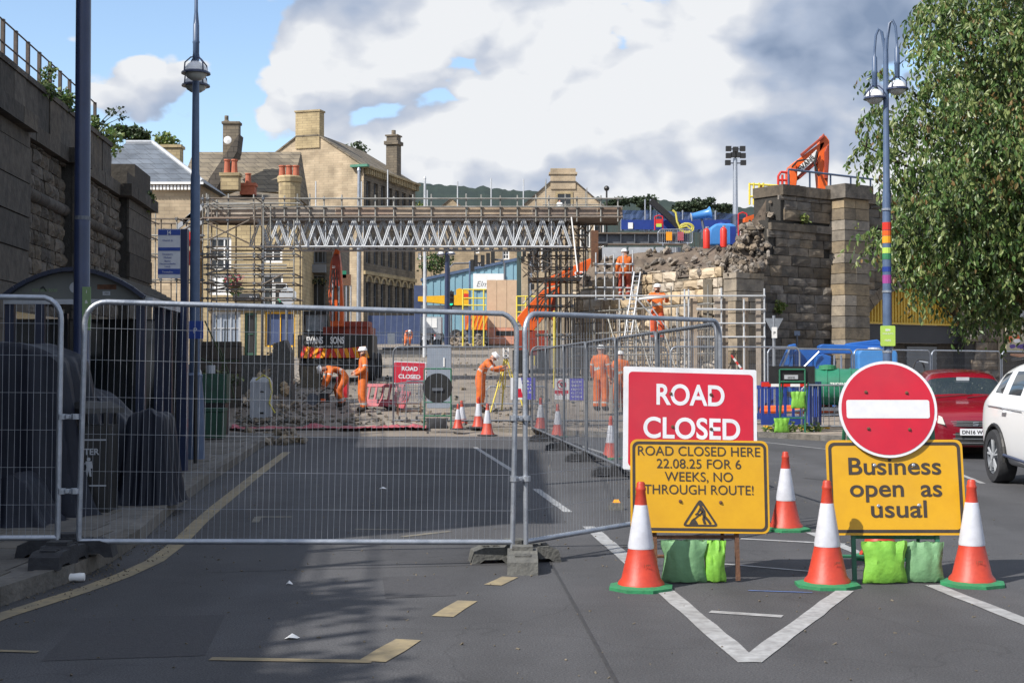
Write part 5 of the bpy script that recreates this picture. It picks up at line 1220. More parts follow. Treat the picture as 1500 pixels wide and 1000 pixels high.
# ---------------------------------------------------------------- big road signs
def plate(root, w, h, cx, cz, y, face, border, edge_w, bw, rad, name='plate', back=True, t=.004):
    """sign plate: back sheet in the edge colour, printed field and border band as thin faces"""
    mb = MB(); mb.prism(rrect(w, h, rad, 5, cx, cz, y), (0, t, 0)); p = mb.part(name, border if edge_w == 0 else face, root); return p
def bolts(root, pts, y, mt='rust'):
    for (x, z) in pts:
        b = MB(); b.lathe([(0, .006), (-.001, .013), (-.004, .013), (-.006, .008), (-.012, .007)], 8, (x, y, z), 'Y'); b.part('bolt', mt, root)
def a_frame(root, w, hgt, lean, mt='rust', green=False, zr=.32):
    m_ = MB(); r = .014
    for s in (-1, 1):
        m_.box((s * w / 2, lean * .5, hgt / 2), (.03, .03, hgt * 1.0), rot=(-math.atan2(lean, hgt), 0, 0))
    m_.part('front_legs', mt, root)
    m_ = MB()
    for s in (-1, 1): m_.tube((s * w / 2, lean, hgt), (s * (w / 2 + .02), lean + .55, 0), r, 6)
    m_.part('rear_legs', mt, root)
    m_ = MB(); m_.tube((-w / 2, lean * zr / hgt - .0, zr), (w / 2, lean * zr / hgt, zr), r, 6); m_.tube((-w / 2, lean * .3 / hgt + .45, .12), (w / 2, lean * .3 / hgt + .45, .12), r, 6); m_.part('cross_bars', mt, root)
def sandbag(label, loc, w, h, mt, rz, seed):
    """saddle bag hanging over the bar: pillowy, pinched top and bottom"""
    rnd = random.Random(seed); mb = MB(); nx, nz = 12, 12
    for s in (-1, 1):
        k0 = len(mb.v)
        for j in range(nz + 1):
            for i in range(nx + 1):
                u, v = i / nx, j / nz; bulge = (max(0, math.sin(u * math.pi)) ** .45) * (max(0, math.sin(min(1, v * 1.0) * math.pi)) ** .5)
                sag = (1 - v) * .55 + .45
                x = (u - .5) * w * (1 + .07 * math.cos(v * 6.3)) + .012 * mnoise.noise(V((u * 4, v * 4, seed)))
                y = s * (.006 + .06 * bulge * sag) + s * .012 * math.sin(u * 19 + seed) * v * v + .012 * mnoise.noise(V((u * 5, v * 2, seed + s * 3))) * bulge + .006 * bulge * math.sin(u * 24 + 2 * math.sin(v * 6 + seed)) * (v > .45)
                z = v * h - .02 * math.sin(u * math.pi) * (v < .2) + .012 * mnoise.noise(V((u * 6, seed, v)))
                mb.v.append(V((x, y, max(z, .002))))
        for j in range(nz):
            for i in range(nx):
                q = (k0 + j * (nx + 1) + i, k0 + j * (nx + 1) + i + 1, k0 + (j + 1) * (nx + 1) + i + 1, k0 + (j + 1) * (nx + 1) + i)
                mb.f.append(q if s < 0 else q[::-1]); mb.m.append(0)
    bmr = mb.single('sandbag', mt, label, 'sandbag', loc, rz, group='green sandbags weighing down signs', smooth=True)
    bm = bmesh.new(); bm.from_mesh(bmr.data); bmesh.ops.remove_doubles(bm, verts=bm.verts, dist=.002); bm.to_mesh(bmr.data); bm.free(); return bmr

SY = 9.9
s1 = thing('road_closed_sign', 'red and white road closed sign with yellow works board on a rusty frame', 'road sign', (X(1020, SY), SY, 0), R(2))
hold = s1
ya = R(-9)
def lean(o, roll=0): o.rotation_euler = (ya, roll, 0); return o
# red plate (parts sit in the leaning plane, y=0 at foot)
mb = MB(); mb.prism(rrect(.99, .76, .012, 2), (0, .005, 0)); red = mb.part('red_plate', 'sign_white', s1); red.location = (-.02, .158, 1.17); lean(red, R(1.6))
mb = MB(); mb.prism([p + V((.006, -.0025, -.008)) for p in rrect(.925, .70, .03, 5)], (0, .002, 0)); mb.part('red_field', 'sign_red', red)
txt('ROAD', .215, 0, .105, -.0035, 'sign_white', red, width=.505, bold=.0045); txt('CLOSED', .215, .012, -.142, -.0035, 'sign_white', red, width=.715, bold=.0045)
bolts(red, [(-.145, .185), (.155, .185), (-.13, -.06), (.155, -.07)], -.004, 'rust')
mb = MB(); mb.prism(rrect(1.015, .675, .05, 5), (0, .005, 0)); yel = mb.part('yellow_plate', 'sign_yellow', s1); yel.location = (.035, .068, .685); lean(yel, R(.9))
mb = MB(); ringband(mb, [p + V((0, -.0025, 0)) for p in rrect(.985, .645, .045, 5)], [p + V((0, -.0025, 0)) for p in rrect(.945, .605, .03, 5)], .002); mb.part('border', 'sign_black', yel)
for (s_, z, w) in (('ROAD CLOSED HERE', .222, .90), ('22.08.25 FOR 6', .130, .62), ('WEEKS, NO', .036, .50), ('THROUGH ROUTE!', -.058, .80)): txt(s_, .098, (0.0, 0, 0, .015)[0] - .005, z, -.003, 'sign_black', yel, width=w, bold=0)
mb = MB(); A = [V((-.135, -.003, -.29)), V((.135, -.003, -.29)), V((0, -.003, -.085))]; c_ = (A[0] + A[1] + A[2]) / 3
def rtri(pts, r, n=4):
    out = []
    for i in range(3):
        p, a, b = pts[i], (pts[i - 1] - pts[i]).normalized(), (pts[(i + 1) % 3] - pts[i]).normalized(); s = p + a * r; e = p + b * r
        for k in range(n + 1):
            t_ = k / n; out.append((s * (1 - t_) ** 2 + p * 2 * t_ * (1 - t_) + e * t_ ** 2))
    return out
ringband(mb, rtri(A, .035), rtri([c_ + (p - c_) * .80 for p in A], .012), .002); mb.part('warning_triangle', 'sign_black', yel)
# digging man of the roadworks sign
def pictogram(parent, cx, cz, s, y, mt='sign_black'):
    mb = MB(); q = lambda pts: mb.prism([V((cx + x * s, y, cz + z * s)) for x, z in pts], (0, .0018, 0))
    mb.disc((cx + .02 * s, y, cz + .86 * s), .085 * s, .0018, 14)
    q([(-.02, .80), (.10, .78), (.22, .60), (.24, .40), (.10, .36), (.06, .52), (-.04, .68)])
    q([(.12, .40), (.24, .42), (.20, .22), (.26, .02), (.14, .02), (.08, .22)])
    q([(.20, .42), (.26, .36), (.40, .20), (.50, .04), (.40, .0), (.30, .14), (.14, .30)])
    q([(-.04, .70), (.04, .64), (-.10, .46), (-.20, .38), (-.24, .44), (-.14, .52)])
    q([(.08, .62), (.14, .56), (.0, .36), (-.14, .42), (-.12, .48), (-.01, .45)])
    q([(-.36, .20), (-.30, .16), (.14, .52), (.10, .57)])
    q([(-.50, .0), (-.10, .0), (-.18, .16), (-.28, .28), (-.38, .20)])
    return mb.part('digging_man', mt, parent)
pictogram(yel, 0, -.275, .165, -.0032)
bolts(yel, [(-.145, .005 - .115), (.15, -.115)], -.003, 'rust')
a_frame(s1, .60, 1.5, .235); s1.location.z = 0
sandbag('pale green sandbag under the yellow road closed board', (X(1001, 9.86), 9.86, 0.004), .31, .305, 'bag_green', R(3), 1)
sandbag('bright lime sandbag right of the pale one under the road closed board', (X(1046, 9.88), 9.885, .004), .155, .30, 'bag_lime', R(-4), 2)

s2 = thing('business_open_sign', 'yellow business open as usual board with no entry disc on a green frame', 'road sign', (X(1312, SY - .02), SY - .02, 0), R(-3))
mb = MB(); mb.prism(rrect(.985, .69, .05, 5), (0, .005, 0)); y2 = mb.part('yellow_plate', 'sign_yellow', s2); y2.location = (.01, .065, .68); lean(y2, R(-.4))
mb = MB(); ringband(mb, [p + V((0, -.0025, 0)) for p in rrect(.95, .655, .045, 5)], [p + V((0, -.0025, 0)) for p in rrect(.905, .61, .028, 5)], .002); mb.part('border', 'sign_black', y2)
for (s_, z, w, x) in (('Business', .095, .665, -.005), ('open  as', -.065, .66, .0), ('usual', -.215, .40, .015)): txt(s_, .175, x, z, -.003, 'sign_black', y2, width=w, bold=.0022)
bolts(y2, [(-.145, .16), (.135, .16), (-.13, -.135), (.16, -.13)], -.003, 'galv')
mb = MB(); mb.disc((0, 0, 0), .356, .006, 56); d_ = mb.part('disc', 'sign_white', s2); d_.location = (-.03, .125, 1.245); lean(d_)
mb = MB(); mb.disc((0, -.0025, 0), .336, .002, 56); mb.part('red_field', 'sign_red', d_)
mb = MB(); mb.prism([p + V((0, -.0045, 0)) for p in rrect(.60, .135, .015, 3)], (0, .0018, 0)); mb.part('white_bar', 'sign_white', d_)
bolts(d_, [(-.155, .125), (.14, .12), (-.145, -.145), (.15, -.15)], -.003, 'rust')
a_frame(s2, .60, 1.4, .22, 'green_frame')
sandbag('bright lime sandbag under the business open sign', (X(1294, 9.83), 9.83, .004), .31, .30, 'bag_lime', R(4), 3)
sandbag('dull green sandbag right of the lime one under the business sign', (X(1352, 9.87), 9.88, .004), .27, .29, 'bag_green', R(-5), 4)

# ---------------------------------------------------------------- lamp posts
def lamp_head(root, x, y, z, r=.20):
    h = MB(); h.lathe([(0, r), (r * .35, r * .93), (r * .7, r * .66), (r * .92, r * .3), (r * .95, .02)], 18, (x, y, z)); a = h.part('lamp_head', 'white', root, smooth=True)
    m_ = MB(); m_.lathe([(-.025, r * 1.22), (0, r * 1.2), (.02, r * 1.02)], 20, (x, y, z)); 
    for k in range(4):
        an = R(45 + 90 * k); m_.path([(x + r * 1.12 * math.cos(an), y + r * 1.12 * math.sin(an), z), (x + r * 1.05 * math.cos(an), y + r * 1.05 * math.sin(an), z + r * .7), (x + r * .5 * math.cos(an), y + r * .5 * math.sin(an), z + r * 1.22), (x, y, z + r * 1.32)], .012, 5)
    m_.part('cage', 'navy', a)
    m_ = MB(); m_.lathe([(-.02, r * .92), (-r * .4, r * .78), (-r * .62, r * .45), (-r * .66, .01)], 18, (x, y, z)); m_.part('glass_bowl', 'lampglass', a, smooth=True)
def street_lamp(label, base, H, arm_dir, hz, rz=0, bands=None, r0=.085, arm=.24, hs=.20, mt='lampblue'):
    root = thing('street_lamp', label, 'street lamp', base, rz)
    m_ = MB(); m_.lathe([(0, .17), (.9, .155), (1.25, .12), (1.32, .13), (1.36, r0), (H * .62, r0 * .88), (H * .63, r0 * .75), (H - .3, r0 * .55), (H, .02)], 14); m_.part('column', mt, root, smooth=True)
    for s in (-1, 1):
        z0 = hz[0 if s < 0 else 1]; d = V(arm_dir) * s; pk = z0 + 1.27
        pts = [V((0, 0, pk - .9)), d * arm * .12 + V((0, 0, pk - .35)), d * arm * .35 + V((0, 0, pk - .06)), d * arm * .62 + V((0, 0, pk)), d * arm * .88 + V((0, 0, pk - .12)), d * arm + V((0, 0, pk - .42)), d * arm + V((0, 0, z0 + .7))]
        m_ = MB(); m_.path(pts, [.03, .03, .028, .026, .024, .022, .022], 7); m_.part('arm', mt, root, smooth=True)
        m_ = MB(); e = d * arm; m_.lathe([(.2, .025), (.23, .05), (.45, .05), (.47, .058), (.5, .05), (.74, .048), (.78, .022), (.95, .018)], 10, (e.x, e.y, z0)); m_.part('hanger', mt, root, smooth=True)
        lamp_head(root, e.x, e.y, z0, hs)
    return root
Yr = 25.0; b = V((X(1300, Yr), Yr, 0)); s = F / Yr
rl_ = street_lamp('grey blue twin street lamp with rainbow bands and green notice, right', b, Z(56, Yr), (.98, -.2, 0), (Z(143, Yr), Z(131, Yr)), arm=.20, hs=.17)
rz_ = lambda py: Z(py, Yr)
for (y0, y1, mt) in ((326, 338, 'gas_red'), (338, 346, 'orange'), (346, 357, 'hivis_yel'), (363, 372, 'lime_sign'), (372, 381, 'cone_green'), (391, 399, 'blue_plastic'), (403, 416, 'purple2')):
    if mt == 'purple2': dm('purple2', (.32, .05, .25), (.25, .04, .2), rough=.6)
    m_ = MB(); m_.lathe([(rz_(y1) + .01, .082), (rz_(y0), .083)], 12); m_.part('painted_band', mt, rl_)
for y_ in (307, 427, 515): m_ = MB(); m_.lathe([(rz_(y_) - .02, .092), (rz_(y_) + .02, .092)], 12); m_.part('strap', 'galv', rl_)
m_ = MB(); m_.prism([p + V((0, -.115, 0)) for p in rrect(.27, .37, .02, 3, -.02, rz_(492))], (0, .01, 0)); gs = m_.part('notice', 'lime_sign', rl_)
txt('BIN', .055, -.02, rz_(485), -.117, 'white', gs, bold=.002); txt('YOUR BUTTS', .04, -.02, rz_(490), -.117, 'white', gs, width=.2); txt('HERE', .05, -.02, rz_(500), -.117, 'white', gs)
Yl = 21.5
street_lamp('grey blue twin street lamp beside the bus stop board, spire at the top', V((X(285, Yl), Yl, .12)), Z(8, Yl) - .12, (-.2265, .974, 0), (Z(107, Yl - .3) - .12, Z(124, Yl + .3) - .12), arm=.34, hs=.185)
# big navy pole on the left
Yp = 14.5; p_ = V((X(119, Yp), Yp, .12)); root = thing('navy_pole', 'thick dark navy pole standing on the left pavement, running out of the top', 'pole', p_)
m_ = MB(); m_.lathe([(0, .12), (.02, .12), (1.1, .115), (1.15, .085), (9.5, .072)], 18); m_.part('column', 'navy', root, smooth=True)
m_ = MB(); m_.lathe([(3.0, .085), (3.04, .085)], 14); m_.part('strap', 'galv_dark', root)
dm('pale_green', (.20, .30, .14), (.17, .26, .12), rough=.6)
m_ = MB(); m_.bbox((.04, -.11, Z(484, Yp) - .12), (.13, -.10, Z(421, Yp) - .12)); ps = m_.part('green_notice', 'pale_green', root)
for k, z_ in enumerate((430, 445, 458, 470)): txt(('i', '&', '*', ':')[k], .05, .085, Z(z_, Yp) - .12, -.113, 'white', ps)

# ---------------------------------------------------------------- bus shelter
dm('shelter_grey', (.16, .17, .16), (.12, .13, .125), rough=.5, scale=2, stain=.4, stc=(.06, .06, .055)); dm('shelter_roof', (.10, .095, .085), (.06, .058, .052), rough=.8, scale=4, bump=.3)
dm('shelter_navy', (.012, .02, .05), (.01, .016, .04), rough=.4)
def bus_shelter():
    Y0 = 17.0; sx = F / Y0; x0, x1 = X(8, Y0), X(206, Y0); zb, zt = Z(437, Y0), Z(397, Y0); root = thing('bus_shelter', 'dark navy bus shelter with barrel roof and grey end panel', 'bus shelter', (x0, Y0, .12), R(5.2)); zb -= .12; zt -= .12
    w = x1 - x0; ln = 3.0; K = 12; prof = [V((w * k / K, 0, zb + (zt - zb) * math.sin(math.pi * k / K) ** .85)) for k in range(K + 1)]
    m_ = MB(); m_.prism([p * 1 for p in prof], (0, .03, 0)); e = m_.part('end_panel', 'shelter_grey', root)
    txt('033 300 3030', .055, w * .28, zb + .085, -.004, 'pale_green', e); txt('L', .10, w * .26, zb + .14, -.004, 'black', e, bold=.006, rot=R(140))
    m_ = MB(); m_.disc((w * .50, -.005, zb + .14), .07, .004, 20); m_.part('white_sticker', 'grey_lt', e)
    m_ = MB(); m_.bbox((w * .66, -.005, zb + .12), (w * .80, -.001, zb + .18)); m_.part('brown_sticker', 'rust', e); m_ = MB(); m_.bbox((w * .70, -.005, zb + .045), (w * .755, -.001, zb + .095)); st = m_.part('white_label', 'grey_lt', e); txt('777', .035, w * .728, zb + .058, -.008, 'black', st)
    m_ = MB()
    for k in range(K):
        p, q = prof[k], prof[k + 1]; n_ = V((-(q - p).z, 0, (q - p).x)).normalized() * .05
        for (a, b) in ((-.12, .0), ):
            m_.prism([p + V((0, a, 0)), q + V((0, a, 0)), q + n_ + V((0, a, 0)), p + n_ + V((0, a, 0))], (0, .12, 0))
    m_.part('edge_trim', 'shelter_navy', root)
    m_ = MB()
    for k in range(K):
        p, q = prof[k], prof[k + 1]; n_ = V((-(q - p).z, 0, (q - p).x)).normalized() * .03; m_.prism([p + n_ * .3, q + n_ * .3, q + n_, p + n_], (0, ln, 0))
    m_.part('roof_sheet', 'shelter_roof', root)
    m_ = MB()
    for k in range(1, K * 2): t_ = k / (K * 2); z_ = zb + (zt - zb) * math.sin(math.pi * t_) ** .85; m_.box((w * t_, ln / 2, z_ + .042), (.03, ln, .03))
    m_.part('roof_ribs', 'shelter_roof', root)
    m_ = MB(); m_.bbox((-.02, -.02, zb - .07), (w + .02, .04, zb - .005)); m_.part('end_rail', 'grey_lt', root)
    m_ = MB(); m_.bbox((w - .02, .05, zb - .07), (w + .10, ln, zb + .02)); m_.part('front_gutter', 'grey_lt', root)
    for (x, y) in ((.04, .05), (.42, .0), (w - .04, .05), (w + .03, 1.0), (w + .03, 1.75), (w + .03, ln - .1), (.04, ln - .1)):
        m_ = MB(); m_.box((x, y, (zb - .07) / 2), (.11, .09, zb - .07)); m_.part('post', 'shelter_navy', root)
    m_ = MB(); m_.bbox((.1, ln - .06, .25), (w - .1, ln - .04, zb - .15)); m_.part('back_glass', 'glass', root)
    m_ = MB(); m_.bbox((.02, .15, .25), (.04, ln - .15, zb - .15)); m_.part('rear_glass', 'glass', root)
    m_ = MB(); m_.bbox((.2, ln - .6, .45), (w - .3, ln - .25, .5)); m_.part('bench', 'shelter_navy', root)
    return root
bus_shelter()
Yb = 20.3; t = thing('advert_panel', 'narrow orange advert poster panel seen between the shelter posts', 'poster', (X(231, Yb), Yb, .12), R(0)); m_ = MB(); m_.bbox((-.08, 0, .35), (.08, .03, 1.25)); p_ = m_.part('orange_poster', 'orange', t); m_ = MB(); m_.bbox((-.08, 0, 1.25), (.08, .03, 2.35)); m_.part('grey_poster', 'grey_lt', t); m_ = MB(); m_.bbox((.20, 0, .2), (.30, .04, 2.4)); m_.part('side_strip', 'foot', t)
txt('BUS', .06, 0, 1.0, -.003, 'black', p_, bold=.003); txt('STOP', .05, 0, .88, -.003, 'black', p_, bold=.003)
# bus stop flag
Yf = 19.0; fl_ = thing('bus_stop_flag', 'blue and white J4 bus stop timetable board on a navy post', 'bus stop sign', (X(270, Yf), Yf, .12)); zz = lambda py: Z(py, Yf) - .12
m_ = MB(); m_.box((0, 0, zz(336) / 2), (.09, .12, zz(336))); m_.part('post', 'navy', fl_)
xa, xb = X(232, Yf) - X(270, Yf), X(265, Yf) - X(270, Yf); m_ = MB(); m_.bbox((xa, -.06, zz(408)), (xb, -.03, zz(336))); bd = m_.part('board', 'sign_white', fl_)
dm('bus_blue', (.03, .075, .33), (.025, .06, .28), rough=.5)
for (a, b_) in ((337, 345), (363, 368), (394, 402)): m_ = MB(); m_.bbox((xa + .002, -.064, zz(b_)), (xb - .002, -.0605, zz(a))); m_.part('blue_band', 'bus_blue', bd)
txt('J4', .075, (xa + xb) / 2, zz(344), -.068, 'sign_white', bd, bold=.002)
for k, (s_, py) in enumerate((('Church St', 354), ('Dewsbury', 374), ('Mirfield', 379), ('Batley', 384), ('Heckmondwike', 388), ('Leeds', 392), ('Timetables', 400))): txt(s_, .035, (xa + xb) / 2 - .02, zz(py), -.0655, 'bus_blue' if k < 6 else 'sign_white', bd)
Yq = 20.5; t = thing('parking_sign', 'small square blue sign on a dark post left of the grey lamp post', 'sign', (X(286, Yq), Yq, .12)); m_ = MB(); m_.bbox((-.12, -.02, Z(496, Yq) - .12), (.12, 0, Z(470, Yq) - .12)); q_ = m_.part('sign_face', 'bus_blue', t); txt('P', .12, 0, Z(488, Yq) - .12, -.023, 'sign_white', q_); m_ = MB(); m_.tube((0, .03, 0), (0, .03, Z(470, Yq) - .12), .03, 8); m_.part('post', 'black', t)
# litter bin
Yn = 13.7; lb = thing('litter_bin', 'square black litter bin with LITTER lettering behind the left fence joint', 'litter bin', (X(134, Yn), Yn, .12), R(4))
m_ = MB(); m_.box((0, 0, .43), (.44, .44, .86)); m_.part('body', 'black', lb)
m_ = MB(); m_.lathe([(.98, .33), (1.03, .32), (1.09, .20), (1.1, .02)], 4, (0, 0, 0)); 
for s in (-1, 1):
    for q_ in (-1, 1): m_.box((s * .19, q_ * .19, .92), (.04, .04, .14))
m_.part('hood', 'black', lb)
m_ = MB(); m_.box((0, -.222, .72), (.40, .006, .014)); m_.box((0, -.222, .27), (.40, .006, .014)); m_.part('trim', 'grey_lt', lb)
txt('LITTER', .085, .0, .575, -.225, 'grey_lt', lb, bold=.002)
m_ = MB(); q = lambda pts: m_.prism([V((x, -.225, .40 + z)) for x, z in pts], (0, .002, 0))
m_.disc((.03, -.225, .53), .018, .002, 10); q([(0, .11), (.06, .11), (.07, .04), (.05, .04), (.06, -.04), (.04, -.04), (.03, .02), (.02, -.04), (-.01, -.04), (.01, .05)]); q([(-.06, .06), (0, .10), (0, .08), (-.05, .045)]); q([(-.09, -.04), (-.04, -.04), (-.035, .03), (-.095, .03)])
m_.part('tidy_man', 'grey_lt', lb)
m_ = MB(); m_.bbox((-.02, -.226, .12), (.02, -.223, .16)); m_.part('label', 'grey_lt', lb)
# tarpaulins
def tarp(name, label, loc, w, d, hfun, seed=1, rz=0):
    nx, ny = 46, 34; mb = MB()
    for j in range(ny + 1):
        for i in range(nx + 1):
            u, v = i / nx * 2 - 1, j / ny * 2 - 1; ru = max(abs(u), abs(v))
            x, y = u * w / 2, v * d / 2; h = hfun(u, v)
            k = sstep(.62, 1.0, ru); a = math.atan2(v, u)
            h = h * (1 - k) ** 1.6
            fold = (.055 * math.sin(a * 11 + seed) + .035 * math.sin(a * 23 + seed * 2)) * sstep(.45, .95, ru)
            rr_ = 1 - .22 * (1 - abs(h)) * 0 - .10 * (1 - k) + fold
            n_ = mnoise.noise(V((u * 3, v * 3, seed))) * .05
            mb.v.append(V((x * rr_, y * rr_, max(.0, h + n_ * (1 - k)))))
    for j in range(ny):
        for i in range(nx): mb.f.append((j * (nx + 1) + i, j * (nx + 1) + i + 1, (j + 1) * (nx + 1) + i + 1, (j + 1) * (nx + 1) + i)); mb.m.append(0)
    return mb.single(name, 'tarp', label, 'tarpaulin cover', loc, rz, smooth=True, group='dark tarpaulins on the left pavement')
tarp('tarpaulin_cover', 'tall draped dark blue tarpaulin at the left edge behind the fence', (X(12, 13.6), 13.8, .12), 2.0, 1.6, lambda u, v: 1.68 + .0 * u - .10 * abs(u) ** 2 - .25 * max(0, u - .2), 1)
tarp('tarpaulin_cover', 'dark tarpaulin sloping down to the right behind the litter bin', (X(150, 15.4), 15.6, .12), 1.45, 1.2, lambda u, v: 1.20 - .55 * sstep(-.3, .9, u), 4)
tarp('tarpaulin_cover', 'low rounded grey black tarpaulin heap nearest the kerb', (X(222, 14.6), 14.6, .12), .66, .8, lambda u, v: .98 - .18 * u * u, 7)
tarp('tarpaulin_cover', 'flat crumpled black sheet on the pavement at the far left edge', (X(22, 12.8), 12.6, .12), 1.0, .9, lambda u, v: .40 + .08 * math.sin(u * 6), 9)
# ---------------------------------------------------------------- helpers for the works
def gnd(px, py):
    lo, hi = 20, 400; f = lambda Y: at(px, py, Y).z - G(X(px, Y), Y)
    Y = 30
    while Y < 300:
        if f(Y) <= 0: return V((X(px, Y), Y, G(X(px, Y), Y)))
        Y += .25
    return at(px, py, 100)
def gY(px, Y): x = X(px, Y); return V((x, Y, G(x, Y)))
def sub(mb, o): mb.v = [v - V(o) for v in mb.v]; return mb

# ---------------------------------------------------------------- people
def person(label, loc, rotz=0, pose=None, jacket='hivis', trousers='hivis', helmet='helmet', h=1.76, bands=True, group='site workers in orange'):
    J = dict(pelvis=(0, 0, .96), waist=(0, 0, 1.10), chest=(0, 0, 1.32), neck=(0, 0, 1.50), head=(0, -.01, 1.58), crown=(0, -.01, 1.69),
             shL=(-.18, 0, 1.43), elL=(-.25, .02, 1.16), wrL=(-.26, -.08, .93), haL=(-.26, -.11, .85), shR=(.18, 0, 1.43), elR=(.25, .02, 1.16), wrR=(.26, -.08, .93), haR=(.26, -.11, .85),
             hiL=(-.10, 0, .90), knL=(-.12, -.03, .50), anL=(-.12, .02, .09), toL=(-.13, -.16, .05), hiR=(.10, 0, .90), knR=(.12, -.03, .50), anR=(.12, .02, .09), toR=(.13, -.16, .05))
    if pose: J.update(pose)
    k = h / 1.76; J = {a: V(b) * k for a, b in J.items()}
    rad = dict(pelvis=.19, waist=.185, chest=.20, neck=.062, head=.088, crown=.080, shL=.105, elL=.075, wrL=.062, haL=.048, shR=.105, elR=.075, wrR=.062, haR=.048, hiL=.135, knL=.11, anL=.095, toL=.06, hiR=.135, knR=.11, anR=.095, toR=.06)
    E = [('pelvis', 'waist'), ('waist', 'chest'), ('chest', 'neck'), ('neck', 'head'), ('head', 'crown'), ('chest', 'shL'), ('shL', 'elL'), ('elL', 'wrL'), ('wrL', 'haL'), ('chest', 'shR'), ('shR', 'elR'), ('elR', 'wrR'), ('wrR', 'haR'),
         ('pelvis', 'hiL'), ('hiL', 'knL'), ('knL', 'anL'), ('anL', 'toL'), ('pelvis', 'hiR'), ('hiR', 'knR'), ('knR', 'anR'), ('anR', 'toR')]
    names = list(J); me = bpy.data.meshes.new('body'); me.from_pydata([J[n] for n in names], [(names.index(a), names.index(b)) for a, b in E], [])
    tmp = bpy.data.objects.new('body_tmp', me); COL.objects.link(tmp); md = tmp.modifiers.new('skin', 'SKIN'); md.branch_smoothing = .4
    sv = me.skin_vertices[0].data
    for i, n in enumerate(names):
        r_ = rad[n] * k; sv[i].radius = (r_, r_ * (.78 if n in ('pelvis', 'waist', 'chest') else 1)); sv[i].use_root = (n == 'pelvis')
    s = tmp.modifiers.new('sub', 'SUBSURF'); s.levels = 2; s.render_levels = 2
    dg = bpy.context.evaluated_depsgraph_get(); dg.update(); bm_ = bpy.data.meshes.new_from_object(tmp.evaluated_get(dg)); bpy.data.objects.remove(tmp)
    bm_.name = 'body'; bm_.materials.clear()
    for x in (jacket, trousers, 'skin', 'boot', 'reflect'): bm_.materials.append(M[x])
    reg = {'pelvis': 1, 'waist': 0, 'chest': 0, 'neck': 2, 'head': 2, 'crown': 2, 'shL': 0, 'elL': 0, 'wrL': 0, 'haL': 2, 'shR': 0, 'elR': 0, 'wrR': 0, 'haR': 2, 'hiL': 1, 'knL': 1, 'anL': 1, 'toL': 3, 'hiR': 1, 'knR': 1, 'anR': 1, 'toR': 3}
    def seg(p):
        best = None
        for a, b in E:
            A_, B_ = J[a], J[b]; d = B_ - A_; t_ = max(0, min(1, (p - A_).dot(d) / d.length_squared)); q = (p - A_ - d * t_).length / (rad[a] * (1 - t_) + rad[b] * t_)
            if best is None or q < best[0]: best = (q, a, b, t_)
        return best
    for f in bm_.polygons:
        _, a, b, t_ = seg(f.center)
        m_ = reg[b]
        if (a, b) == ('chest', 'neck'): m_ = 2 if t_ > .75 else 0
        if b in ('haL', 'haR'): m_ = 2 if t_ > .35 else 0
        if b in ('shL', 'shR'): m_ = 0
        if b in ('anL', 'anR'): m_ = 3 if t_ > .86 else (4 if .62 < t_ < .74 and bands else 1)
        if b in ('elL', 'elR') and .62 < t_ < .82 and bands: m_ = 4
        if (a, b) == ('waist', 'chest') and .05 < t_ < .3 and bands: m_ = 4
        f.material_index = m_; f.use_smooth = True
    root = thing('person', label, 'person', loc, rotz, group)
    obj('body', bm_, root)
    up = (J['crown'] - J['neck']).normalized(); q = V((0, 0, 1)).rotation_difference(up).to_matrix(); hc = J['head'].lerp(J['crown'], .35)
    if helmet:
        m_ = MB(); m_.lathe([(.0, .110), (.01, .114), (.014, .108), (.05, .104), (.085, .082), (.108, .04), (.112, .005)], 14, squash=1.12); m_.box((0, -.125, .006), (.12, .05, .01)); m_.box((0, 0, .10), (.02, .18, .025))
        m_.v = [q @ (v * k) + hc + up * .035 * k for v in m_.v]; m_.part('helmet', helmet, root, smooth=True)
    m_ = MB(); m_.box((0, -.088, .0), (.022, .03, .035)); m_.box((.032, -.083, .022), (.02, .012, .01)); m_.box((-.032, -.083, .022), (.02, .012, .01)); m_.box((0, -.084, -.035), (.045, .012, .008)); m_.ball((.088, 0, .005), .022, 6, 4); m_.ball((-.088, 0, .005), .022, 6, 4)
    m_.v = [q @ (v * k) + hc for v in m_.v]; m_.part('face', 'skin', root)
    m_ = MB()
    for s_ in 'LR':
        w0, h0 = J['wr' + s_], J['ha' + s_]; d = (h0 - w0).normalized(); sd_ = d.cross(V((0, -1, 0.1))).normalized(); nn = d.cross(sd_)
        for i, l_ in enumerate((.065, .078, .082, .07)):
            b0 = h0 + sd_ * (.024 - .016 * i) * k; m1 = b0 + d * l_ * .6 * k; m_.path([b0, m1, m1 + (d * .4 + nn * .3) * l_ * k], [.010, .009, .007], 5)
        b0 = h0 + sd_ * .03 * k; m_.path([b0 - d * .02, b0 + sd_ * .025 * k + d * .02 * k, b0 + sd_ * .03 * k + d * .05 * k], [.012, .011, .008], 5)
    m_.part('fingers', 'skin', root); return root
BEND = dict(pelvis=(0, .18, .88), waist=(0, .04, 1.0), chest=(0, -.17, 1.10), neck=(0, -.36, 1.10), head=(0, -.45, 1.06), crown=(0, -.55, 1.07), shL=(-.18, -.27, 1.10), elL=(-.22, -.33, .84), wrL=(-.16, -.42, .62), haL=(-.14, -.46, .56),
            shR=(.18, -.27, 1.10), elR=(.22, -.33, .84), wrR=(.16, -.42, .62), haR=(.14, -.46, .56), hiL=(-.10, .18, .82), knL=(-.14, -.06, .50), anL=(-.14, .10, .09), toL=(-.15, -.08, .05), hiR=(.10, .18, .82), knR=(.14, -.06, .50), anR=(.14, .10, .09), toR=(.15, -.08, .05))
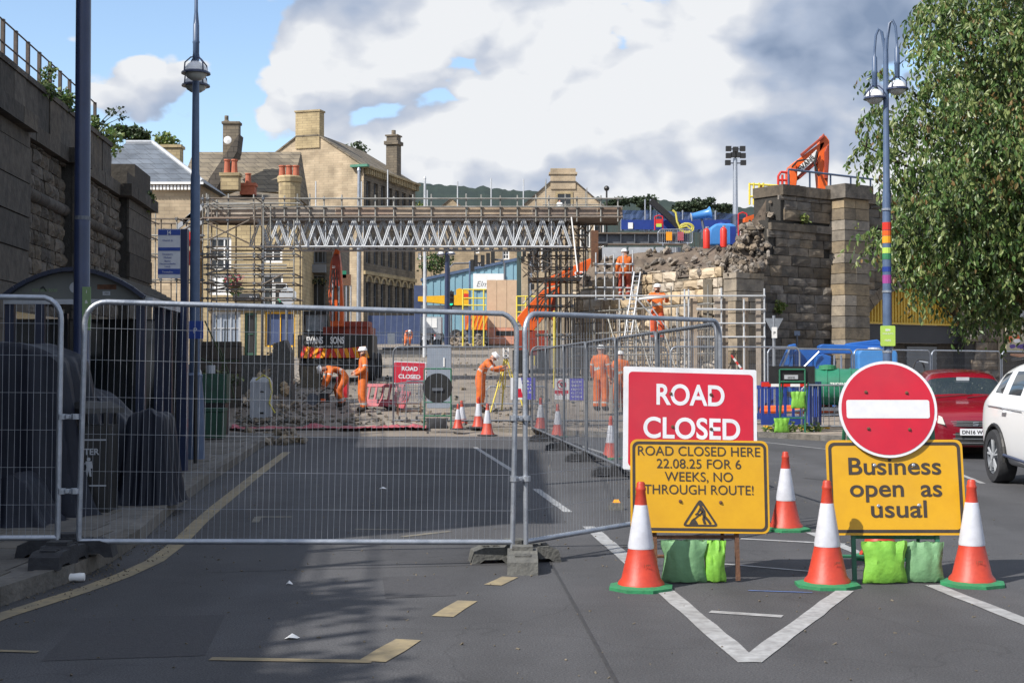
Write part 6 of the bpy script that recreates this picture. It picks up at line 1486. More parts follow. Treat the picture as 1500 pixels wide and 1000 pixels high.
STOOP = dict(waist=(0, -.04, 1.09), chest=(0, -.16, 1.27), neck=(0, -.27, 1.40), head=(0, -.36, 1.44), crown=(0, -.42, 1.53), shL=(-.18, -.22, 1.34), elL=(-.22, -.40, 1.14), wrL=(-.14, -.62, 1.20), haL=(-.12, -.70, 1.22), shR=(.18, -.22, 1.34), elR=(.22, -.42, 1.12), wrR=(.14, -.62, 1.16), haR=(.12, -.70, 1.18))
p = gnd(532, 604); person('worker in orange standing with his back half turned, holding a cable', p, R(-75), dict(elL=(-.30, .0, 1.18), wrL=(-.22, -.20, 1.06), haL=(-.18, -.26, 1.05), elR=(.28, .02, 1.17), wrR=(.16, -.20, 1.02), haR=(.13, -.26, 1.01)))
WP = p
p2 = gnd(497, 597); person('worker in orange bending over a petrol cutter beside the standing one', p2, R(-70), BEND)
p = gnd(703, 604); SV = p; person('stooping surveyor in orange at the yellow tripod', p, R(80), STOOP)
person('worker climbing on the scaffold in front of the rubble slope, seen from behind', V((X(915, 45.0), 45.0, Z(438, 45.0))), R(185), dict(knL=(-.14, -.12, .55), elL=(-.3, -.1, 1.25)), trousers='orange_dark', h=1.66)
person('worker on the scaffold carrying a long white tube across his chest', V((X(963, 41.5), 41.5, Z(500, 41.5))), R(0), dict(elL=(-.28, -.05, 1.2), wrL=(-.22, -.26, 1.3), haL=(-.20, -.32, 1.32), elR=(.3, -.05, 1.2), wrR=(.26, -.26, 1.32), haR=(.24, -.32, 1.34)), trousers='hivis_dirty')
person('left one of two workers behind the dark receding fence', gY(880, 36.2) + V((0, 0, .1)), R(150)); person('right one of two workers behind the dark receding fence, turned away', gY(909, 36.9) + V((0, 0, 0)), R(190), h=1.66)
person('tiny far worker crouching near the blue hoarding', gY(597, 88), R(20), BEND, h=1.65)
person('small far figure in a white coat on the platform by the gabled hall', V((X(820, 121), 121, Z(321, 121))), R(10), jacket='white', trousers='blue_sheet', helmet=None, bands=False, group='people without orange')
# white tube held by the worker
t = at(936, 438, 41.15); t2 = at(979, 434, 41.15); m_ = MB(); m_.tube(V((0, 0, 0)), t2 - t, .04, 8); m_.single('white_tube', 'white', 'long white tube carried level by a scaffold worker', 'tube', t)
# surveyor's tripod
tp = thing('survey_tripod', 'yellow survey tripod with a white instrument on top', 'tripod', SV + V((X(741, 36.8) - X(703, 36.8), .1, 0))); hz_ = 1.45
for k in range(3):
    a = R(90 + 120 * k + 12); m_ = MB(); f_ = V((.55 * math.cos(a), .4 * math.sin(a), 0)); m_.tube(f_, f_ * .5 + V((0, 0, hz_ / 2)), .022, 6); s_ = V((.03, 0, 0)); m_.tube(f_ * .52 + s_ + V((0, 0, .6)), s_ + V((0, 0, hz_)), .017, 5); m_.tube(f_ * .52 - s_ + V((0, 0, .6)), -s_ + V((0, 0, hz_)), .017, 5); m_.part('leg', 'rail_yellow', tp)
m_ = MB(); m_.lathe([(hz_, .09), (hz_ + .03, .09)], 12); m_.part('head', 'galv', tp)
m_ = MB(); m_.box((0, 0, hz_ + .07), (.14, .10, .06)); m_.box((-.065, 0, hz_ + .18), (.03, .09, .22)); m_.box((.065, 0, hz_ + .18), (.03, .09, .22)); m_.tube((0, -.09, hz_ + .2), (0, .09, hz_ + .2), .04, 10); m_.box((0, 0, hz_ + .31), (.16, .04, .03)); m_.part('instrument', 'white', tp)
m_ = MB(); m_.tube((0, -.095, hz_ + .2), (0, -.09, hz_ + .2), .028, 10); m_.box((0, -.052, hz_ + .07), (.08, .004, .04)); m_.part('lens', 'black', tp)
# petrol cutter
t = thing('petrol_cutter', 'black petrol cutter with grinding disc on the ground before the bending worker', 'power tool', gnd(476, 596) + V((0, -.2, .02)))
m_ = MB(); m_.box((0, 0, .22), (.34, .22, .26), taper=.8); m_.path([(.16, 0, .3), (.28, 0, .46), (.1, 0, .5), (-.1, 0, .38)], .018, 6); m_.part('motor', 'black', t); m_ = MB(); m_.lathe([(-.01, .17), (.01, .17)], 18, (-.30, -.05, .18), 'Y'); m_.part('disc', 'galv_dark', t); m_ = MB(); m_.box((0, -.13, .16), (.14, .02, .08)); m_.part('cover', 'orange', t)

# ---------------------------------------------------------------- excavators
def armseg(root, pts, Y, th_, mt, name):
    """plate-sided arm whose outline is given in photo pixels at depth Y"""
    m_ = MB(); q = [at(a, b, Y) for a, b in pts]; m_.prism(q, (0, th_, 0)); sub(m_, root.location)
    o = m_.part(name, mt, root); b = o.modifiers.new('b', 'BEVEL'); b.width = .02; b.segments = 1; return o
def wheel(root, c, r, w, axis='X', rim='galv_dark', name='wheel', spokes=0):
    m_ = MB(); m_.lathe([(-w / 2, r * .62), (-w / 2, r * .94), (-w * .38, r), (w * .38, r), (w / 2, r * .94), (w / 2, r * .62)], 28, c, axis, cap=False); ty = m_.part(name, 'rubber', root, smooth=True)
    m_ = MB(); m_.lathe([(-w * .4, .02), (-w * .4, r * .55), (-w * .44, r * .63), (w * .44, r * .63), (w * .4, r * .55), (w * .4, .02)], 20, c, axis); m_.part('rim', rim, ty, smooth=True); return ty
dm('cab_glass', (.40, .46, .50), (.2, .25, .28), rough=.15, spec=.8)  # pale base colour stands for the bright reflection in the cab window
def excavator_rear():
    Y = 46.3; s = F / Y; c = gY(487, Y); root = thing('wheeled_excavator', 'orange wheeled excavator seen from behind, black counterweight with chevrons, arm raised', 'excavator', c)
    xx = lambda px: X(px, Y) - c.x; zz = lambda py: Z(py, Y) - c.z
    for x in (-1.0, 1.15):
        for y in (.95, 3.0): wheel(root, (x, y, .52), .52, .42)
    m_ = MB(); m_.box((0, 1.4, .62), (1.7, 3.2, .35)); m_.lathe([(.78, .6), (.98, .6)], 18, (0, 1.4, 0)); m_.part('undercarriage', 'black', root)
    K = 12; a, b = xx(433), xx(543); bot = lambda t: zz(520) - .20 * (1 - (2 * t - 1) ** 2) 
    m_ = MB()
    out = [(a + (b - a) * k / K, zz(525) + 0 * k, ) for k in range(K + 1)]
    for k in range(K):
        t0_, t1_ = k / K, (k + 1) / K; d0 = .45 * (2 * t0_ - 1) ** 2; d1 = .45 * (2 * t1_ - 1) ** 2; x0_, x1_ = a + (b - a) * t0_, a + (b - a) * t1_
        m_.prism([V((x0_, d0, zz(524))), V((x1_, d1, zz(524))), V((x1_, 2.2, zz(524))), V((x0_, 2.2, zz(524)))], (0, 0, zz(490) - zz(524)))
    m_.part('counterweight', 'black', root)
    m_ = MB(); n = 16
    for k in range(n):
        t0_, t1_ = (k + .04) / n, (k + .96) / n
        def pt(t, up): 
            x_ = a + (b - a) * (.03 + .94 * t); d_ = .45 * (2 * t - 1) ** 2 - .08; return V((x_, d_, (zz(505) - .13 * (1 - (2 * t - 1) ** 2)) if up else zz(524)))
        sk = .05 if t0_ < .5 else -.05
        mt = 'hivis_yel' if k % 2 else 'gas_red'
        m_.add([pt(t0_, 0), pt(t1_, 0), pt(min(1, max(0, t1_ + sk)), 1), pt(min(1, max(0, t0_ + sk)), 1)], [(0, 1, 2, 3)], mt)
    m_.part('chevron_band', None, root)
    for (s_, px) in (('EVANS', 461), ('SONS', 494)): txt(s_, .32, xx(px), zz(503), .13 - .17, 'white', root, width=.56 if s_ == 'EVANS' else .47, bold=.012, face=0)
    txt('PLANT HIRE 01484', .1, xx(482), zz(509), -.02, 'white', root, width=.9)
    m_ = MB(); m_.bbox((xx(470), .5, zz(490)), (xx(540), 2.3, zz(478))); m_.bbox((xx(495), .4, zz(478)), (xx(538), 1.6, zz(470))); m_.part('engine_cover', 'orange_dark', root)
    m_ = MB(); x0_, x1_ = xx(440), xx(474)
    for x in (x0_, x1_):
        for y in (.9, 2.3): m_.box((x, y, (zz(456) + zz(491)) / 2), (.07, .07, zz(456) - zz(491)))
    m_.bbox((x0_ - .05, .85, zz(459)), (x1_ + .05, 2.4, zz(454))); m_.bbox((x0_, .9, zz(492)), (x1_, 2.3, zz(484))); cb = m_.part('cab', 'black', root)
    m_ = MB(); m_.bbox((x0_ + .04, .92, zz(484)), (x1_ - .04, .94, zz(459))); m_.part('rear_window', 'cab_glass', cb)
    armseg(root, [(484, 478), (481, 430), (484, 385), (491, 364), (496, 366), (499, 390), (502, 440), (503, 478)], Y - .25, .4, 'orange', 'boom')
    armseg(root, [(487, 420), (486, 378), (489, 372), (496, 372), (498, 382), (498, 420)], Y - .45, .18, 'orange_dark', 'dipper')
    m_ = MB()
    for px in (487, 496): m_.tube(at(px, 470, Y - .45), at(px + 1, 392, Y - .4), .035, 6)
    sub(m_, c).part('hydraulic_ram', 'galv', root)
    m_ = MB(); 
    for k in range(3): m_.path([at(485 + k * 5, 470, Y - .5), at(483 + k * 6, 430, Y - .55), at(487 + k * 3, 395, Y - .5)], .02, 5)
    sub(m_, c).part('hoses', 'black', root)
    txt('20', .12, xx(491), zz(394), -.5, 'white', root)
excavator_rear()
def excavator_top():
    Y = 50; o = at(1165, 300, Y); root = thing('excavator_on_viaduct', 'orange excavator on top of the viaduct, arm bent against the sky', 'excavator', o)
    armseg(root, [(1158, 300), (1157, 250), (1160, 240), (1166, 240), (1168, 262), (1163, 300)], Y, .9, 'orange', 'boom_foot')
    armseg(root, [(1160, 240), (1198, 212), (1207, 207), (1209, 213), (1198, 226), (1168, 262), (1163, 262)], Y + .1, .5, 'orange', 'boom')
    armseg(root, [(1168, 258), (1197, 232), (1199, 238), (1172, 262)], Y, .6, 'orange_dark', 'boom_underside')
    armseg(root, [(1173, 225), (1203, 200), (1207, 195), (1209, 200), (1175, 229)], Y - .05, .16, 'orange_dark', 'dipper_ram')
    armseg(root, [(1201, 208), (1205, 197), (1210, 199), (1215, 206), (1215, 232), (1211, 300), (1202, 300), (1197, 244), (1200, 220)], Y + .1, .5, 'orange', 'dipper')
    armseg(root, [(1208, 222), (1213, 210), (1214, 236), (1213, 262), (1208, 262)], Y, .12, 'orange_dark', 'bucket_ram')
    p0, p1 = at(1168, 258, Y - .02), at(1196, 232, Y - .02); m_ = MB(); up = V((0, 0, .32)); m_.prism([p0 + V((0, 0, .0)), p1, p1 + up, p0 + up * .95], (0, -.02, 0)); sub(m_, o); w = m_.part('name_plate', 'white', root)
    t = txt('EVANS', .26, 0, 0, 0, 'sign_black', w, width=.72, bold=.006, rot=-math.atan2(p1.z - p0.z, p1.x - p0.x)); t.location = p0.lerp(p1, .5) - o + V((0.02, -.05, .08))
    m_ = MB(); m_.path([at(1197, 222, Y - .1), at(1193, 240, Y - .1), at(1200, 258, Y - .1)], .04, 6); m_.path([at(1160, 245, Y - .1), at(1168, 236, Y - .2), at(1180, 234, Y - .2)], .035, 6); sub(m_, o); m_.part('hoses', 'black', root)
    m_ = MB()
    for (a, b) in (((1140, 300), (1140, 258)), ((1140, 258), (1144, 252)), ((1144, 252), (1154, 253)), ((1154, 253), (1154, 300)), ((1140, 264), (1154, 264)), ((1146, 300), (1146, 256))): m_.tube(at(*a, Y), at(*b, Y), .045, 6)
    sub(m_, o); m_.part('guard_rail', 'gas_red', root)
    m_ = MB(); m_.bbox(at(1141, 310, Y + .5), at(1158, 280, Y + 2.2)); sub(m_, o); m_.part('cab', 'orange_dark', root)
    m_ = MB(); m_.bbox(at(1135, 320, Y + .2), at(1200, 300, Y + 2.8)); sub(m_, o); m_.part('body', 'orange_dark', root)
    return root
excavator_top()
def excavator_mid():
    Y = 53; o = gY(800, Y); root = thing('excavator_below_scaffold', 'orange excavator arm reaching up behind the scaffold, body hidden', 'excavator', o)
    armseg(root, [(770, 486), (757, 466), (765, 456), (795, 425), (820, 418), (822, 428), (800, 462), (780, 486)], Y, .6, 'orange', 'boom')
    armseg(root, [(803, 462), (812, 428), (818, 428), (810, 470)], Y - .1, .25, 'orange_dark', 'ram')
    armseg(root, [(795, 410), (835, 392), (865, 378), (868, 384), (862, 396), (838, 410), (800, 420)], Y + .3, .5, 'orange', 'dipper')
    armseg(root, [(836, 405), (866, 396), (870, 404), (840, 412)], Y + .1, .3, 'black', 'bucket_link')
    t = txt('SONS', .30, 0, 0, 0, 'white', root, width=.75, bold=.008, rot=R(-4)); t.location = at(856, 405, Y) - o
    m_ = MB(); m_.bbox(at(757, 520, Y), at(800, 486, Y + 2.4)); sub(m_, o); m_.part('body', 'orange_dark', root)
    m_ = MB()
    for x in (760, 795): m_.box(at(x, 530, Y + 1) - o, (.5, 3, .9))
    m_.part('tracks', 'black', root); m_ = MB()
    for k in range(3): m_.path([at(775 + k * 4, 470, Y - .2), at(790 + k * 5, 440, Y - .3), at(812, 424, Y - .2)], .025, 5)
    sub(m_, o); m_.part('hoses', 'black', root)
excavator_mid()

# ---------------------------------------------------------------- temporary truss bridge and scaffolds
def tubes(lst, r, Y, o, n=6, m_=None, r2=None):
    m_ = m_ or MB()
    for (a, b, c, d) in lst: m_.tube(at(a, b, Y) - o, at(c, d, Y) - o, r, n)
    return m_
def truss_bridge():
    Y = 45.0; x0, x1 = X(366, Y), X(836, Y); zb, zt = Z(361, Y), Z(321, Y); o = V((x0, Y, zb)); root = thing('truss_footbridge', 'silver lattice truss bridge carrying a boarded temporary deck across the street', 'footbridge', o)
    L_ = x1 - x0; H = zt - zb; n = 17; p = L_ / n
    ms = []
    for ph in (0, 1):
        m_ = MB(); d = V((p / 2, 0, H if ph == 0 else -H)); m_.tube((-.025, 0, 0), d - V((.025, 0, 0)), .026, 6); m_.tube((.035, 0, 0), d + V((.035, 0, 0)), .026, 6); ms.append(m_.mesh('diagonal', 'alu'))
    for bi, (dy, off) in enumerate(((0, 0), (.22, .5), (1.5, .25), (1.7, .75))):
        m_ = MB(); m_.tube((0, dy, 0), (L_, dy, 0), .028, 8); m_.tube((0, dy, H), (L_, dy, H), .028, 8); bm_ = m_.part('beam', 'alu', root)
        for k in range(n):
            xs_ = (k + off) * p
            if xs_ + p > L_ + .01: continue
            a = obj('diagonal', ms[0], bm_); a.location = (xs_, dy, 0); b = obj('diagonal', ms[1], bm_); b.location = (xs_ + p / 2, dy, H)
    for k in range(0, 18, 2): m_ = MB(); m_.tube((k * p * .999, 0, 0), (k * p * .999, 0, H), .018, 6); m_.part('upright', 'alu', root)
    # denser tangle of struts at the right end
    rnd = random.Random(5)
    for k in range(34):
        x = L_ * rnd.uniform(.80, 1.0); m_ = MB(); m_.tube((x, rnd.uniform(0, 2.2), 0), (x + rnd.choice((-1, 1)) * rnd.uniform(.1, .35), rnd.uniform(0, 2.2), H), .018, 5); m_.part('strut', rnd.choice(('alu', 'scaff')), root)
    # deck
    xd0, xd1 = X(300, Y), X(912, Y)
    m_ = MB(); m_.bbox((xd0 - x0, -.1, H + .06), (xd1 - x0, 2.3, H + .14)); m_.part('deck', 'board', root)
    x = xd0 - x0; k = 0
    while x < xd1 - x0 - .1:
        e = min(x + random.uniform(1.9, 2.6), xd1 - x0); m_ = MB(); m_.bbox((x + .01, -.12, H + .145), (e - .01, -.08, H + .40 + random.uniform(-.03, .02))); m_.part('toe_board', 'board' if x > .5 and not (4.2 < x < 8) else 'ply_old', root); x = e
    m_ = MB(); m_.tube((xd0 - x0, -.16, H + .05), (xd1 - x0, -.16, H + .05), .026, 6); m_.tube((xd0 - x0, 1.9, H + .02), (xd1 - x0, 1.9, H + .02), .026, 6); m_.part('ledger', 'scaff_rust', root)
    for i, px in enumerate((303, 335, 372, 385, 417, 436, 454, 475, 501, 526, 550, 577, 605, 632, 683, 705, 733, 758, 785, 804, 828, 845, 880, 905)):
        m_ = MB(); xx = X(px, Y) - x0; m_.tube((xx, -.15, H - .1), (xx, -.15, Z(288, Y) - zb + random.uniform(-.02, .1)), .025, 6); m_.box((xx, -.17, Z(292, Y) - zb), (.07, .06, .08)); m_.box((xx, -.17, Z(304, Y) - zb), (.07, .06, .08)); m_.part('rail_post', 'scaff', root)
    for (py, yy) in ((292, -.2), (304, -.2), (299, 2.1), (309, 2.1)): m_ = MB(); m_.tube((xd0 - x0, yy, Z(py, Y) - zb), (xd1 - x0, yy, Z(py, Y) - zb), .025, 6); m_.part('guard_rail', 'scaff', root)
    for px in range(330, 900, 95): m_ = MB(); xx = X(px, Y) - x0; m_.tube((xx, 2.1, H), (xx, 2.1, Z(296, Y) - zb), .024, 6); m_.part('rail_post', 'scaff_rust', root)
    for px, py in ((565, 245), (620, 262), (624, 275), (669, 262), (719, 257), (767, 258), (526, 262), (458, 262)): m_ = MB(); xx = X(px, Y) - x0; m_.tube((xx, .6, -.1), (xx, .6, Z(py, Y) - zb), .022, 6); m_.part('tall_pole', 'alu', root)
dm('ply_old', (0.38, 0.30, 0.22), (0.26, 0.20, 0.15), rough=.9, scale=3, bump=.2, rnd=.2)
truss_bridge()
def scaffold(label, o, std, led, diag=(), boards=(), r=.025, mt='scaff', depths=(0, 1.3), rust=.3, seed=1, cat='scaffold'):
    """std: (px, y0, y1); led: (x0, x1, py); diag: (x0,y0,x1,y1); boards: (x0,x1,py)"""
    rnd = random.Random(seed); Y = o.y; root = thing('scaffold', label, cat, o)
    pick = lambda: 'scaff_rust' if rnd.random() < rust else mt
    for (px, a, b) in std:
        for d in depths: m_ = MB(); xx = X(px, Y) - o.x; m_.tube((xx, d, Z(a, Y) - o.z), (xx, d, Z(b, Y) - o.z), r, 6); m_.part('standard', pick(), root)
    for (a, b, py) in led:
        for d in depths: m_ = MB(); z_ = Z(py, Y) - o.z; m_.tube((X(a, Y) - o.x, d - .05, z_), (X(b, Y) - o.x, d - .05, z_ + rnd.uniform(-.02, .02)), r, 6); m_.part('ledger', pick(), root)
        if len(depths) > 1:
            for px, a_, b_ in std[::2]:
                if a <= px <= b: m_ = MB(); xx = X(px, Y) - o.x + .05; m_.tube((xx, -.2, z_), (xx, depths[-1] + .2, z_), r, 6); m_.part('transom', pick(), root)
    for (a, b, c, d) in diag: m_ = MB(); m_.tube(at(a, b, Y) - o + V((0, -.08, 0)), at(c, d, Y) - o + V((0, -.08, 0)), r, 6); m_.part('brace', pick(), root)
    for (a, b, py) in boards: m_ = MB(); z_ = Z(py, Y) - o.z; m_.bbox((X(a, Y) - o.x, -.1, z_ + .03), (X(b, Y) - o.x, depths[-1] + .1, z_ + .08)); m_.part('board', 'board', root)
    for (px, a, b) in std:
        for (l, r_, py) in led:
            if l <= px <= r_ and b <= py <= a: m_ = MB(); m_.box((X(px, Y) - o.x, -.04, Z(py, Y) - o.z), (.08, .09, .08)); m_.part('coupler', 'galv_dark', root)
    return root
Y = 43.5; o = gY(300, Y)
scaffold('tall left scaffold tower of rusty poles in front of the stone pub', o, [(211, 470, 300), (235, 470, 322), (258, 470, 318), (296, 560, 285), (304, 560, 285), (333, 540, 318), (372, 540, 300), (385, 540, 290), (430, 540, 322)],
         [(205, 300, 321), (205, 300, 345), (296, 432, 291), (296, 366, 300), (296, 366, 322), (298, 432, 362), (298, 432, 372), (298, 420, 376), (298, 420, 388), (298, 420, 393), (298, 432, 402), (298, 432, 415), (298, 420, 424), (296, 432, 437), (205, 300, 372), (205, 300, 410)],
         [(305, 328, 366, 357), (306, 352, 366, 323), (306, 400, 340, 393), (306, 410, 335, 418), (306, 428, 342, 418), (385, 417, 415, 402), (258, 345, 298, 320), (240, 335, 296, 352)], [(298, 366, 322)], seed=2, rust=.55)
m_ = MB(); k0 = at(252, 292, 44.6)
for (a, b, c, d) in ((258, 330, 296, 298), (262, 338, 298, 318), (268, 322, 290, 300)): m_.prism([at(a, b, 44.6) - k0, at(c, d, 44.6) - k0, at(c, d + 9, 44.6) - k0, at(a, b + 8, 44.6) - k0], (0, .1, 0))
m_.single('white_netting', 'grey_lt', 'pale torn debris netting hanging in the left scaffold', 'netting', k0)
for (px, py, lab) in ((277, 350, 'upper red board hanging behind the bus stop post'), (276, 378, 'lower red board hanging behind the bus stop post')):
    m_ = MB(); m_.box((0, 0, 0), (.22, .04, .46)); m_.single('red_board', 'gas_red', lab, 'board', at(px, py, 43.3))
t = thing('flower_basket', 'pink flower basket hanging on the front of the stone pub', 'flower basket', at(342, 416, 60)); mb = MB(); rnd = random.Random(6); leafcloud(mb, (0, 0, .15), (.42, .3, .28), 160, .16, rnd, ('pink', 'leaf'), (3, 2)); leafcloud(mb, (.05, 0, -.25), (.35, .3, .25), 90, .15, rnd, ('leaf', 'leaf_yel'), (3, 1)); mb.part('flowers', None, t, kind='stuff'); m_ = MB(); m_.lathe([(-.35, .02), (-.25, .2), (0, .3)], 10); m_.tube((0, .1, 0), (0, .3, 1.0), .02); m_.part('basket', 'rust', t)
Y = 46.5; o = gY(840, Y); rnd = random.Random(4)
scaffold('dense right scaffold tower under the end of the truss bridge', o, [(775, 520, 372), (788, 540, 355), (800, 540, 318), (806, 540, 318), (816, 540, 320), (822, 540, 320), (831, 540, 320), (838, 560, 300), (848, 470, 318), (858, 420, 330)],
         [(770, 862, 330), (770, 862, 345), (770, 862, 363), (775, 850, 375), (775, 840, 392), (775, 850, 410), (790, 850, 432), (775, 840, 448), (785, 850, 462), (785, 840, 490)],
         [(775, 400, 800, 370), (790, 390, 815, 360), (800, 440, 835, 400), (806, 480, 836, 440), (780, 380, 800, 352), (845, 343, 853, 331), (853, 331, 861, 343), (838, 331, 845, 343), (861, 343, 868, 331), (850, 350, 862, 370), (765, 446, 798, 412), (770, 450, 803, 416)], [(775, 850, 410), (785, 850, 462)], seed=5, rust=.5)
m_ = MB(); q0 = at(837, 318, 44.5); m_.tube((0, 0, 0), at(846, 398, 44.3) - q0, .025, 5); m_.single('white_rope', 'white', 'white rope hanging from the right end of the truss bridge', 'rope', q0)
cb_ = MB(); rr_ = random.Random(11)
for k in range(26):
    p = at(795 + rr_.uniform(-22, 30), 372 + rr_.uniform(-6, 30), 45.5 + rr_.uniform(-.5, .7)); cb_.path([p - q0, p - q0 + V((rr_.uniform(-.3, .3), 0, -.25)), p - q0 + V((rr_.uniform(-.5, .5), 0, rr_.uniform(-.1, .2)))], .018, 4)
cb_.single('cable_bundle', 'scaff_rust', 'tangled bundle of cables hanging in the right scaffold', 'cables', q0)
# poles and timbers in front of the block wall
def wallp(u, n=.0): return BW0 + BU * u + BN * n
o = wallp(0, .6); root = thing('wall_scaffold', 'rows of scaffold poles standing against the sunlit block wall', 'scaffold', o)
rr_ = random.Random(3)
for k in range(36):
    u = .2 + k * .245 + rr_.uniform(-.05, .05); q = wallp(u, .45 + .25 * (k % 2)) - o; m_ = MB(); m_.tube(q + V((0, 0, 0)), q + V((0, 0, (3.55 if k % 4 else 4.1) + rr_.uniform(-.15, .1))), .024, 6); m_.part('standard', rr_.choice(('scaff', 'alu', 'scaff', 'scaff_rust', 'ply_old')), root)
for z in (3.5, 2.75, 2.0, 1.25):
    for n in (.42, .72): m_ = MB(); m_.tube(wallp(-.3, n) - o + V((0, 0, z)), wallp(9, n) - o + V((0, 0, z)), .024, 6); m_.part('ledger', 'scaff', root)
for u in (1.2, 2.6, 4.2): m_ = MB(); m_.tube(wallp(u, .8) - o + V((0, 0, 1.2)), wallp(u + 1.2, .8) - o + V((0, 0, 3.4)), .024, 6); m_.part('brace', 'scaff', root)
Y = 40.0; o = V((X(1090, Y), Y, .11)); root = thing('timber_scaffold', 'scaffold frame with upright timber boards beside the blackened pier', 'scaffold', o)
for px, a, w in ((1017, 437, .20), (1052, 437, .17), (1063, 437, .17), (1093, 436, .15), (1112, 438, .14)):
    m_ = MB(); m_.box((X(px, Y) - o.x, .1, (Z(a, Y) - .1) / 2), (w, .06, Z(a, Y) - .1)); m_.part('timber_upright', 'ply_old', root)
for px, a in ((1003, 424), (1057, 422), (1090, 438), (1120, 423), (1009, 424)): m_ = MB(); m_.tube((X(px, Y) - o.x, 0, 0), (X(px, Y) - o.x, 0, Z(a, Y) - .1), .026, 6); m_.part('standard', 'alu', root)
for py, a, b in ((434, 800, 1121), (454, 1020, 1121), (474, 1050, 1121), (494, 1020, 1121), (453, 1020, 1050)):
    m_ = MB(); m_.tube((X(a, Y) - o.x, -.05, Z(py, Y) - .1), (X(b, Y) - o.x, -.05, Z(py, Y) - .1), .024, 6); m_.part('ledger', 'alu', root)
Y = 44.7; o = V((X(900, Y), Y, Z(437, Y)))
scaffold('light scaffold lattice around the worker at the rubble slope', o, [(873, 440, 370), (886, 440, 372), (899, 440, 372), (913, 440, 370), (927, 440, 366)], [(872, 928, 387), (872, 928, 400), (872, 928, 421), (872, 940, 438)], mt='alu', rust=.0, depths=(0,), r=.022)
m_ = MB(); q0 = at(915, 492, 41.9); a, b = at(929, 398, 42.6) - q0, V((0, 0, 0)); s_ = V((.2, .05, 0))
m_.tube(b, a, .022, 6); m_.tube(b + s_, a + s_, .022, 6)
t = thing('ladder', 'leaning grey ladder against the block wall left of the scaffold worker', 'ladder', q0); m_.part('stiles', 'alu', t)
for k in range(1, 14): m_ = MB(); c = a * (k / 14); m_.tube(c, c + s_, .014, 5); m_.part('rung', 'alu', t)
m_ = MB()
o = at(933, 438, 41.3); m_.tube((0, 0, 0), at(966, 474, 41.3) - o, .025, 6); m_.tube(at(944, 436, 41.3) - o, at(978, 482, 41.3) - o, .02, 6); m_.single('brace_pole', 'alu', 'pair of slanting brace poles left of the scaffold worker', 'pole', o)
# platform by the gabled hall
Y = 120.5; o = V((X(820, Y), Y, 4)); scaffold('thin far scaffold platform in front of the gabled hall', o, [(800, 500, 262), (815, 500, 300), (832, 500, 300), (860, 500, 275), (880, 500, 290)], [(795, 885, 300), (795, 885, 312), (795, 885, 322)], boards=[(795, 885, 322)], mt='scaff', depths=(0, 2.2), r=.04, rust=.1)
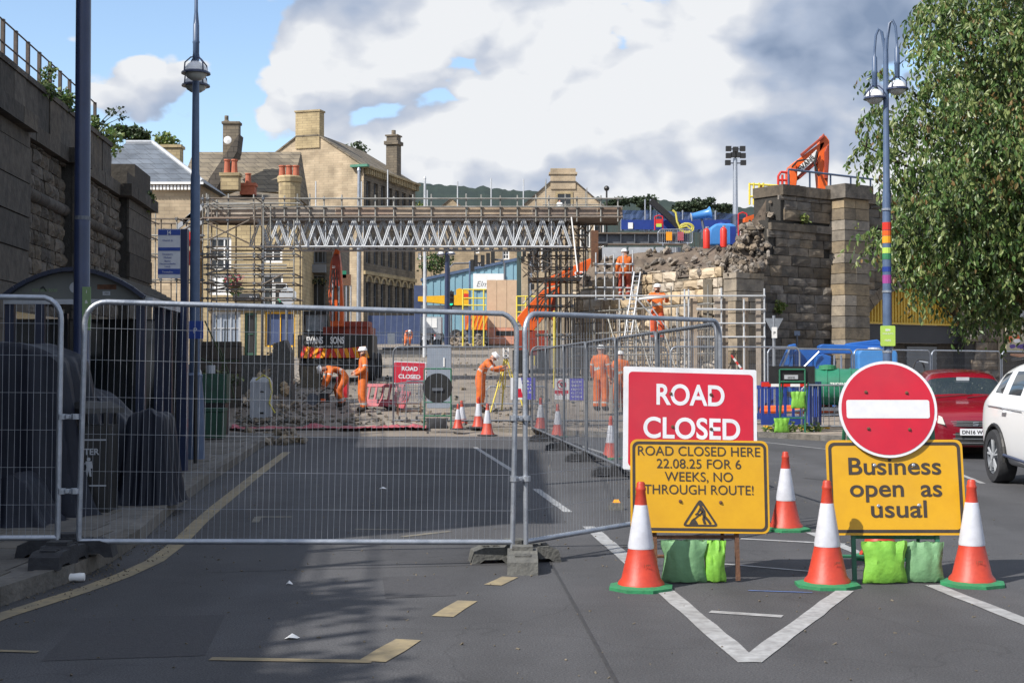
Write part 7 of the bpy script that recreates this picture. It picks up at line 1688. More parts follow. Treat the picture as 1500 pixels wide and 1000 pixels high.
# ---------------------------------------------------------------- cars
def car(name, label, loc, rotz, st, paint, wheels, wr, ww, glassrows, ring_z=0.3, extra=None):
    """st: (y, halfwidth, z_sill, z_belt, roof halfwidth, z_roof); front at -y"""
    root = thing(name, label, 'car', loc, rotz); mb = MB(); n = len(st)
    def ring(s):
        y, w, zs, zb, rw, zr = s; zm = (zs + zb) / 2
        return [(0, y, zs - .02), (w * .86, y, zs - .01), (w * .965, y, zs + .05), (w, y, zm), (w * .985, y, zb - .06), (w * .945, y, zb), (rw + (w * .945 - rw) * .12, y, zr - (zr - zb) * .16), (rw * .84, y, zr - .012), (0, y, zr + .012)]
    rings = [ring(s) for s in st]; K = len(rings[0])
    for r in rings:
        mb.v += [V(p) for p in r]; mb.v += [V((-p[0], p[1], p[2])) for p in r[1:-1]]
    per = K + K - 2; idx = lambda i, k: i * per + (k if k < K else (K + (2 * K - 2 - k) - 1))
    order = list(range(K)) + [K + j for j in range(K - 2)][::-1]
    cyc = [(o if o < K else o) for o in order]
    for i in range(n - 1):
        for k in range(per):
            a, b = cyc[k], cyc[(k + 1) % per]; A, B = i * per + a, i * per + b; C, D = (i + 1) * per + b, (i + 1) * per + a
            seg = k if k < K - 1 else per - 1 - k      # symmetric segment number
            mt = paint
            g = glassrows.get(i)
            if g == 'side' and seg == 5: mt = 'glass_sky'
            if g == 'screen' and seg in (6, 7): mt = 'glass_sky'
            if g == 'screen' and seg == 5: mt = paint
            mb.f.append((A, B, C, D)); mb.m.append(mb.mi(mt))
    mb.f.append(tuple(cyc)[::-1]); mb.m.append(mb.mi(paint)); mb.f.append(tuple((n - 1) * per + c for c in cyc)); mb.m.append(mb.mi(paint))
    me = mb.mesh('body'); tmp = bpy.data.objects.new('t', me); COL.objects.link(tmp)
    s = tmp.modifiers.new('s', 'SUBSURF'); s.levels = 2; s.render_levels = 2
    cut = MB()
    for (x, y) in wheels: cut.lathe([(-ww * .95, wr * 1.13), (ww * 1.3, wr * 1.13)], 32, (x - (ww * .2 if x > 0 else -ww * .2) + (0 if x > 0 else -ww * .35), y, wr), 'X')
    me.materials.append(M['black']); cm = cut.mesh('c', 'black'); co = bpy.data.objects.new('c', cm); COL.objects.link(co)
    bo = tmp.modifiers.new('b', 'BOOLEAN'); bo.operation = 'DIFFERENCE'; bo.object = co; bo.solver = 'EXACT'; bo.material_mode = 'TRANSFER'
    dg = bpy.context.evaluated_depsgraph_get(); dg.update(); out = bpy.data.meshes.new_from_object(tmp.evaluated_get(dg)); out.name = 'body'
    bpy.data.objects.remove(tmp); bpy.data.objects.remove(co)
    out.polygons.foreach_set('use_smooth', [True] * len(out.polygons))
    try: out.set_sharp_from_angle(angle=R(35))
    except Exception: pass
    obj('body', out, root)
    for (x, y) in wheels:
        s_ = 1 if x > 0 else -1
        m_ = MB(); m_.lathe([(-ww / 2, wr * .66), (-ww / 2, wr * .95), (-ww * .36, wr), (ww * .36, wr), (ww / 2, wr * .95), (ww / 2, wr * .66)], 36, (x, y, wr), 'X', cap=False); t_ = m_.part('wheel', 'rubber', root, smooth=True)
        m_ = MB(); m_.lathe([(-ww * .2, .02), (-ww * .2, wr * .62), (-ww * .46, wr * .66), (ww * .46, wr * .66), (ww * .2, wr * .62), (ww * .2, .02)], 30, (x, y, wr), 'X'); m_.part('rim', 'galv_dark', t_, smooth=True)
        m_ = MB()
        for k in range(5):
            a = 2 * math.pi * k / 5 + .3
            for da in (-.16, .16):
                m_.prism([V((x + s_ * ww * .40, y + r_ * math.cos(a + q), wr + r_ * math.sin(a + q))) for r_, q in ((wr * .12, -.2), (wr * .12, .2), (wr * .63, da + .05), (wr * .63, da - .05))], (s_ * .02, 0, 0))
        m_.lathe([(0, wr * .13), (.03, wr * .11)], 12, (x + s_ * ww * .40 - (.0 if s_ > 0 else .03), y, wr), 'X'); m_.part('spokes', 'grey_lt', t_)
    return root
red = car('parked_car', 'red hatchback facing the camera, half hidden behind the no entry sign', (8.16, 24.97, 0), R(-9.5),
    [(-1.80, .60, .26, .55, .5, .60), (-1.76, .70, .22, .70, .58, .74), (-1.55, .78, .2, .84, .66, .885), (-1.0, .80, .2, .95, .70, 1.0), (-.93, .80, .2, .96, .70, 1.03), (-.34, .80, .2, 1.0, .60, 1.45), (-.22, .80, .2, 1.0, .60, 1.48), (.45, .80, .2, 1.02, .61, 1.535), (.55, .80, .2, 1.02, .61, 1.535), (1.2, .80, .2, 1.03, .59, 1.50), (1.5, .79, .22, 1.03, .57, 1.44), (1.74, .77, .25, 1.02, .55, 1.12), (1.80, .70, .3, .8, .5, .86)],
    'red_car', [(-.70, -1.22), (.70, -1.22), (-.70, 1.2), (.70, 1.2)], .285, .18, {4: 'screen', 6: 'side', 8: 'side', 5: None, 10: 'screen'})
def on(pts, off=-.0): return pts
m_ = MB(); K = 10
for (z0, z1, w0, mt, nm) in ((.56, .66, .50, 'black', 'grille'), (.25, .46, .52, 'black', 'lower_grille')):
    m_ = MB()
    for k in range(K):
        t0_, t1_ = -1 + 2 * k / K, -1 + 2 * (k + 1) / K; f_ = lambda t: -1.835 + .10 * t * t
        m_.prism([V((w0 * t0_, f_(t0_), z0)), V((w0 * t1_, f_(t1_), z0)), V((w0 * t1_, f_(t1_) + (.02 if z0 > .5 else 0), z1)), V((w0 * t0_, f_(t0_) + (.02 if z0 > .5 else 0), z1))], (0, .06, 0))
    g_ = m_.part(nm, mt, red)
    m_ = MB()
    for j in range(3):
        zz_ = z0 + (z1 - z0) * (j + .5) / 3
        for k in range(K): t0_, t1_ = -1 + 2 * k / K, -1 + 2 * (k + 1) / K; m_.tube((w0 * t0_, -1.84 + .10 * t0_ ** 2, zz_), (w0 * t1_, -1.84 + .10 * t1_ ** 2, zz_), .006, 4)
    m_.part('grille_bars', 'grey_cab', g_)
m_ = MB(); m_.path([(.045, -1.85, .635), (-.03, -1.85, .635), (-.045, -1.85, .615), (.045, -1.85, .60), (.03, -1.85, .58), (-.045, -1.85, .58)], .009, 5); m_.part('badge', 'galv', red)
m_ = MB(); m_.prism([p for p in rrect(.52, .111, .01, 2, 0, .47, -1.875)], (0, .02, 0)); pl_ = m_.part('number_plate', 'sign_white', red); txt('DN16 WOR', .085, 0, .440, -1.878, 'black', pl_, width=.46, bold=.002)
for s in (-1, 1):
    m_ = MB(); m_.prism([V((s * .50, -1.84, .59)), V((s * .63, -1.76, .62)), V((s * .68, -1.62, .74)), V((s * .64, -1.62, .77)), V((s * .54, -1.80, .72))], (0, .10, 0)); m_.part('headlight', 'lampglass', red)
    m_ = MB(); m_.ball((s * .88, -.72, 1.0), .1, 10, 6, (1, .6, .75)); m_.tube((s * .78, -.72, .98), (s * .88, -.72, .98), .03, 6); m_.part('door_mirror', 'red_car', red, smooth=True)
m_ = MB(); m_.tube((-.55, -.97, 1.035), (.1, -.90, 1.10), .008, 5); m_.tube((.0, -.98, 1.035), (.55, -.92, 1.10), .008, 5); m_.part('wiper', 'black', red)
m_ = MB(); m_.box((0, -.5, 1.36), (.22, .03, .06)); m_.part('rear_view_mirror', 'grey_lt', red)
wht = car('parked_car', 'white sports utility car cut by the right edge of the photo', (X(1458, 18.5) + .86, 17.15, 0), R(-2.5),
    [(-2.25, .70, .32, .62, .6, .70), (-2.15, .85, .26, .85, .72, .92), (-1.8, .90, .24, 1.0, .78, 1.06), (-1.15, .92, .24, 1.07, .80, 1.13), (-1.05, .92, .24, 1.07, .80, 1.15), (-.35, .92, .24, 1.10, .68, 1.57), (-.25, .92, .24, 1.10, .68, 1.60), (.30, .92, .24, 1.12, .69, 1.66), (.38, .92, .24, 1.12, .69, 1.66), (1.10, .92, .24, 1.14, .68, 1.65), (1.17, .92, .24, 1.145, .68, 1.645), (1.62, .915, .26, 1.17, .65, 1.58), (1.78, .91, .28, 1.18, .64, 1.53), (2.12, .88, .32, 1.10, .62, 1.20), (2.25, .80, .40, .88, .6, .94)],
    'white_car', [(-.84, -1.38), (.84, -1.38), (-.84, 1.35), (.84, 1.35)], .36, .24, {4: 'screen', 6: 'side', 8: 'side', 10: 'side', 12: 'screen'})
m_ = MB(); m_.path([(-.935, -1.0, .36), (-.94, 0, .36), (-.935, .92, .40)], .022, 6); m_.part('side_trim', 'navy', wht)
m_ = MB(); m_.path([(-.925, -1.9, .93), (-.932, -.5, .99), (-.925, .8, 1.02), (-.915, 1.7, 1.04)], .007, 5); m_.part('crease_trim', 'grey_lt', wht)
m_ = MB(); K = 14; pts = [V((-.925, 1.35 + .425 * math.cos(R(-8 + 196 * k / K)), .36 + .425 * math.sin(R(-8 + 196 * k / K)))) for k in range(K + 1)]; m_.path(pts, .026, 6); m_.part('arch_trim', 'black', wht)
m_ = MB(); m_.path([(-.925, -1.38 + .425 * math.cos(R(-8 + 196 * k / K)), .36 + .425 * math.sin(R(-8 + 196 * k / K))) for k in range(K + 1)], .026, 6); m_.part('arch_trim', 'black', wht)
m_ = MB(); m_.ball((-1.03, -.78, 1.12), .13, 12, 8, (.9, .7, .75)); m_.part('door_mirror', 'navy', wht, smooth=True)
for y in (.02, .95): m_ = MB(); m_.box((-.945, y, .98), (.03, .18, .03)); m_.part('door_handle', 'white_car', wht)
m_ = MB(); m_.path([(-.66, -.2, 1.66), (-.66, .4, 1.71), (-.64, 1.5, 1.66)], .016, 6); m_.part('roof_rail', 'black', wht)

# ---------------------------------------------------------------- near the road end
Y = 36.0; o = V((X(600, Y), Y, G(0, Y))); t = thing('road_closed_sign', 'small far red road closed sign behind the mesh fence, tilted', 'road sign', o, R(6))
m_ = MB(); m_.prism(rrect(.87, .60, .02, 3), (0, .01, 0)); pr = m_.part('plate', 'sign_white', t); pr.location = (0, .05, Z(546, Y) - o.z); pr.rotation_euler = (R(-8), R(2), 0)
m_ = MB(); m_.prism([p + V((0, -.004, 0)) for p in rrect(.82, .55, .03, 3)], (0, .003, 0)); m_.part('red_field', 'sign_red', pr); txt('ROAD', .15, 0, .06, -.008, 'sign_white', pr, width=.42, bold=.005); txt('CLOSED', .15, 0, -.15, -.008, 'sign_white', pr, width=.58, bold=.005)
a_frame(t, .6, 1.0, .12)
Y = 32.5; o = V((X(641, Y), Y, .12)); t = thing('round_sign', 'round sign seen from behind, black disc on a green frame with a black bag', 'road sign', o)
m_ = MB(); m_.disc((0, 0, Z(568, Y) - .12), .35, .02, 36); m_.part('disc', 'black', t); m_ = MB(); w = .32
for s in (-1, 1): m_.tube((s * w, .03, 0), (s * w, .03, 1.42), .018, 6)
for z in (1.42, .62, .3): m_.tube((-w, .03, z), (w, .03, z), .018, 6)
m_.tube((-w, .03, .02), (-w, -.35, .02), .018, 6); m_.tube((w, .03, .02), (w, -.35, .02), .018, 6); m_.part('frame', 'green_frame', t); m_ = MB(); m_.box((0, -.03, Z(570, Y) - .12), (.26, .01, .07)); m_.part('maker_label', 'galv_dark', t)
sandbag('black sandbag on the feet of the round sign seen from behind', o + V((0, -.15, .005)), .5, .25, 'rubber', 0, 7)
# shopping trolley
p = V((X(604, 34.6), 34.6, G(X(604, 34.6), 34.6) + .02)); t = thing('shopping_trolley', 'empty grey wire shopping trolley standing beside the small red sign', 'trolley', p, R(200)); m_ = MB(); A_ = [(-.28, -.4, .45), (.28, -.4, .45), (.24, .4, .6), (-.24, .4, .6)]; B_ = [(-.3, -.5, .95), (.3, -.5, .95), (.28, .45, 1.0), (-.28, .45, 1.0)]
for i in range(4):
    j = (i + 1) % 4; 
    for f_ in (0, .33, .66, 1):
        a = V(A_[i]).lerp(V(B_[i]), f_); b = V(A_[j]).lerp(V(B_[j]), f_); m_.tube(a, b, .008 if f_ < 1 else .014, 4)
    for k in range(9): m_.tube(V(A_[i]).lerp(V(A_[j]), k / 9), V(B_[i]).lerp(V(B_[j]), k / 9), .006, 4)
m_.part('basket', 'galv', t); m_ = MB()
for s in (-1, 1): m_.path([(s * .27, .45, 1.02), (s * .25, .35, .5), (s * .25, .3, .15), (s * .22, -.4, .12)], .014, 5)
m_.tube((-.28, .52, 1.02), (.28, .52, 1.02), .02, 6); m_.part('chassis', 'galv', t)
for s in (-1, 1):
    for y in (.3, -.4): m_ = MB(); m_.lathe([(-.015, .06), (.015, .06)], 12, (s * .23, y, .06), 'X'); m_.part('castor', 'rubber', t)
# plastic pedestrian barriers and netting on the ground
def barrier(label, loc, rz, mt, w=1.0, h=.95, tilt=0, red_top=False):
    t = thing('plastic_barrier', label, 'barrier', loc); t.rotation_euler = (tilt, 0, rz); m_ = MB(); f = .05
    m_.bbox((-w / 2, -f / 2, .10), (-w / 2 + .07, f / 2, h)); m_.bbox((w / 2 - .07, -f / 2, .10), (w / 2, f / 2, h)); m_.bbox((-w / 2 + .07, -f / 2, h - .09), (w / 2 - .07, f / 2, h)); m_.bbox((-w / 2 + .07, -f / 2, .10), (w / 2 - .07, f / 2, .30))
    n = 6
    for k in range(1, n): x = -w / 2 + w * k / n; m_.bbox((x - .03, -f / 2 + .005, .30), (x + .03, f / 2 - .005, h - .09))
    m_.part('panel', mt, t)
    for s in (-1, 1): m_ = MB(); m_.box((s * w * .36, 0, .05), (.10, .5, .06)); m_.part('foot', 'yellow' if mt == 'blue_plastic' else 'rubber', t)
    if red_top:
        for k in range(5): m_ = MB(); m_.bbox((-w / 2 + w * k / 5 + .002, -f / 2 - .01, h - .12), (-w / 2 + w * (k + 1) / 5 - .002, -f / 2 - .002, h - .01)); m_.part('reflective_strip', 'gas_red' if k % 2 == 0 else 'white', t)
    return t
p = gnd(556, 601); barrier('faded pink plastic barrier leaning behind the standing worker', p, R(-25), 'pink', 1.3, .75, R(-20)); p = gnd(578, 604); barrier('dusty pink barrier lying beside the trolley', p + V((0, .3, 0)), R(-60), 'pink', .9, .6, R(-25))
m_ = MB(); p = gnd(502, 590); m_.box((0, 0, .45), (.30, .5, .6)); m_.single('red_jerrycan', 'red_plastic', 'squarish red container between the two workers', 'container', p)
def netting(label, line, w, mt, seed):
    rnd = random.Random(seed); mb = MB(); n = 60; o = line[0]; W_ = 7
    for i in range(n + 1):
        k = i / n * (len(line) - 1); a = min(int(k), len(line) - 2); p = line[a].lerp(line[a + 1], k - a)
        for j in range(W_ + 1):
            f = j / W_; z = .06 * abs(mnoise.noise(V((i * .25, j * .5, seed)))) + .16 * max(0, mnoise.noise(V((i * .09, seed, 0)))) * math.sin(f * math.pi) + .012
            q = p + V((.10 * mnoise.noise(V((i * .3, j, seed))), (f - .5) * w * (1 + .5 * mnoise.noise(V((i * .12, 5, seed)))), z)); mb.v.append(q - o)
    for i in range(n):
        for j in range(W_): mb.f.append((i * (W_ + 1) + j, (i + 1) * (W_ + 1) + j, (i + 1) * (W_ + 1) + j + 1, i * (W_ + 1) + j + 1)); mb.m.append(0)
    return mb.single('plastic_netting', mt, label, 'netting', o + V((0, 0, 0)))
Z1 = V((0, 0, .125))
netting('crumpled pink plastic netting lying in the sunlight before the trolley', [V((X(497, 33.0), 33.0, .10)), V((X(540, 33.0), 33.0, .11)), V((X(585, 33.2), 33.2, .12)), V((X(628, 33.0), 33.0, .11))], .75, 'pink', 3)
netting('dark red plastic netting trailing across the shaded pavement', [V((X(338, 33.0), 33.0, .10)), V((X(360, 32.8), 32.8, .10)), V((X(430, 33.0), 33.0, .10)), V((X(495, 33.1), 33.1, .10))], .42, 'pink', 5)
# rubble and remains along the left
rp = gnd(395, 556)
heap('rubble_pile', 'heap of broken stone and bricks against a concrete stub wall', 'rubble', [V((X(352, 38), 38, .4)), V((X(398, 38), 38, .4)), V((X(428, 38), 38, .4))], [V((X(375, 39.5), 39.5, 1.0)), V((X(402, 39.5), 39.5, 2.1)), V((X(418, 39.5), 39.5, 2.3))], 'rubble', 12, 10, .2, 120, .08, .30, seed=21, smat='stone_lit', sag=0)
t = thing('stub_wall', 'broken concrete stub wall beside the rubble pile', 'wall', V((X(412, 38.3), 38.3, .3))); m_ = MB(); m_.prism([(-.28, 0, 0), (.30, 0, 0), (.26, 0, 1.7), (.1, 0, 2.05), (-.2, 0, 1.95), (-.30, 0, 1.4)], (0, .6, 0)); m_.part('block', 'foot', t)
m_ = MB(); p = V((X(383, 35.5), 35.5, .1)); t = thing('grey_cabinet', 'grey roadside cabinet with sloped top below the rubble pile', 'cabinet', p); m_.box((0, 0, .55), (.52, .4, 1.1)); m_.prism([(-.26, -.2, 1.1), (.26, -.2, 1.1), (.20, -.12, 1.22), (-.20, -.12, 1.22)], (0, .3, 0)); m_.part('body', 'grey_lt', t); m_ = MB(); m_.box((.05, -.205, .85), (.1, .01, .03)); m_.box((.05, -.205, .3), (.1, .01, .05)); m_.part('vents', 'black', t)
m_ = MB(); q0 = p + V((.0, -.25, 1.1)); m_.path([(-.1, 0, .05), (.1, 0, .18), (.25, -.02, .08), (.32, 0, -.25), (.25, 0, -.55), (.4, 0, -.8)], .022, 6); m_.single('yellow_hose', 'hose', 'yellow hose looped over the grey cabinet', 'hose', q0)
for (px, Y, w, h, lab) in ((306, 30, .60, .62, 'upper dark green bin body standing on the lower one'), (311, 28, .50, .60, 'lower dark green wheeled bin by the kerb end')):
    pass
Y = 27.5; p = V((X(312, Y), Y, .12)); t = thing('wheelie_bin', 'dark green bin by the kerb end near the lamp post', 'bin', p); m_ = MB(); m_.box((0, 0, .30), (.44, .4, .52), taper=1.12); m_.part('body', 'green_bin', t); m_ = MB(); m_.box((0, 0, .60), (.52, .48, .06)); m_.part('lid', 'green_bin', t)
Y = 29; p = V((X(305, Y), Y, .12)); t = thing('utility_box', 'larger dark green utility box behind the small green bin', 'cabinet', p); m_ = MB(); m_.box((0, .5, 1.0), (.66, .4, .62)); m_.part('door_panel', 'green_bin', t); m_ = MB(); m_.box((0, .5, .34), (.60, .38, .68)); m_.part('base', 'black', t); m_ = MB(); m_.lathe([(1.32, .09), (1.50, .09)], 10, (-.05, .5, 0)); m_.part('cap', 'grey_lt', t)
Y = 25; p = V((X(279, Y), Y, .12)); t = thing('ticket_machine', 'grey machine with a slanted hood and lime edge beside the shelter', 'machine', p); m_ = MB(); m_.prism([(-.14, 0, .55), (.12, 0, .55), (.14, 0, 1.35), (.08, 0, 1.5), (-.14, 0, 1.5)], (0, .3, 0)); m_.part('body', 'grey_lt', t); m_ = MB(); m_.bbox((.125, -.01, .56), (.15, .02, 1.3)); m_.part('lime_edge', 'lime_sign', t); m_ = MB(); m_.bbox((-.1, .1, 0), (.1, .25, .55)); m_.part('stand', 'black', t)
for (px0, px1, py0, py1, Y, mt, lab) in ((292, 350, 500, 545, 38, 'stone_roof_dark', 'dark boarding behind the green bins'), (330, 420, 520, 560, 42, 'foot', 'low dark wall stub left of the excavator'), (440, 468, 536, 556, 44.5, 'mortar', 'pale rubble stub under the excavator')):
    a, b = at(px0, py1, Y), at(px1, py0, Y); c = V(((a.x + b.x) / 2, Y, G(a.x, Y) - .05)); t = thing('low_wall', lab, 'wall', c); m_ = MB(); m_.box((0, .2, (b.z - c.z) / 2), (b.x - a.x, .4, b.z - c.z)); m_.part('wall_body', mt, t); t['label'] = lab
rnd = random.Random(31); br = MB(); q0 = at(300, 560, 36)
for (a, b, c, d) in ((300, 470, 335, 560), (318, 500, 345, 590), (285, 520, 320, 540), (330, 470, 322, 560), (300, 530, 350, 528)): br.path([at(a, b, 36.5) - q0, at((a + c) / 2 + 3, (b + d) / 2, 36.4) - q0, at(c, d, 36.3) - q0], .022, 5)
leafcloud(br, (.3, 0, .1), (.7, .3, .25), 120, .13, rnd, ('leaf_yel', 'leaf_dark'), (1, 3)); br.single('fallen_branches', None, 'bare fallen branches tangled behind the green bins', 'branches', q0)
for i, (px, py, lab) in enumerate(((375, 652, 'broken stone pieces on the road end of the kerb'), (355, 640, 'smaller broken stones beside the kerb end'))):
    q = gp(px, py); heap('rubble_pile', lab, 'rubble', [q, q + V((.8, .1, 0))], [q + V((0, .8, .02)), q + V((.9, .8, .02))], 'mortar_dark', 4, 4, .03, 26, .08, .25, seed=40 + i, smat='stone_mid', sag=0)
p = gp(345, 627); m_ = MB(); m_.box((0, 0, .04), (.35, .2, .06)); m_.single('white_rag', 'grey_lt', 'white rag at the foot of the small green bin', 'rag', p)

# ---------------------------------------------------------------- middle distance
Y = 38; o = gY(643, Y); t = thing('site_cabinet', 'plain blue grey upright cabinet above the round sign', 'cabinet', o); m_ = MB(); m_.box((0, .2, (Z(505, Y) - o.z) / 2), (X(661, Y) - X(626, Y), .4, Z(505, Y) - o.z)); m_.part('body', 'grey_lt2', t) if 'grey_lt2' in M else m_.part('body', dm('grey_lt2', (.25, .29, .35), (.21, .25, .31), rough=.5), t); m_ = MB(); m_.bbox((.12, -.02, 1.15), (.16, 0, 1.4)); m_.part('label', 'white', t)
Y = 88; o = gY(735, Y); t = thing('plywood_hoarding', 'tall pale plywood hoarding box in the middle of the works', 'hoarding', o); zt, zm = Z(410, Y) - o.z, Z(480, Y) - o.z; x0, x1 = X(713, Y) - o.x, X(757, Y) - o.x; k = 0
for i in range(3): m_ = MB(); m_.bbox((x0 + (x1 - x0) * i / 3 + .01, -.02, zm + .02), (x0 + (x1 - x0) * (i + 1) / 3 - .01, .02, zt)); m_.part('plywood_sheet', 'ply', t)
m_ = MB(); m_.bbox((x0, .02, 0), (x1, .9, zt - .05)); m_.part('frame', 'ply_old', t); m_ = MB(); m_.bbox((x0, -.04, 0.2), (x1, -.0, zm)); dm('salmon', (.62, .30, .20), (.5, .22, .15), rough=.8); m_.part('skirt', 'salmon', t); m_ = MB(); m_.bbox((x0 + .6, -.07, zm - .5), (x1 - .2, -.045, zm - .2)); m_.part('black_slot', 'black', t)
Y = 98; o = gY(650, Y); t = thing('yellow_crane', 'yellow telescopic crane lorry parked across the far street', 'crane', o); x = lambda px: X(px, Y) - o.x; z = lambda py: Z(py, Y) - o.z
m_ = MB(); m_.prism([(x(612), 0, z(434)), (x(612), 0, z(441)), (x(668), 0, z(447)), (x(668), 0, z(432))], (0, .8, 0)); m_.part('jib', 'yellow', t); m_ = MB(); m_.prism([(x(668), 0, z(447)), (x(668), 0, z(424)), (x(673), 0, z(422)), (x(686), 0, z(426)), (x(688), 0, z(447))], (0, 2.2, 0)); m_.part('cab', 'yellow', t)
m_ = MB(); m_.box(((x(616) + x(688)) / 2, 1.2, z(452)), (x(688) - x(616), 2.2, .5)); m_.part('chassis', 'galv_dark', t); m_ = MB(); m_.bbox((x(679), -.03, z(438)), (x(686), -.005, z(430))); m_.part('red_emblem', 'gas_red', t)
for px in (625, 640, 668, 682): wheel(t, (x(px), .1, .5), .5, .4, 'Y')
Y = 86; o = gY(697, Y); t = thing('orange_road_machine', 'orange and yellow striped rear of a road machine left of the plywood', 'machine', o); x = lambda px: X(px, Y) - o.x; z = lambda py: Z(py, Y) - o.z
m_ = MB(); m_.bbox((x(681), 0, z(483)), (x(713), 2, z(462))); m_.part('body', 'orange', t); m_ = MB()
for k in range(5): a = x(682) + k * .25; m_.add([(a, -.02, z(483)), (a + .12, -.02, z(483)), (a + .42, -.02, z(463)), (a + .30, -.02, z(463))], [(0, 1, 2, 3)])
m_.part('stripes', 'hivis_yel', t); m_ = MB(); m_.bbox((x(676), .3, z(497)), (x(712), 1.6, z(483))); m_.part('chassis', 'galv_dark', t)
for px in (684, 706): wheel(t, (x(px), .2, .45), .45, .3, 'Y')
rnd = random.Random(2)
heap('spoil_heap', 'small heap of mixed site spoil and green and pink bits near the orange machine', 'rubble', [gY(655, 84), gY(712, 84)], [gY(658, 86) + V((0, 0, .8)), gY(710, 86) + V((0, 0, .6))], 'rubble', 10, 6, .15, 50, .15, .5, seed=52, sag=0)
# blue hoardings and sheets behind
for (px0, px1, py0, py1, Y, lab) in ((538, 616, 462, 502, 96, 'long dark blue sheeted hoarding behind the excavator'), (606, 626, 418, 452, 99, 'short blue panel left of the yellow crane'), (386, 402, 455, 500, 80, 'narrow dark blue sheet panel left of the excavator cab'), (408, 428, 458, 500, 78, 'pale blue sheet panel right beside the excavator cab')):
    a, b = at(px0, py1, Y), at(px1, py0, Y); o = gY((px0 + px1) / 2, Y); o.x = (a.x + b.x) / 2; t = thing('blue_hoarding', lab, 'hoarding', o); n = max(1, int((b.x - a.x) / 1.2)); w = b.x - a.x
    for k in range(n): m_ = MB(); m_.bbox((-w / 2 + w * k / n + .02, 0, 0), (-w / 2 + w * (k + 1) / n - .02, .06, b.z - o.z)); m_.part('sheet', 'blue_sheet' if 'pale' not in lab else 'blue_tank2', t) if 'blue_tank2' in M or 'pale' not in lab else m_.part('sheet', dm('blue_tank2', (.16, .24, .42), (.12, .19, .36), rough=.6), t)
Y = 85; o = gY(632, Y); t = thing('white_trailer', 'white site trailer with notices left of the orange machine', 'trailer', o); x = lambda px: X(px, Y) - o.x; z = lambda py: Z(py, Y) - o.z
m_ = MB(); m_.bbox((x(616), 0, z(488)), (x(646), 1.8, z(464))); m_.part('body', 'grey_lt', t); m_ = MB(); m_.bbox((x(620), -.03, z(480)), (x(640), 0, z(466))); m_.part('white_board', 'white', t)
for px in (622, 640): wheel(t, (x(px), .1, .3), .3, .2, 'Y')
# small metal barriers
def ped_barrier(label, loc, rz, w=2.2, h=1.05, mt='galv', n=14):
    t = thing('crowd_barrier', label, 'barrier', loc, rz, 'steel crowd barriers'); m_ = MB(); m_.path([(-w / 2, 0, .15), (-w / 2, 0, h - .1), (-w / 2 + .1, 0, h), (w / 2 - .1, 0, h), (w / 2, 0, h - .1), (w / 2, 0, .15), (w / 2 - .05, 0, .12), (-w / 2 + .05, 0, .12)], .02, 6, closed=True); m_.part('frame', mt, t)
    m_ = MB()
    for k in range(1, n): m_.tube((-w / 2 + w * k / n, 0, .13), (-w / 2 + w * k / n, 0, h - .01), .009, 5)
    m_.part('bars', mt, t, kind='stuff')
    for s in (-1, 1): m_ = MB(); m_.path([(s * w * .36, -.28, 0), (s * w * .36, 0, .14), (s * w * .36, .28, 0)], .016, 5); m_.part('foot', mt, t)
    return t
ped_barrier('far crowd barrier carrying a white notice', gY(572, 82), 0); ped_barrier('far crowd barrier left of the white trailer', gY(617, 84), 0); ped_barrier('crowd barrier behind the tripod legs', gY(757, 38) , R(8), w=1.7, h=.6)
t = thing('notice', 'white notice board on the far crowd barrier', 'notice', gY(573, 81.8)); m_ = MB(); m_.bbox((-.22, 0, .35), (.22, .03, 1.0)); m_.part('board', 'white', t)
# notices on the far fence
def notice(label, px0, px1, py0, py1, Y, mt, lines, head=None, hm='sign_white', tm='sign_white'):
    a, b = at(px0, py1, Y), at(px1, py0, Y); o = V(((a.x + b.x) / 2, Y, a.z)); t = thing('safety_notice', label, 'notice', o, group='notices on the fences'); w, h = b.x - a.x, b.z - a.z
    m_ = MB(); m_.bbox((-w / 2, 0, 0), (w / 2, .012, h)); bd = m_.part('board', mt, t)
    for k, s_ in enumerate(lines): txt(s_, h * .12, 0, h * (.80 - .17 * k) if not head else h * (.34 - .14 * k), -.004, tm, bd, width=w * .72)
    return bd, w, h
bd, w, h = notice('white and red prohibition notice on the far fence', 812, 833, 554, 585, 33.3, 'sign_white', ('NO ACCESS', 'SITE'), head=1, tm='sign_red')
m_ = MB(); K = 20; ring1 = [V((.115 * math.cos(2 * math.pi * k / K), -.004, h * .70 + .115 * math.sin(2 * math.pi * k / K))) for k in range(K)]; ring2 = [V((.09 * math.cos(2 * math.pi * k / K), -.004, h * .70 + .09 * math.sin(2 * math.pi * k / K))) for k in range(K)]; ringband(m_, ring1, ring2, .002); m_.box((0, -.003, h * .70), (.2, .002, .025), rot=(0, R(45), 0)); m_.part('prohibition_ring', 'sign_red', bd)
m_ = MB(); m_.box((0, -.003, h * .70), (.05, .001, .13)); m_.box((0, -.003, h * .70), (.1, .001, .03)); m_.part('hand_symbol', 'black', bd)
m_ = MB(); m_.bbox((-w / 2 + .01, -.002, h * .28), (w / 2 - .01, -.0005, h * .44)); m_.part('red_band', 'sign_red', bd)
dm('violet', (.09, .08, .42), (.07, .065, .34), rough=.5)
notice('tall blue notice right of the prohibition one', 834, 855, 554, 586, 33.3, 'violet', ('SITE', 'SAFETY', 'HELMETS', 'MUST BE', 'WORN'))
bd, w, h = notice('slanted white red and blue notice behind the middle fence joint', 748, 784, 553, 585, 33.2, 'violet', ('ALL', 'VISITORS', 'REPORT', 'HERE'))
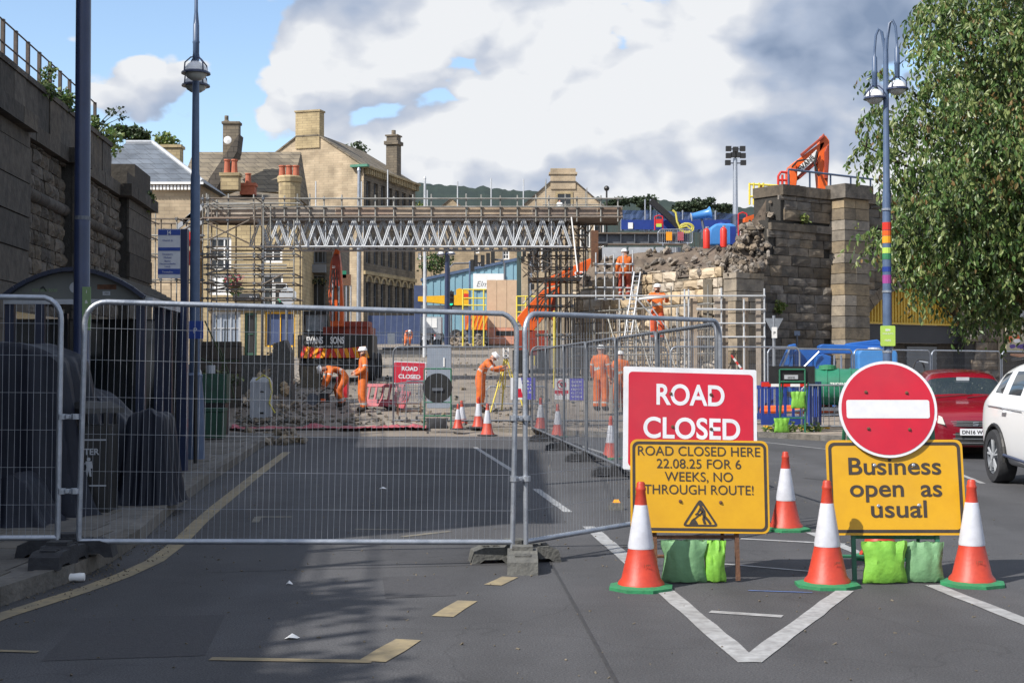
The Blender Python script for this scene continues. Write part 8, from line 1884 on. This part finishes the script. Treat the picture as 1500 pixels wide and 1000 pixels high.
m_ = MB(); m_.prism([(-w / 2, -.004, h), (-w / 2 + .25, -.004, h), (-w / 2 + .34, -.004, 0), (-w / 2, -.004, 0)], (0, .002, 0)); m_.part('white_corner', 'sign_white', bd); m_ = MB(); m_.prism([(-w / 2 + .12, -.007, h * .5), (-w / 2 + .25, -.007, h * .5), (-w / 2 + .30, -.007, h * .1), (-w / 2 + .12, -.007, h * .1)], (0, .002, 0)); m_.part('red_corner', 'sign_red', bd)
# yellow guard rails by the middle excavator
for (px, py, Y, w, lab) in ((700, 446, 84, 22 / 84 * 40, 'yellow guard rail left of the plywood hoarding'), (771, 456, 60, 1.0, 'yellow guard rail right of the plywood hoarding')):
    o = gY(px, Y); t = thing('guard_rail', lab, 'guard rail', o); za, zb = Z(py + 1, Y) - o.z, Z(py - 22, Y) - o.z; x0, x1 = (X(678, Y) - o.x, X(712, Y) - o.x) if px == 700 else (X(757, Y) - o.x, X(786, Y) - o.x)
    for f in (0, .45, .9): m_ = MB(); m_.tube((x0 + (x1 - x0) * f, 0, 0), (x0 + (x1 - x0) * f, 0, zb), .05 if Y > 70 else .035, 6); m_.part('post', 'rail_yellow', t)
    for z_ in (za, (za + zb) / 2 - .05, zb): m_ = MB(); m_.tube((x0, 0, z_), (x1, 0, z_), .045 if Y > 70 else .03, 6); m_.part('rail', 'rail_yellow', t)
t = thing('yellow_prop', 'slim yellow scaffold prop behind the middle fence joint', 'prop', gY(812, 44)); m_ = MB(); m_.tube((0, 0, 0), (0, 0, Z(455, 44) - G(X(812, 44), 44)), .04, 6); m_.part('tube', 'rail_yellow', t)
# traffic lights, columns
def tlight(label, base, H, heads, mt='galv_dark', lit=None):
    t = thing('traffic_light', label, 'traffic light', base, group='traffic lights in the closed street'); m_ = MB(); m_.tube((0, 0, 0), (0, 0, H), .055, 8); m_.part('pole', mt, t)
    for (dx, z, w, h, front, board) in heads:
        m_ = MB(); m_.box((dx, -.12, z), (w, .2, h)); hd = m_.part('signal_head', 'black', t)
        if board: m_ = MB(); ringband(m_, rrect(w * 1.9, h * 1.25, .03, 2, dx, z, -.06), rrect(w * 1.6, h * 1.14, .02, 2, dx, z, -.06), .02); m_.part('white_border', 'white', hd); m_ = MB(); m_.prism(rrect(w * 1.6, h * 1.14, .02, 2, dx, z, -.035), (0, .02, 0)); m_.part('backing_board', 'black', hd)
        if front:
            for k, c in enumerate(('gas_dark', 'amber_dark', front)):
                m_ = MB(); m_.disc((dx, -.225, z + h * (.30 - .30 * k)), w * .34, .01, 14); m_.part('lens', c, hd)
                m_ = MB(); m_.prism([V((dx + w * .4 * math.cos(a), -.34, z + h * (.30 - .30 * k) + w * .4 * math.sin(a))) for a in (0, .6, 1.2, 1.9, 2.5, 3.14)], (0, .12, 0)); m_.part('visor', 'black', hd)
    return t
dm('green_lit', (.02, .4, .2), rough=.3, emit=(.03, .75, .38), estr=1.2); dm('gas_dark', (.06, .01, .01), rough=.3); dm('amber_dark', (.07, .03, .01), rough=.3); dm('red_lit', (.4, .02, .02), rough=.3, emit=(.8, .05, .04), estr=1.0)
Y = 62; b = gY(420, Y); t = tlight('white bordered traffic light showing green left of the excavator', b, Z(418, Y) - b.z, [(-.28, Z(431, Y) - b.z, .30, .80, 'green_lit', True)])
m_ = MB(); K = 8; m_.prism([V((.10 + .42 * math.cos(R(22.5 + 45 * k)), -.4, Z(434, Y) - b.z + .42 * math.sin(R(22.5 + 45 * k)))) for k in range(K)], (0, .02, 0)); m_.part('octagonal_plate', 'grey_lt', t)
Y = 90; b = gY(661, Y); tlight('far traffic light showing green before the blue shed', b, Z(425, Y) - b.z, [(0, Z(438, Y) - b.z, .36, 1.0, 'green_lit', False)])
b = gY(658, Y); t = thing('gantry_lights', 'row of dark signal heads on a bowed pole in front of the blue shed', 'traffic light', b); m_ = MB(); m_.path([(0, 0, 0), (0, 0, Z(392, Y) - b.z), (.3, 0, Z(386, Y) - b.z), (2.2, 0, Z(385, Y) - b.z)], .06, 6); m_.path([(X(740, Y) - b.x, 0, 0), (X(739, Y) - b.x, 0, Z(386, Y) - b.z), (X(736, Y) - b.x, 0, Z(381, Y) - b.z), (X(720, Y) - b.x, 0, Z(380, Y) - b.z)], .07, 6); m_.part('pole', 'galv_dark', t)
for px, py in ((697, 382), (707, 382), (715, 379), (722, 377), (692, 389)): m_ = MB(); m_.box((X(px, Y) - b.x, -.1, Z(py, Y) - b.z), (.26, .25, .75)); m_.part('signal_head', 'black', t)
Y = 75; b = gY(777, Y); t = thing('signal_post', 'grey post with paired dark signal heads against the golden wall', 'traffic light', b); m_ = MB(); m_.tube((0, 0, 0), (0, 0, Z(372, Y) - b.z), .09, 8); m_.part('pole', 'galv', t)
for px, py in ((768, 372), (775, 376), (782, 372), (766, 380), (786, 380), (780, 420)): m_ = MB(); m_.box((X(px, Y) - b.x, -.15, Z(py, Y) - b.z), (.2, .2, .32)); m_.part('signal_head', 'black', t)
Y = 60; b = gY(655, Y); t = thing('lamp_column', 'dark blue lamp column standing in the far street', 'street lamp', b); m_ = MB(); m_.tube((0, 0, 0), (0, 0, Z(362, Y) - b.z), .14, 10, .10); m_.part('column', 'navy', t)
for px, py in ((646, 373), (661, 372)): lamp_head(t, X(px, Y) - b.x, -.1, Z(py, Y) - b.z, .16)
m_ = MB(); m_.tube((X(646, Y) - b.x, -.1, Z(368, Y) - b.z), (X(661, Y) - b.x, -.1, Z(367, Y) - b.z), .04, 6); m_.part('arm', 'navy', t)
for (px, py, Y, r_, mt, lab) in ((622, 262, 70, .08, 'alu', 'tall pale lighting column in the far street'), (688, 385, 85, .07, 'lampblue', 'thin blue pole before the far houses'), (525, 250, 52, .07, 'galv', 'grey pole in front of the warehouse corner')):
    b = gY(px, Y); t = thing('lamp_column', lab, 'street lamp', b); m_ = MB(); m_.tube((0, 0, 0), (0, 0, Z(py, Y) - b.z), r_ * 1.3, 8, r_ * .7); m_.part('column', mt, t); m_ = MB(); m_.lathe([(0, r_), (.12, r_ * .6)], 8, (0, 0, Z(py, Y) - b.z)); m_.part('cap', mt, t)
# small signs on the warehouse corner
for (px, py, w, h, mt, lab) in ((505, 410, .5, .45, 'rust', 'square brown sign by the warehouse corner'), (502, 402, .3, .3, 'green_tank', 'small green sign by the warehouse corner')):
    Y = 56; o = at(px, py, Y); t = thing('hanging_sign', lab, 'sign', o); m_ = MB(); m_.box((0, 0, 0), (w, .05, h)); m_.part('board', mt, t); m_ = MB(); m_.tube((w / 2 + .0, .03, -h / 2), (w / 2 + .0, .03, G(o.x, Y) - o.z), .03, 6); m_.part('post', 'galv', t)

# ---------------------------------------------------------------- on top of the rubble
Y = 51.0; o = at(868, 357, Y); t = thing('steel_girder', 'dark steel bridge girder lying on the abutment with a rusty end plate', 'girder', o); L1 = X(1010, Y) - o.x; h = Z(343, Y) - o.z
m_ = MB(); m_.bbox((0, 0, 0), (L1, .04, h)); m_.part('web', 'galv_dark', t); m_ = MB(); m_.bbox((0, -.18, h), (L1, .22, h + .05)); m_.bbox((0, -.18, -.05), (L1, .22, 0)); m_.part('flange', 'scaff_rust', t)
for k in range(1, 7): m_ = MB(); m_.bbox((L1 * k / 7, -.16, 0), (L1 * k / 7 + .03, 0, h)); m_.part('stiffener', 'galv_dark', t)
m_ = MB(); m_.box((X(870, Y) - o.x, -.5, (Z(376, Y) - o.z)), (.26, .3, Z(340, Y) - Z(412, Y))); m_.part('end_plate', 'rust', t)
m_ = MB(); o2 = at(880, 372, 50.5); 
for k in range(4): m_.box((.5 + k * 1.0, .1, .0), (.9, .3, .5))
m_.single('kerb_blocks', 'grey_lt', 'row of pale concrete blocks below the dark girder', 'concrete blocks', o2)
# blue debris netting
def netfence(label, pts, mt='blue_net', post='galv'):
    o = V(pts[0][0]); t = thing('debris_netting', label, 'netting', o)
    for i in range(len(pts) - 1):
        (a, ha), (b, hb) = pts[i], pts[i + 1]; a, b = V(a) - o, V(b) - o; m_ = MB(); n = 12; W_ = 5
        for k in range(n + 1):
            for j in range(W_ + 1): p = a.lerp(b, k / n); hh = ha + (hb - ha) * k / n; m_.v.append(p + V((0, .08 * mnoise.noise(V((k * .6, j * .6, i))), hh * j / W_)))
        for k in range(n):
            for j in range(W_): m_.f.append((k * (W_ + 1) + j, (k + 1) * (W_ + 1) + j, (k + 1) * (W_ + 1) + j + 1, k * (W_ + 1) + j + 1)); m_.m.append(0)
        m_.part('net', mt, t); m_ = MB(); m_.tube(a, a + V((0, 0, ha * 1.1)), .03, 6); m_.part('post', post, t)
    return t
# open weave: net material lets part of the light through
mn = M['blue_net']; tt = mn.node_tree; pb = tt.nodes['Principled BSDF']; trn = N(tt, 'ShaderNodeBsdfTransparent'); mxs = N(tt, 'ShaderNodeMixShader'); mxs.inputs[0].default_value = .72; oo = [n_ for n_ in tt.nodes if n_.type == 'OUTPUT_MATERIAL'][0]; L(tt, trn.outputs[0], mxs.inputs[1]); L(tt, pb.outputs[0], mxs.inputs[2]); L(tt, mxs.outputs[0], oo.inputs[0])
Y = 53; netfence('dark blue debris netting on posts behind the girder', [(at(910, 338, Y), Z(308, Y) - Z(338, Y)), (at(962, 338, Y), Z(308, Y) - Z(338, Y)), (at(1000, 340, Y), Z(311, Y) - Z(340, Y)), (at(1048, 340, Y), Z(311, Y) - Z(340, Y)), (at(1135, 345, Y + 1), Z(313, Y) - Z(340, Y))])
Y = 52.6; t = thing('blue_sheeting', 'bright blue sheeting strip along the girder top', 'sheet', at(910, 336, Y)); m_ = MB(); m_.bbox((0, 0, 0), (X(1070, Y) - X(910, Y), .05, Z(322, Y) - Z(336, Y))); m_.part('sheet', 'blue_plastic', t); m_ = MB(); m_.bbox((X(920, Y) - X(910, Y), -.04, .02), (X(927, Y) - X(910, Y), -.01, .26)); m_.part('white_notice', 'white', t)
ped_barrier('steel crowd barrier standing on the rubble top', at(989, 361, 50.2), R(-4), w=X(1014, 50.2) - X(964, 50.2), h=Z(336, 50.2) - Z(361, 50.2), n=16)
for px, mt in ((980, 'hivis_yel'), (997, 'pink')): m_ = MB(); m_.box((0, 0, 0), (.22, .02, .32)); m_.single('safety_notice', mt, ('small yellow notice on the rubble top barrier', 'small pink notice on the rubble top barrier')[mt == 'pink'], 'notice', at(px, 346, 50.1))
def gas(label, px, py0, py1, Y):
    o = at(px, py1, Y); H = Z(py0, Y) - o.z; r = .125; t = thing('gas_cylinder', label, 'gas cylinder', o, group='red gas cylinders on the rubble'); m_ = MB(); m_.lathe([(0, r), (H * .78, r), (H * .86, r * .8), (H * .92, r * .35)], 14); m_.part('body', 'gas_red', t, smooth=True); m_ = MB(); m_.lathe([(H * .92, r * .3), (H * 1.0, r * .28)], 10); m_.box((r * .2, 0, H * .97), (r * .9, .05, .05)); m_.part('valve', 'galv', t)
gas('left red gas cylinder standing before the blue tank', 1035, 332, 364, 48.6); gas('right red gas cylinder standing before the blue tank', 1060, 330, 362, 48.4)
Y = 49.2; o = at(1058, 360, Y); t = thing('blue_tank', 'bright blue plastic tank on the rubble between red cylinders', 'tank', o); x = lambda px: X(px, Y) - o.x; z = lambda py: Z(py, Y) - o.z
m_ = MB(); m_.prism([(x(1038), 0, 0), (x(1080), 0, 0), (x(1080), 0, z(331)), (x(1074), 0, z(327)), (x(1050), 0, z(327)), (x(1041), 0, z(333)), (x(1038), 0, z(345))], (0, 1.1, 0)); b_ = m_.part('body', 'blue_tank', t); bv = b_.modifiers.new('b', 'BEVEL'); bv.width = .1; bv.segments = 3; m_ = MB(); m_.lathe([(z(328), .18), (z(324), .17)], 14, (x(1062), .5, 0)); m_.part('lid', 'blue_plastic', t); m_ = MB(); m_.bbox((x(1070), -.04, .05), (x(1078), 0, z(332))); m_.part('rib', 'blue_plastic', t)
Y = 50; o = at(1034, 330, Y); t = thing('fan_cannon', 'blue funnel shaped dust fan on a stand above the rubble', 'dust fan', o, R(0)); m_ = MB(); a = at(1013, 318, Y) - o; b = at(1041, 312, Y) - o; d = b - a
m_.path([a, a + d * .08, a + d * .85, a + d], [.17, .13, .17, .25], 16); m_.part('barrel', 'blue_tank', t, smooth=True); m_ = MB(); m_.path([a - d * .02, a], [.15, .15], 16); m_.part('mouth', 'grey_lt', t); m_ = MB(); m_.tube((0, 0, -.6), (a + b) / 2, .05, 6); m_.box((0, 0, -.35), (.3, .3, .3)); m_.part('stand', 'galv_dark', t)
for (px, py, Y, lab) in ((965, 333, 51.6, 'red fire point stand with extinguishers on the girder end'), (1088, 335, 48, 'red extinguisher trolley beside the blue tank')):
    o = at(px, py + (4 if px < 1000 else 20), Y); t = thing('fire_point', lab, 'fire point', o, group='red fire points on the rubble'); H = .5 if px < 1000 else 1.0; m_ = MB()
    for s in (-1, 1): m_.tube((s * .15, 0, 0), (s * .15, 0, H), .025, 6)
    m_.path([(-.15, 0, H), (0, 0, H + .06), (.15, 0, H)], .025, 6); m_.part('frame', 'red_plastic', t); m_ = MB(); m_.box((0, .02, H * .6), (.24, .1, H * .45)); m_.part('extinguisher', 'gas_red' if px < 1000 else 'black', t); m_ = MB(); m_.box((0, -.05, H * .35), (.2, .01, H * .25)); m_.part('label', 'lime_sign' if px < 1000 else 'white', t)
Y = 50.4; q0 = at(1000, 336, Y); m_ = MB(); m_.path([at(985, 308, Y) - q0, at(990, 312, Y) - q0, at(992, 325, Y) - q0, at(996, 334, Y) - q0, at(1006, 331, Y) - q0, at(1012, 336, Y) - q0], .04, 6); K = 14
for r_ in (.22, .17): m_.path([V((.15 + r_ * 1.2 * math.cos(2 * math.pi * k / K), 0, .05 + r_ * .8 * math.sin(2 * math.pi * k / K))) for k in range(K)], .03, 5, closed=True)
m_.single('yellow_hose', 'hose', 'coiled yellow hose hanging above the rubble top barrier', 'hose', q0)
m_ = MB(); q0 = at(960, 300, 52); m_.box((at(980, 318, 52) - q0), (1.9, .3, .22), rot=(0, R(42), 0)); m_.single('conveyor_beam', 'black', 'dark sloping beam in front of the blue netting', 'beam', q0)
Y = 46; o = at(1112, 300, Y); t = thing('access_platform', 'pale yellow guard rail cage left of the viaduct excavator', 'guard rail', o)
m_ = MB()
for (a, b, c, d) in ((1098, 270, 1140, 272), (1098, 288, 1115, 288), (1098, 268, 1098, 300), (1104, 268, 1104, 300), (1112, 268, 1112, 300), (1118, 268, 1118, 300)): m_.tube(at(a, b, Y) - o, at(c, d, Y) - o, .035, 6)
m_.part('rails', 'rail_yellow', t); m_ = MB(); m_.box(at(1115, 288, Y) - o + V((0, .1, 0)), (.12, .08, .8)); m_.part('gate', 'hivis_yel', t)
t = thing('orange_drum', 'orange plant housing beside the broken end of the abutment', 'machine', at(1100, 335, 47.5)); m_ = MB(); m_.prism([(-.25, 0, -.35), (.35, 0, -.35), (.32, 0, .25), (.1, 0, .5), (-.2, 0, .4)], (0, .8, 0)); m_.part('housing', 'orange', t)
# posts along the deck end
for px in (945, 953, 1048, 1110): 
    Y = 52.8; o = at(px, 340, Y); m_ = MB(); m_.tube((0, 0, 0), (0, 0, Z(292 if px < 1000 else 310, Y) - o.z), .03, 6); m_.single('scaffold_post', 'galv', {945: 'left of two close scaffold posts at the end of the deck rail', 953: 'right of two close scaffold posts at the end of the deck rail', 1048: 'single post by the blue fan', 1110: 'single post near the yellow cage'}[px], 'post', o)
# floodlight mast
Y = 140; o = V((X(1078, Y), Y, 3)); t = thing('floodlight_mast', 'tall grey floodlight mast with a cluster of dark lamps', 'floodlight', o); H = Z(232, Y) - 3; m_ = MB(); m_.tube((0, 0, 0), (0, 0, H), .42, 8, .22); m_.part('mast', 'galv', t)
for (dx, dz) in ((-1.0, 1.2), (0, 1.1), (1.0, 1.2), (-1.0, .3), (-.3, .4), (.35, .4), (1.05, .3), (-1.1, -.6), (1.1, -.6)): m_ = MB(); m_.box((dx * .72, -.2, H + dz * .8), (.55, .4, .5)); m_.part('floodlight', 'black', t)
m_ = MB()
for dz in (-.5, .25, .95): m_.tube((-.9, 0, H + dz), (.9, 0, H + dz), .06, 6)
m_.tube((0, 0, H - .5), (0, 0, H + 1.2), .08, 6); m_.part('headframe', 'galv_dark', t)
o = V((X(889, 122), 122, 10)); t = thing('roof_aerial', 'small dish aerial on a pole at the right end of the gabled roof', 'aerial', o); m_ = MB(); m_.tube((0, 0, 0), (0, 0, Z(280, 122) - 10), .08, 6); m_.ball((0, 0, Z(276, 122) - 10), .25, 8, 6); m_.part('aerial', 'black', t)

# ---------------------------------------------------------------- right side by the island
Y = 36; o = V((X(1134, Y), Y, .11)); t = thing('give_way_sign', 'grey back of a triangular give way sign on a post', 'road sign', o); z = lambda py: Z(py, Y) - .11
m_ = MB(); m_.tube((0, .03, 0), (0, .03, z(462)), .04, 10); m_.part('post', 'galv', t); m_ = MB(); m_.prism([(-.25, 0, z(466)), (.25, 0, z(466)), (.03, 0, z(489)), (-.03, 0, z(489))], (0, .01, 0)); m_.part('triangle_back', 'galv', t)
m_ = MB(); m_.bbox((-.07, -.06, z(495)), (.07, -.05, z(479))); q_ = m_.part('white_tag', 'white', t); txt('P', .12, 0, z(490), -.064, 'black', q_)
o = V((X(1168, 43), 43, .11)); t = thing('small_blue_sign', 'small blue sign on a short post before the dark abutment', 'sign', o); m_ = MB(); m_.bbox((-.09, 0, Z(492, 43) - .1), (.09, .02, Z(485, 43) - .1)); m_.part('sign_face', 'grey_lt2', t); m_ = MB(); m_.tube((0, .02, 0), (0, .02, Z(490, 43) - .1), .03, 6); m_.part('post', 'galv_dark', t)
# sign with its back to us in a green frame
Y = 30.5; o = V((X(1160, Y), Y, .12)); t = thing('framed_sign', 'black backed sign board in a green frame on the island', 'road sign', o); z = lambda py: Z(py, Y) - .12; x = lambda px: X(px, Y) - o.x
m_ = MB(); m_.bbox((x(1127), .02, z(562)), (x(1194), .04, z(536))); m_.part('board_back', 'black', t); m_ = MB(); m_.bbox((x(1149), .0, z(555)), (x(1169), .015, z(549))); q_ = m_.part('maker_label', 'grey_lt', t); txt('SIGNS', .06, x(1159), z(554), -.003, 'black', q_)
m_ = MB()
for px in (1142, 1179): m_.tube((x(px), -.01, z(640)), (x(px), -.01, z(541)), .02, 6)
for py in (541, 559, 612): m_.tube((x(1142), -.01, z(py)), (x(1179), -.01, z(py)), .02, 6)
for px in (1147, 1184): m_.tube((x(px), .45, 0), (x(px), .02, z(560)), .018, 6)
m_.part('frame', 'green_frame', t)
sandbag('upper lime sandbag hanging in the green frame', o + V((.13, -.05, z(598))), .32, .38, 'bag_lime', 0, 11); sandbag('lower lime sandbag on the ground under the green frame', o + V((-.25, -.08, .005)), .34, .32, 'bag_lime', R(10), 12)
barrier('blue plastic barrier with red and white strip behind the green frame', V((X(1150, 32.2), 32.2, .12)), R(2), 'blue_plastic', 1.15, 1.12, red_top=True)
barrier('blue plastic barrier turned edge on beside the green bowser', V((X(1193, 31.8), 31.8, .12)), R(60), 'blue_plastic', .9, 1.12)
barrier('blue plastic barrier further back at the left of the island', V((X(1128, 34), 34.6, .12)), R(-10), 'blue_plastic', 1.0, 1.0)
t = thing('orange_pipes', 'bundle of orange pipes lying behind the blue barrier', 'pipes', V((X(1165, 33.5), 33.5, .5))); m_ = MB()
for k in range(5): m_.tube((-.8, .1 * k, .07 * (k % 2)), (.9, .1 * k - .1, .07 * (k % 2) + .03), .06, 8)
m_.part('pipe', 'orange', t)
ped_barrier('steel crowd barrier in front of the green bowser', V((X(1222, 31.0), 31.0, .12)), R(3), w=1.5, h=1.05, n=12)
# green bowser
Y = 33.0; o = V((X(1228, Y), Y, .12)); t = thing('water_bowser', 'dark green ribbed water bowser tank on wheels', 'bowser', o, R(-12)); m_ = MB(); m_.lathe([(-.75, .05), (-.74, .36), (-.68, .44), (.68, .44), (.74, .36), (.75, .05)], 24, (0, .2, .98), 'X'); bd = m_.part('tank', 'green_tank', t, smooth=True)
m_ = MB()
for k in range(5): m_.lathe([(-.02, .46), (.02, .46)], 24, (-.56 + .28 * k, .2, .98), 'X')
m_.part('rib', 'green_tank', bd); m_ = MB(); m_.lathe([(1.40, .22), (1.50, .20), (1.52, .05)], 16, (-.25, .2, 0)); m_.part('filler_lid', 'cone_green', bd)
txt('TRIDENT', .10, 0, 1.02, -.265, 'white', t, bold=.002)
wheel(t, (.35, -.35, .33), .33, .18, 'Y', 'grey_lt'); wheel(t, (.35, .75, .33), .33, .18, 'Y', 'grey_lt'); m_ = MB(); m_.box((0, .2, .45), (1.5, .8, .08)); m_.tube((-.75, .2, .42), (-1.3, .2, .35), .04); m_.part('chassis', 'galv_dark', t)
m_ = MB(); K = 10; m_.path([(.4, -.38, .7), (.6, -.40, .78), (.8, -.38, .60)], .04, 5); m_.part('mudguard', 'black', t)
m_ = MB(); m_.path([V((.0, 0, 0)), V((.15, 0, .08)), V((.35, 0, .08)), V((.5, 0, -.02))], .06, 8); m_.single('orange_hose', 'orange', 'orange hose behind the top of the no entry disc', 'hose', at(1238, 552, 34))
# blue boom lift and blue tank behind the fence
Y = 41.0; o = V((X(1220, Y), Y, .11)); t = thing('boom_lift', 'bright blue folded boom lift parked before the abutment pilaster', 'boom lift', o); 
armseg(t, [(1140, 545), (1157, 505), (1166, 503), (1167, 507), (1152, 545)], Y, .3, 'blue_lift', 'upright_arm')
armseg(t, [(1200, 507), (1205, 504), (1290, 506), (1296, 513), (1292, 518), (1202, 518)], Y, .35, 'blue_lift', 'lower_boom')
armseg(t, [(1240, 503), (1286, 497), (1290, 501), (1290, 506), (1240, 506)], Y + .1, .25, 'blue_lift', 'upper_boom')
armseg(t, [(1164, 548), (1163, 516), (1170, 511), (1200, 511), (1205, 520), (1204, 548)], Y + .3, .9, 'blue_lift', 'engine_cover')
armseg(t, [(1195, 560), (1196, 520), (1206, 518), (1218, 522), (1216, 560)], Y - .1, .4, 'blue_lift', 'knuckle')
armseg(t, [(1143, 585), (1143, 560), (1290, 560), (1290, 585)], Y + .1, 1.2, 'blue_lift', 'chassis')
for px in (1150, 1210, 1275): wheel(t, (X(px, Y) - o.x, -.1, .38), .38, .25, 'Y', 'blue_lift')
m_ = MB()
for (a, b, c, d) in ((1142, 545, 1158, 508), (1170, 545, 1200, 515), (1222, 520, 1222, 558), (1232, 520, 1232, 558)): m_.tube(at(a, b, Y - .2) - o, at(c, d, Y - .2) - o, .03, 6)
m_.part('hydraulic_ram', 'galv', t)
Y = 40; o = V((X(1286, Y), Y, .11)); t = thing('blue_water_tank', 'rounded pale blue water tank behind the lamp post base', 'tank', o, R(-3)); m_ = MB(); w = X(1315, Y) - X(1257, Y); h = Z(511, Y) - .11; m_.prism(rrect(w, h - .2, .18, 5, 0, (h + .2) / 2, 0), (0, 1.1, 0)); b_ = m_.part('body', 'blue_tank', t); bv = b_.modifiers.new('b', 'BEVEL'); bv.width = .06; bv.segments = 2; m_ = MB(); m_.lathe([(h - .02, .2), (h + .05, .18)], 14, (0, .5, 0)); m_.part('lid', 'grey_lt', t); m_ = MB(); m_.bbox((-w / 2, -.03, h * .62), (w / 2, -.003, h * .66)); m_.part('band', 'blue_lift', t)
# bicycle chained upright to a steel hoop
Y = 39; o = V((X(1346, Y), Y, .11)); t = thing('bicycle', 'black bicycle stood on end against a steel hoop', 'bicycle', o, R(20)); 
for z_ in (.40, 1.35):
    m_ = MB(); K = 20; m_.path([V((.08 * math.cos(2 * math.pi * k / K) + .12 * math.cos(2 * math.pi * k / K), 0, z_ + .33 * math.sin(2 * math.pi * k / K))) for k in range(K)], .025, 6, closed=True); m_.part('wheel', 'rubber', t)
m_ = MB(); m_.path([(0, 0, .4), (.2, 0, .8), (0, 0, 1.35), (-.15, 0, .95), (0, 0, .4)], .025, 6); m_.path([(-.15, 0, .95), (.2, 0, .8)], .025, 6); m_.part('frame', 'black', t); m_ = MB(); m_.box((-.2, 0, .92), (.2, .12, .07)); m_.part('saddle', 'black', t); m_ = MB(); m_.path([(.1, -.3, 1.6), (.0, 0, 1.65), (.1, .3, 1.6)], .02, 6); m_.part('handlebar', 'galv', t)
m_ = MB(); m_.path([(-.3, 0, 0), (-.3, 0, 1.1), (-.15, 0, 1.3), (0, 0, 1.1), (0, 0, 0)], .03, 8); m_.single('steel_hoop', 'galv', 'steel hoop stand beside the upright bicycle', 'cycle stand', o + V((-.15, .1, 0)))
# red and white barrier tape pole, lime things by the timber posts
m_ = MB(); q0 = at(1071, 520, 37); e = at(1092, 548, 37) - q0
for k in range(6): m_.tube(e * (k / 6), e * ((k + 1) / 6), .03, 6, m='white' if k % 2 else 'gas_red')
m_.single('striped_pole', None, 'red and white striped pole slanting among the timber posts', 'pole', q0)
rnd = random.Random(17); mb = MB()
leafcloud(mb, (0, 0, .1), (.28, .15, .14), 80, .1, rnd, ('leaf_b', 'leaf'), (1, 1)); 
for i, px in enumerate((1152, 1189, 1136)):
    o_ = bpy.data.objects.new('weed', mb.mesh('weed') if i == 0 else wm); wm = o_.data; COL.objects.link(o_); q = gp(px, 640); o_.location = (q.x, q.y, .11); o_['label'] = ('small weed at the island kerb under the green frame', 'small weed at the island kerb right of the green frame', 'smallest weed at the island kerb beside the red sign')[i]; o_['category'] = 'weed'; o_['group'] = 'weeds along the island kerb'; o_.scale = (1, 1, (1, .9, .6)[i])
# ---------------------------------------------------------------- loose site debris and cross kerbs on the climbing road
rnd = random.Random(77); mb = MB()
for k in range(1500):
    Y_ = 33.6 + 45 * rnd.random() ** 2.2; px = rnd.uniform(345, 860) if k % 2 else rnd.uniform(345, 470); x_ = X(px, Y_); s_ = rnd.uniform(.02, .07) * (1.6 if rnd.random() < .12 else 1)
    mb.box((x_, Y_, G(x_, Y_) + s_ * .2 + (.12 if Y_ < 33.9 else 0)), (s_ * rnd.uniform(1, 2.2), s_ * 1.2, s_ * .8), rot=(rnd.random() * .6, rnd.random() * .6, rnd.random() * 6), m=('rubble', 'mortar', 'stone_pil', 'foot')[rnd.randrange(4)])
mb.struct('site_debris', None, 'broken stone and brick bits scattered over the dug up road', kind='stuff')
for (Y_, px0, px1, h_, w_) in ((57, 545, 720, .14, .5), (70, 545, 715, .14, .3), (82, 560, 715, .16, .8)):
    mb = MB(); a = gY(px0, Y_); b = gY(px1, Y_); n = 12
    for k in range(n):
        p = a.lerp(b, k / n); q = a.lerp(b, (k + .98) / n); mb.prism([V((p.x, Y_, p.z - .1)), V((q.x, Y_, q.z - .1)), V((q.x, Y_ + w_, q.z - .1)), V((p.x, Y_ + w_, p.z - .1))], (0, 0, h_ + .1))
    mb.struct('kerb', 'kerb')
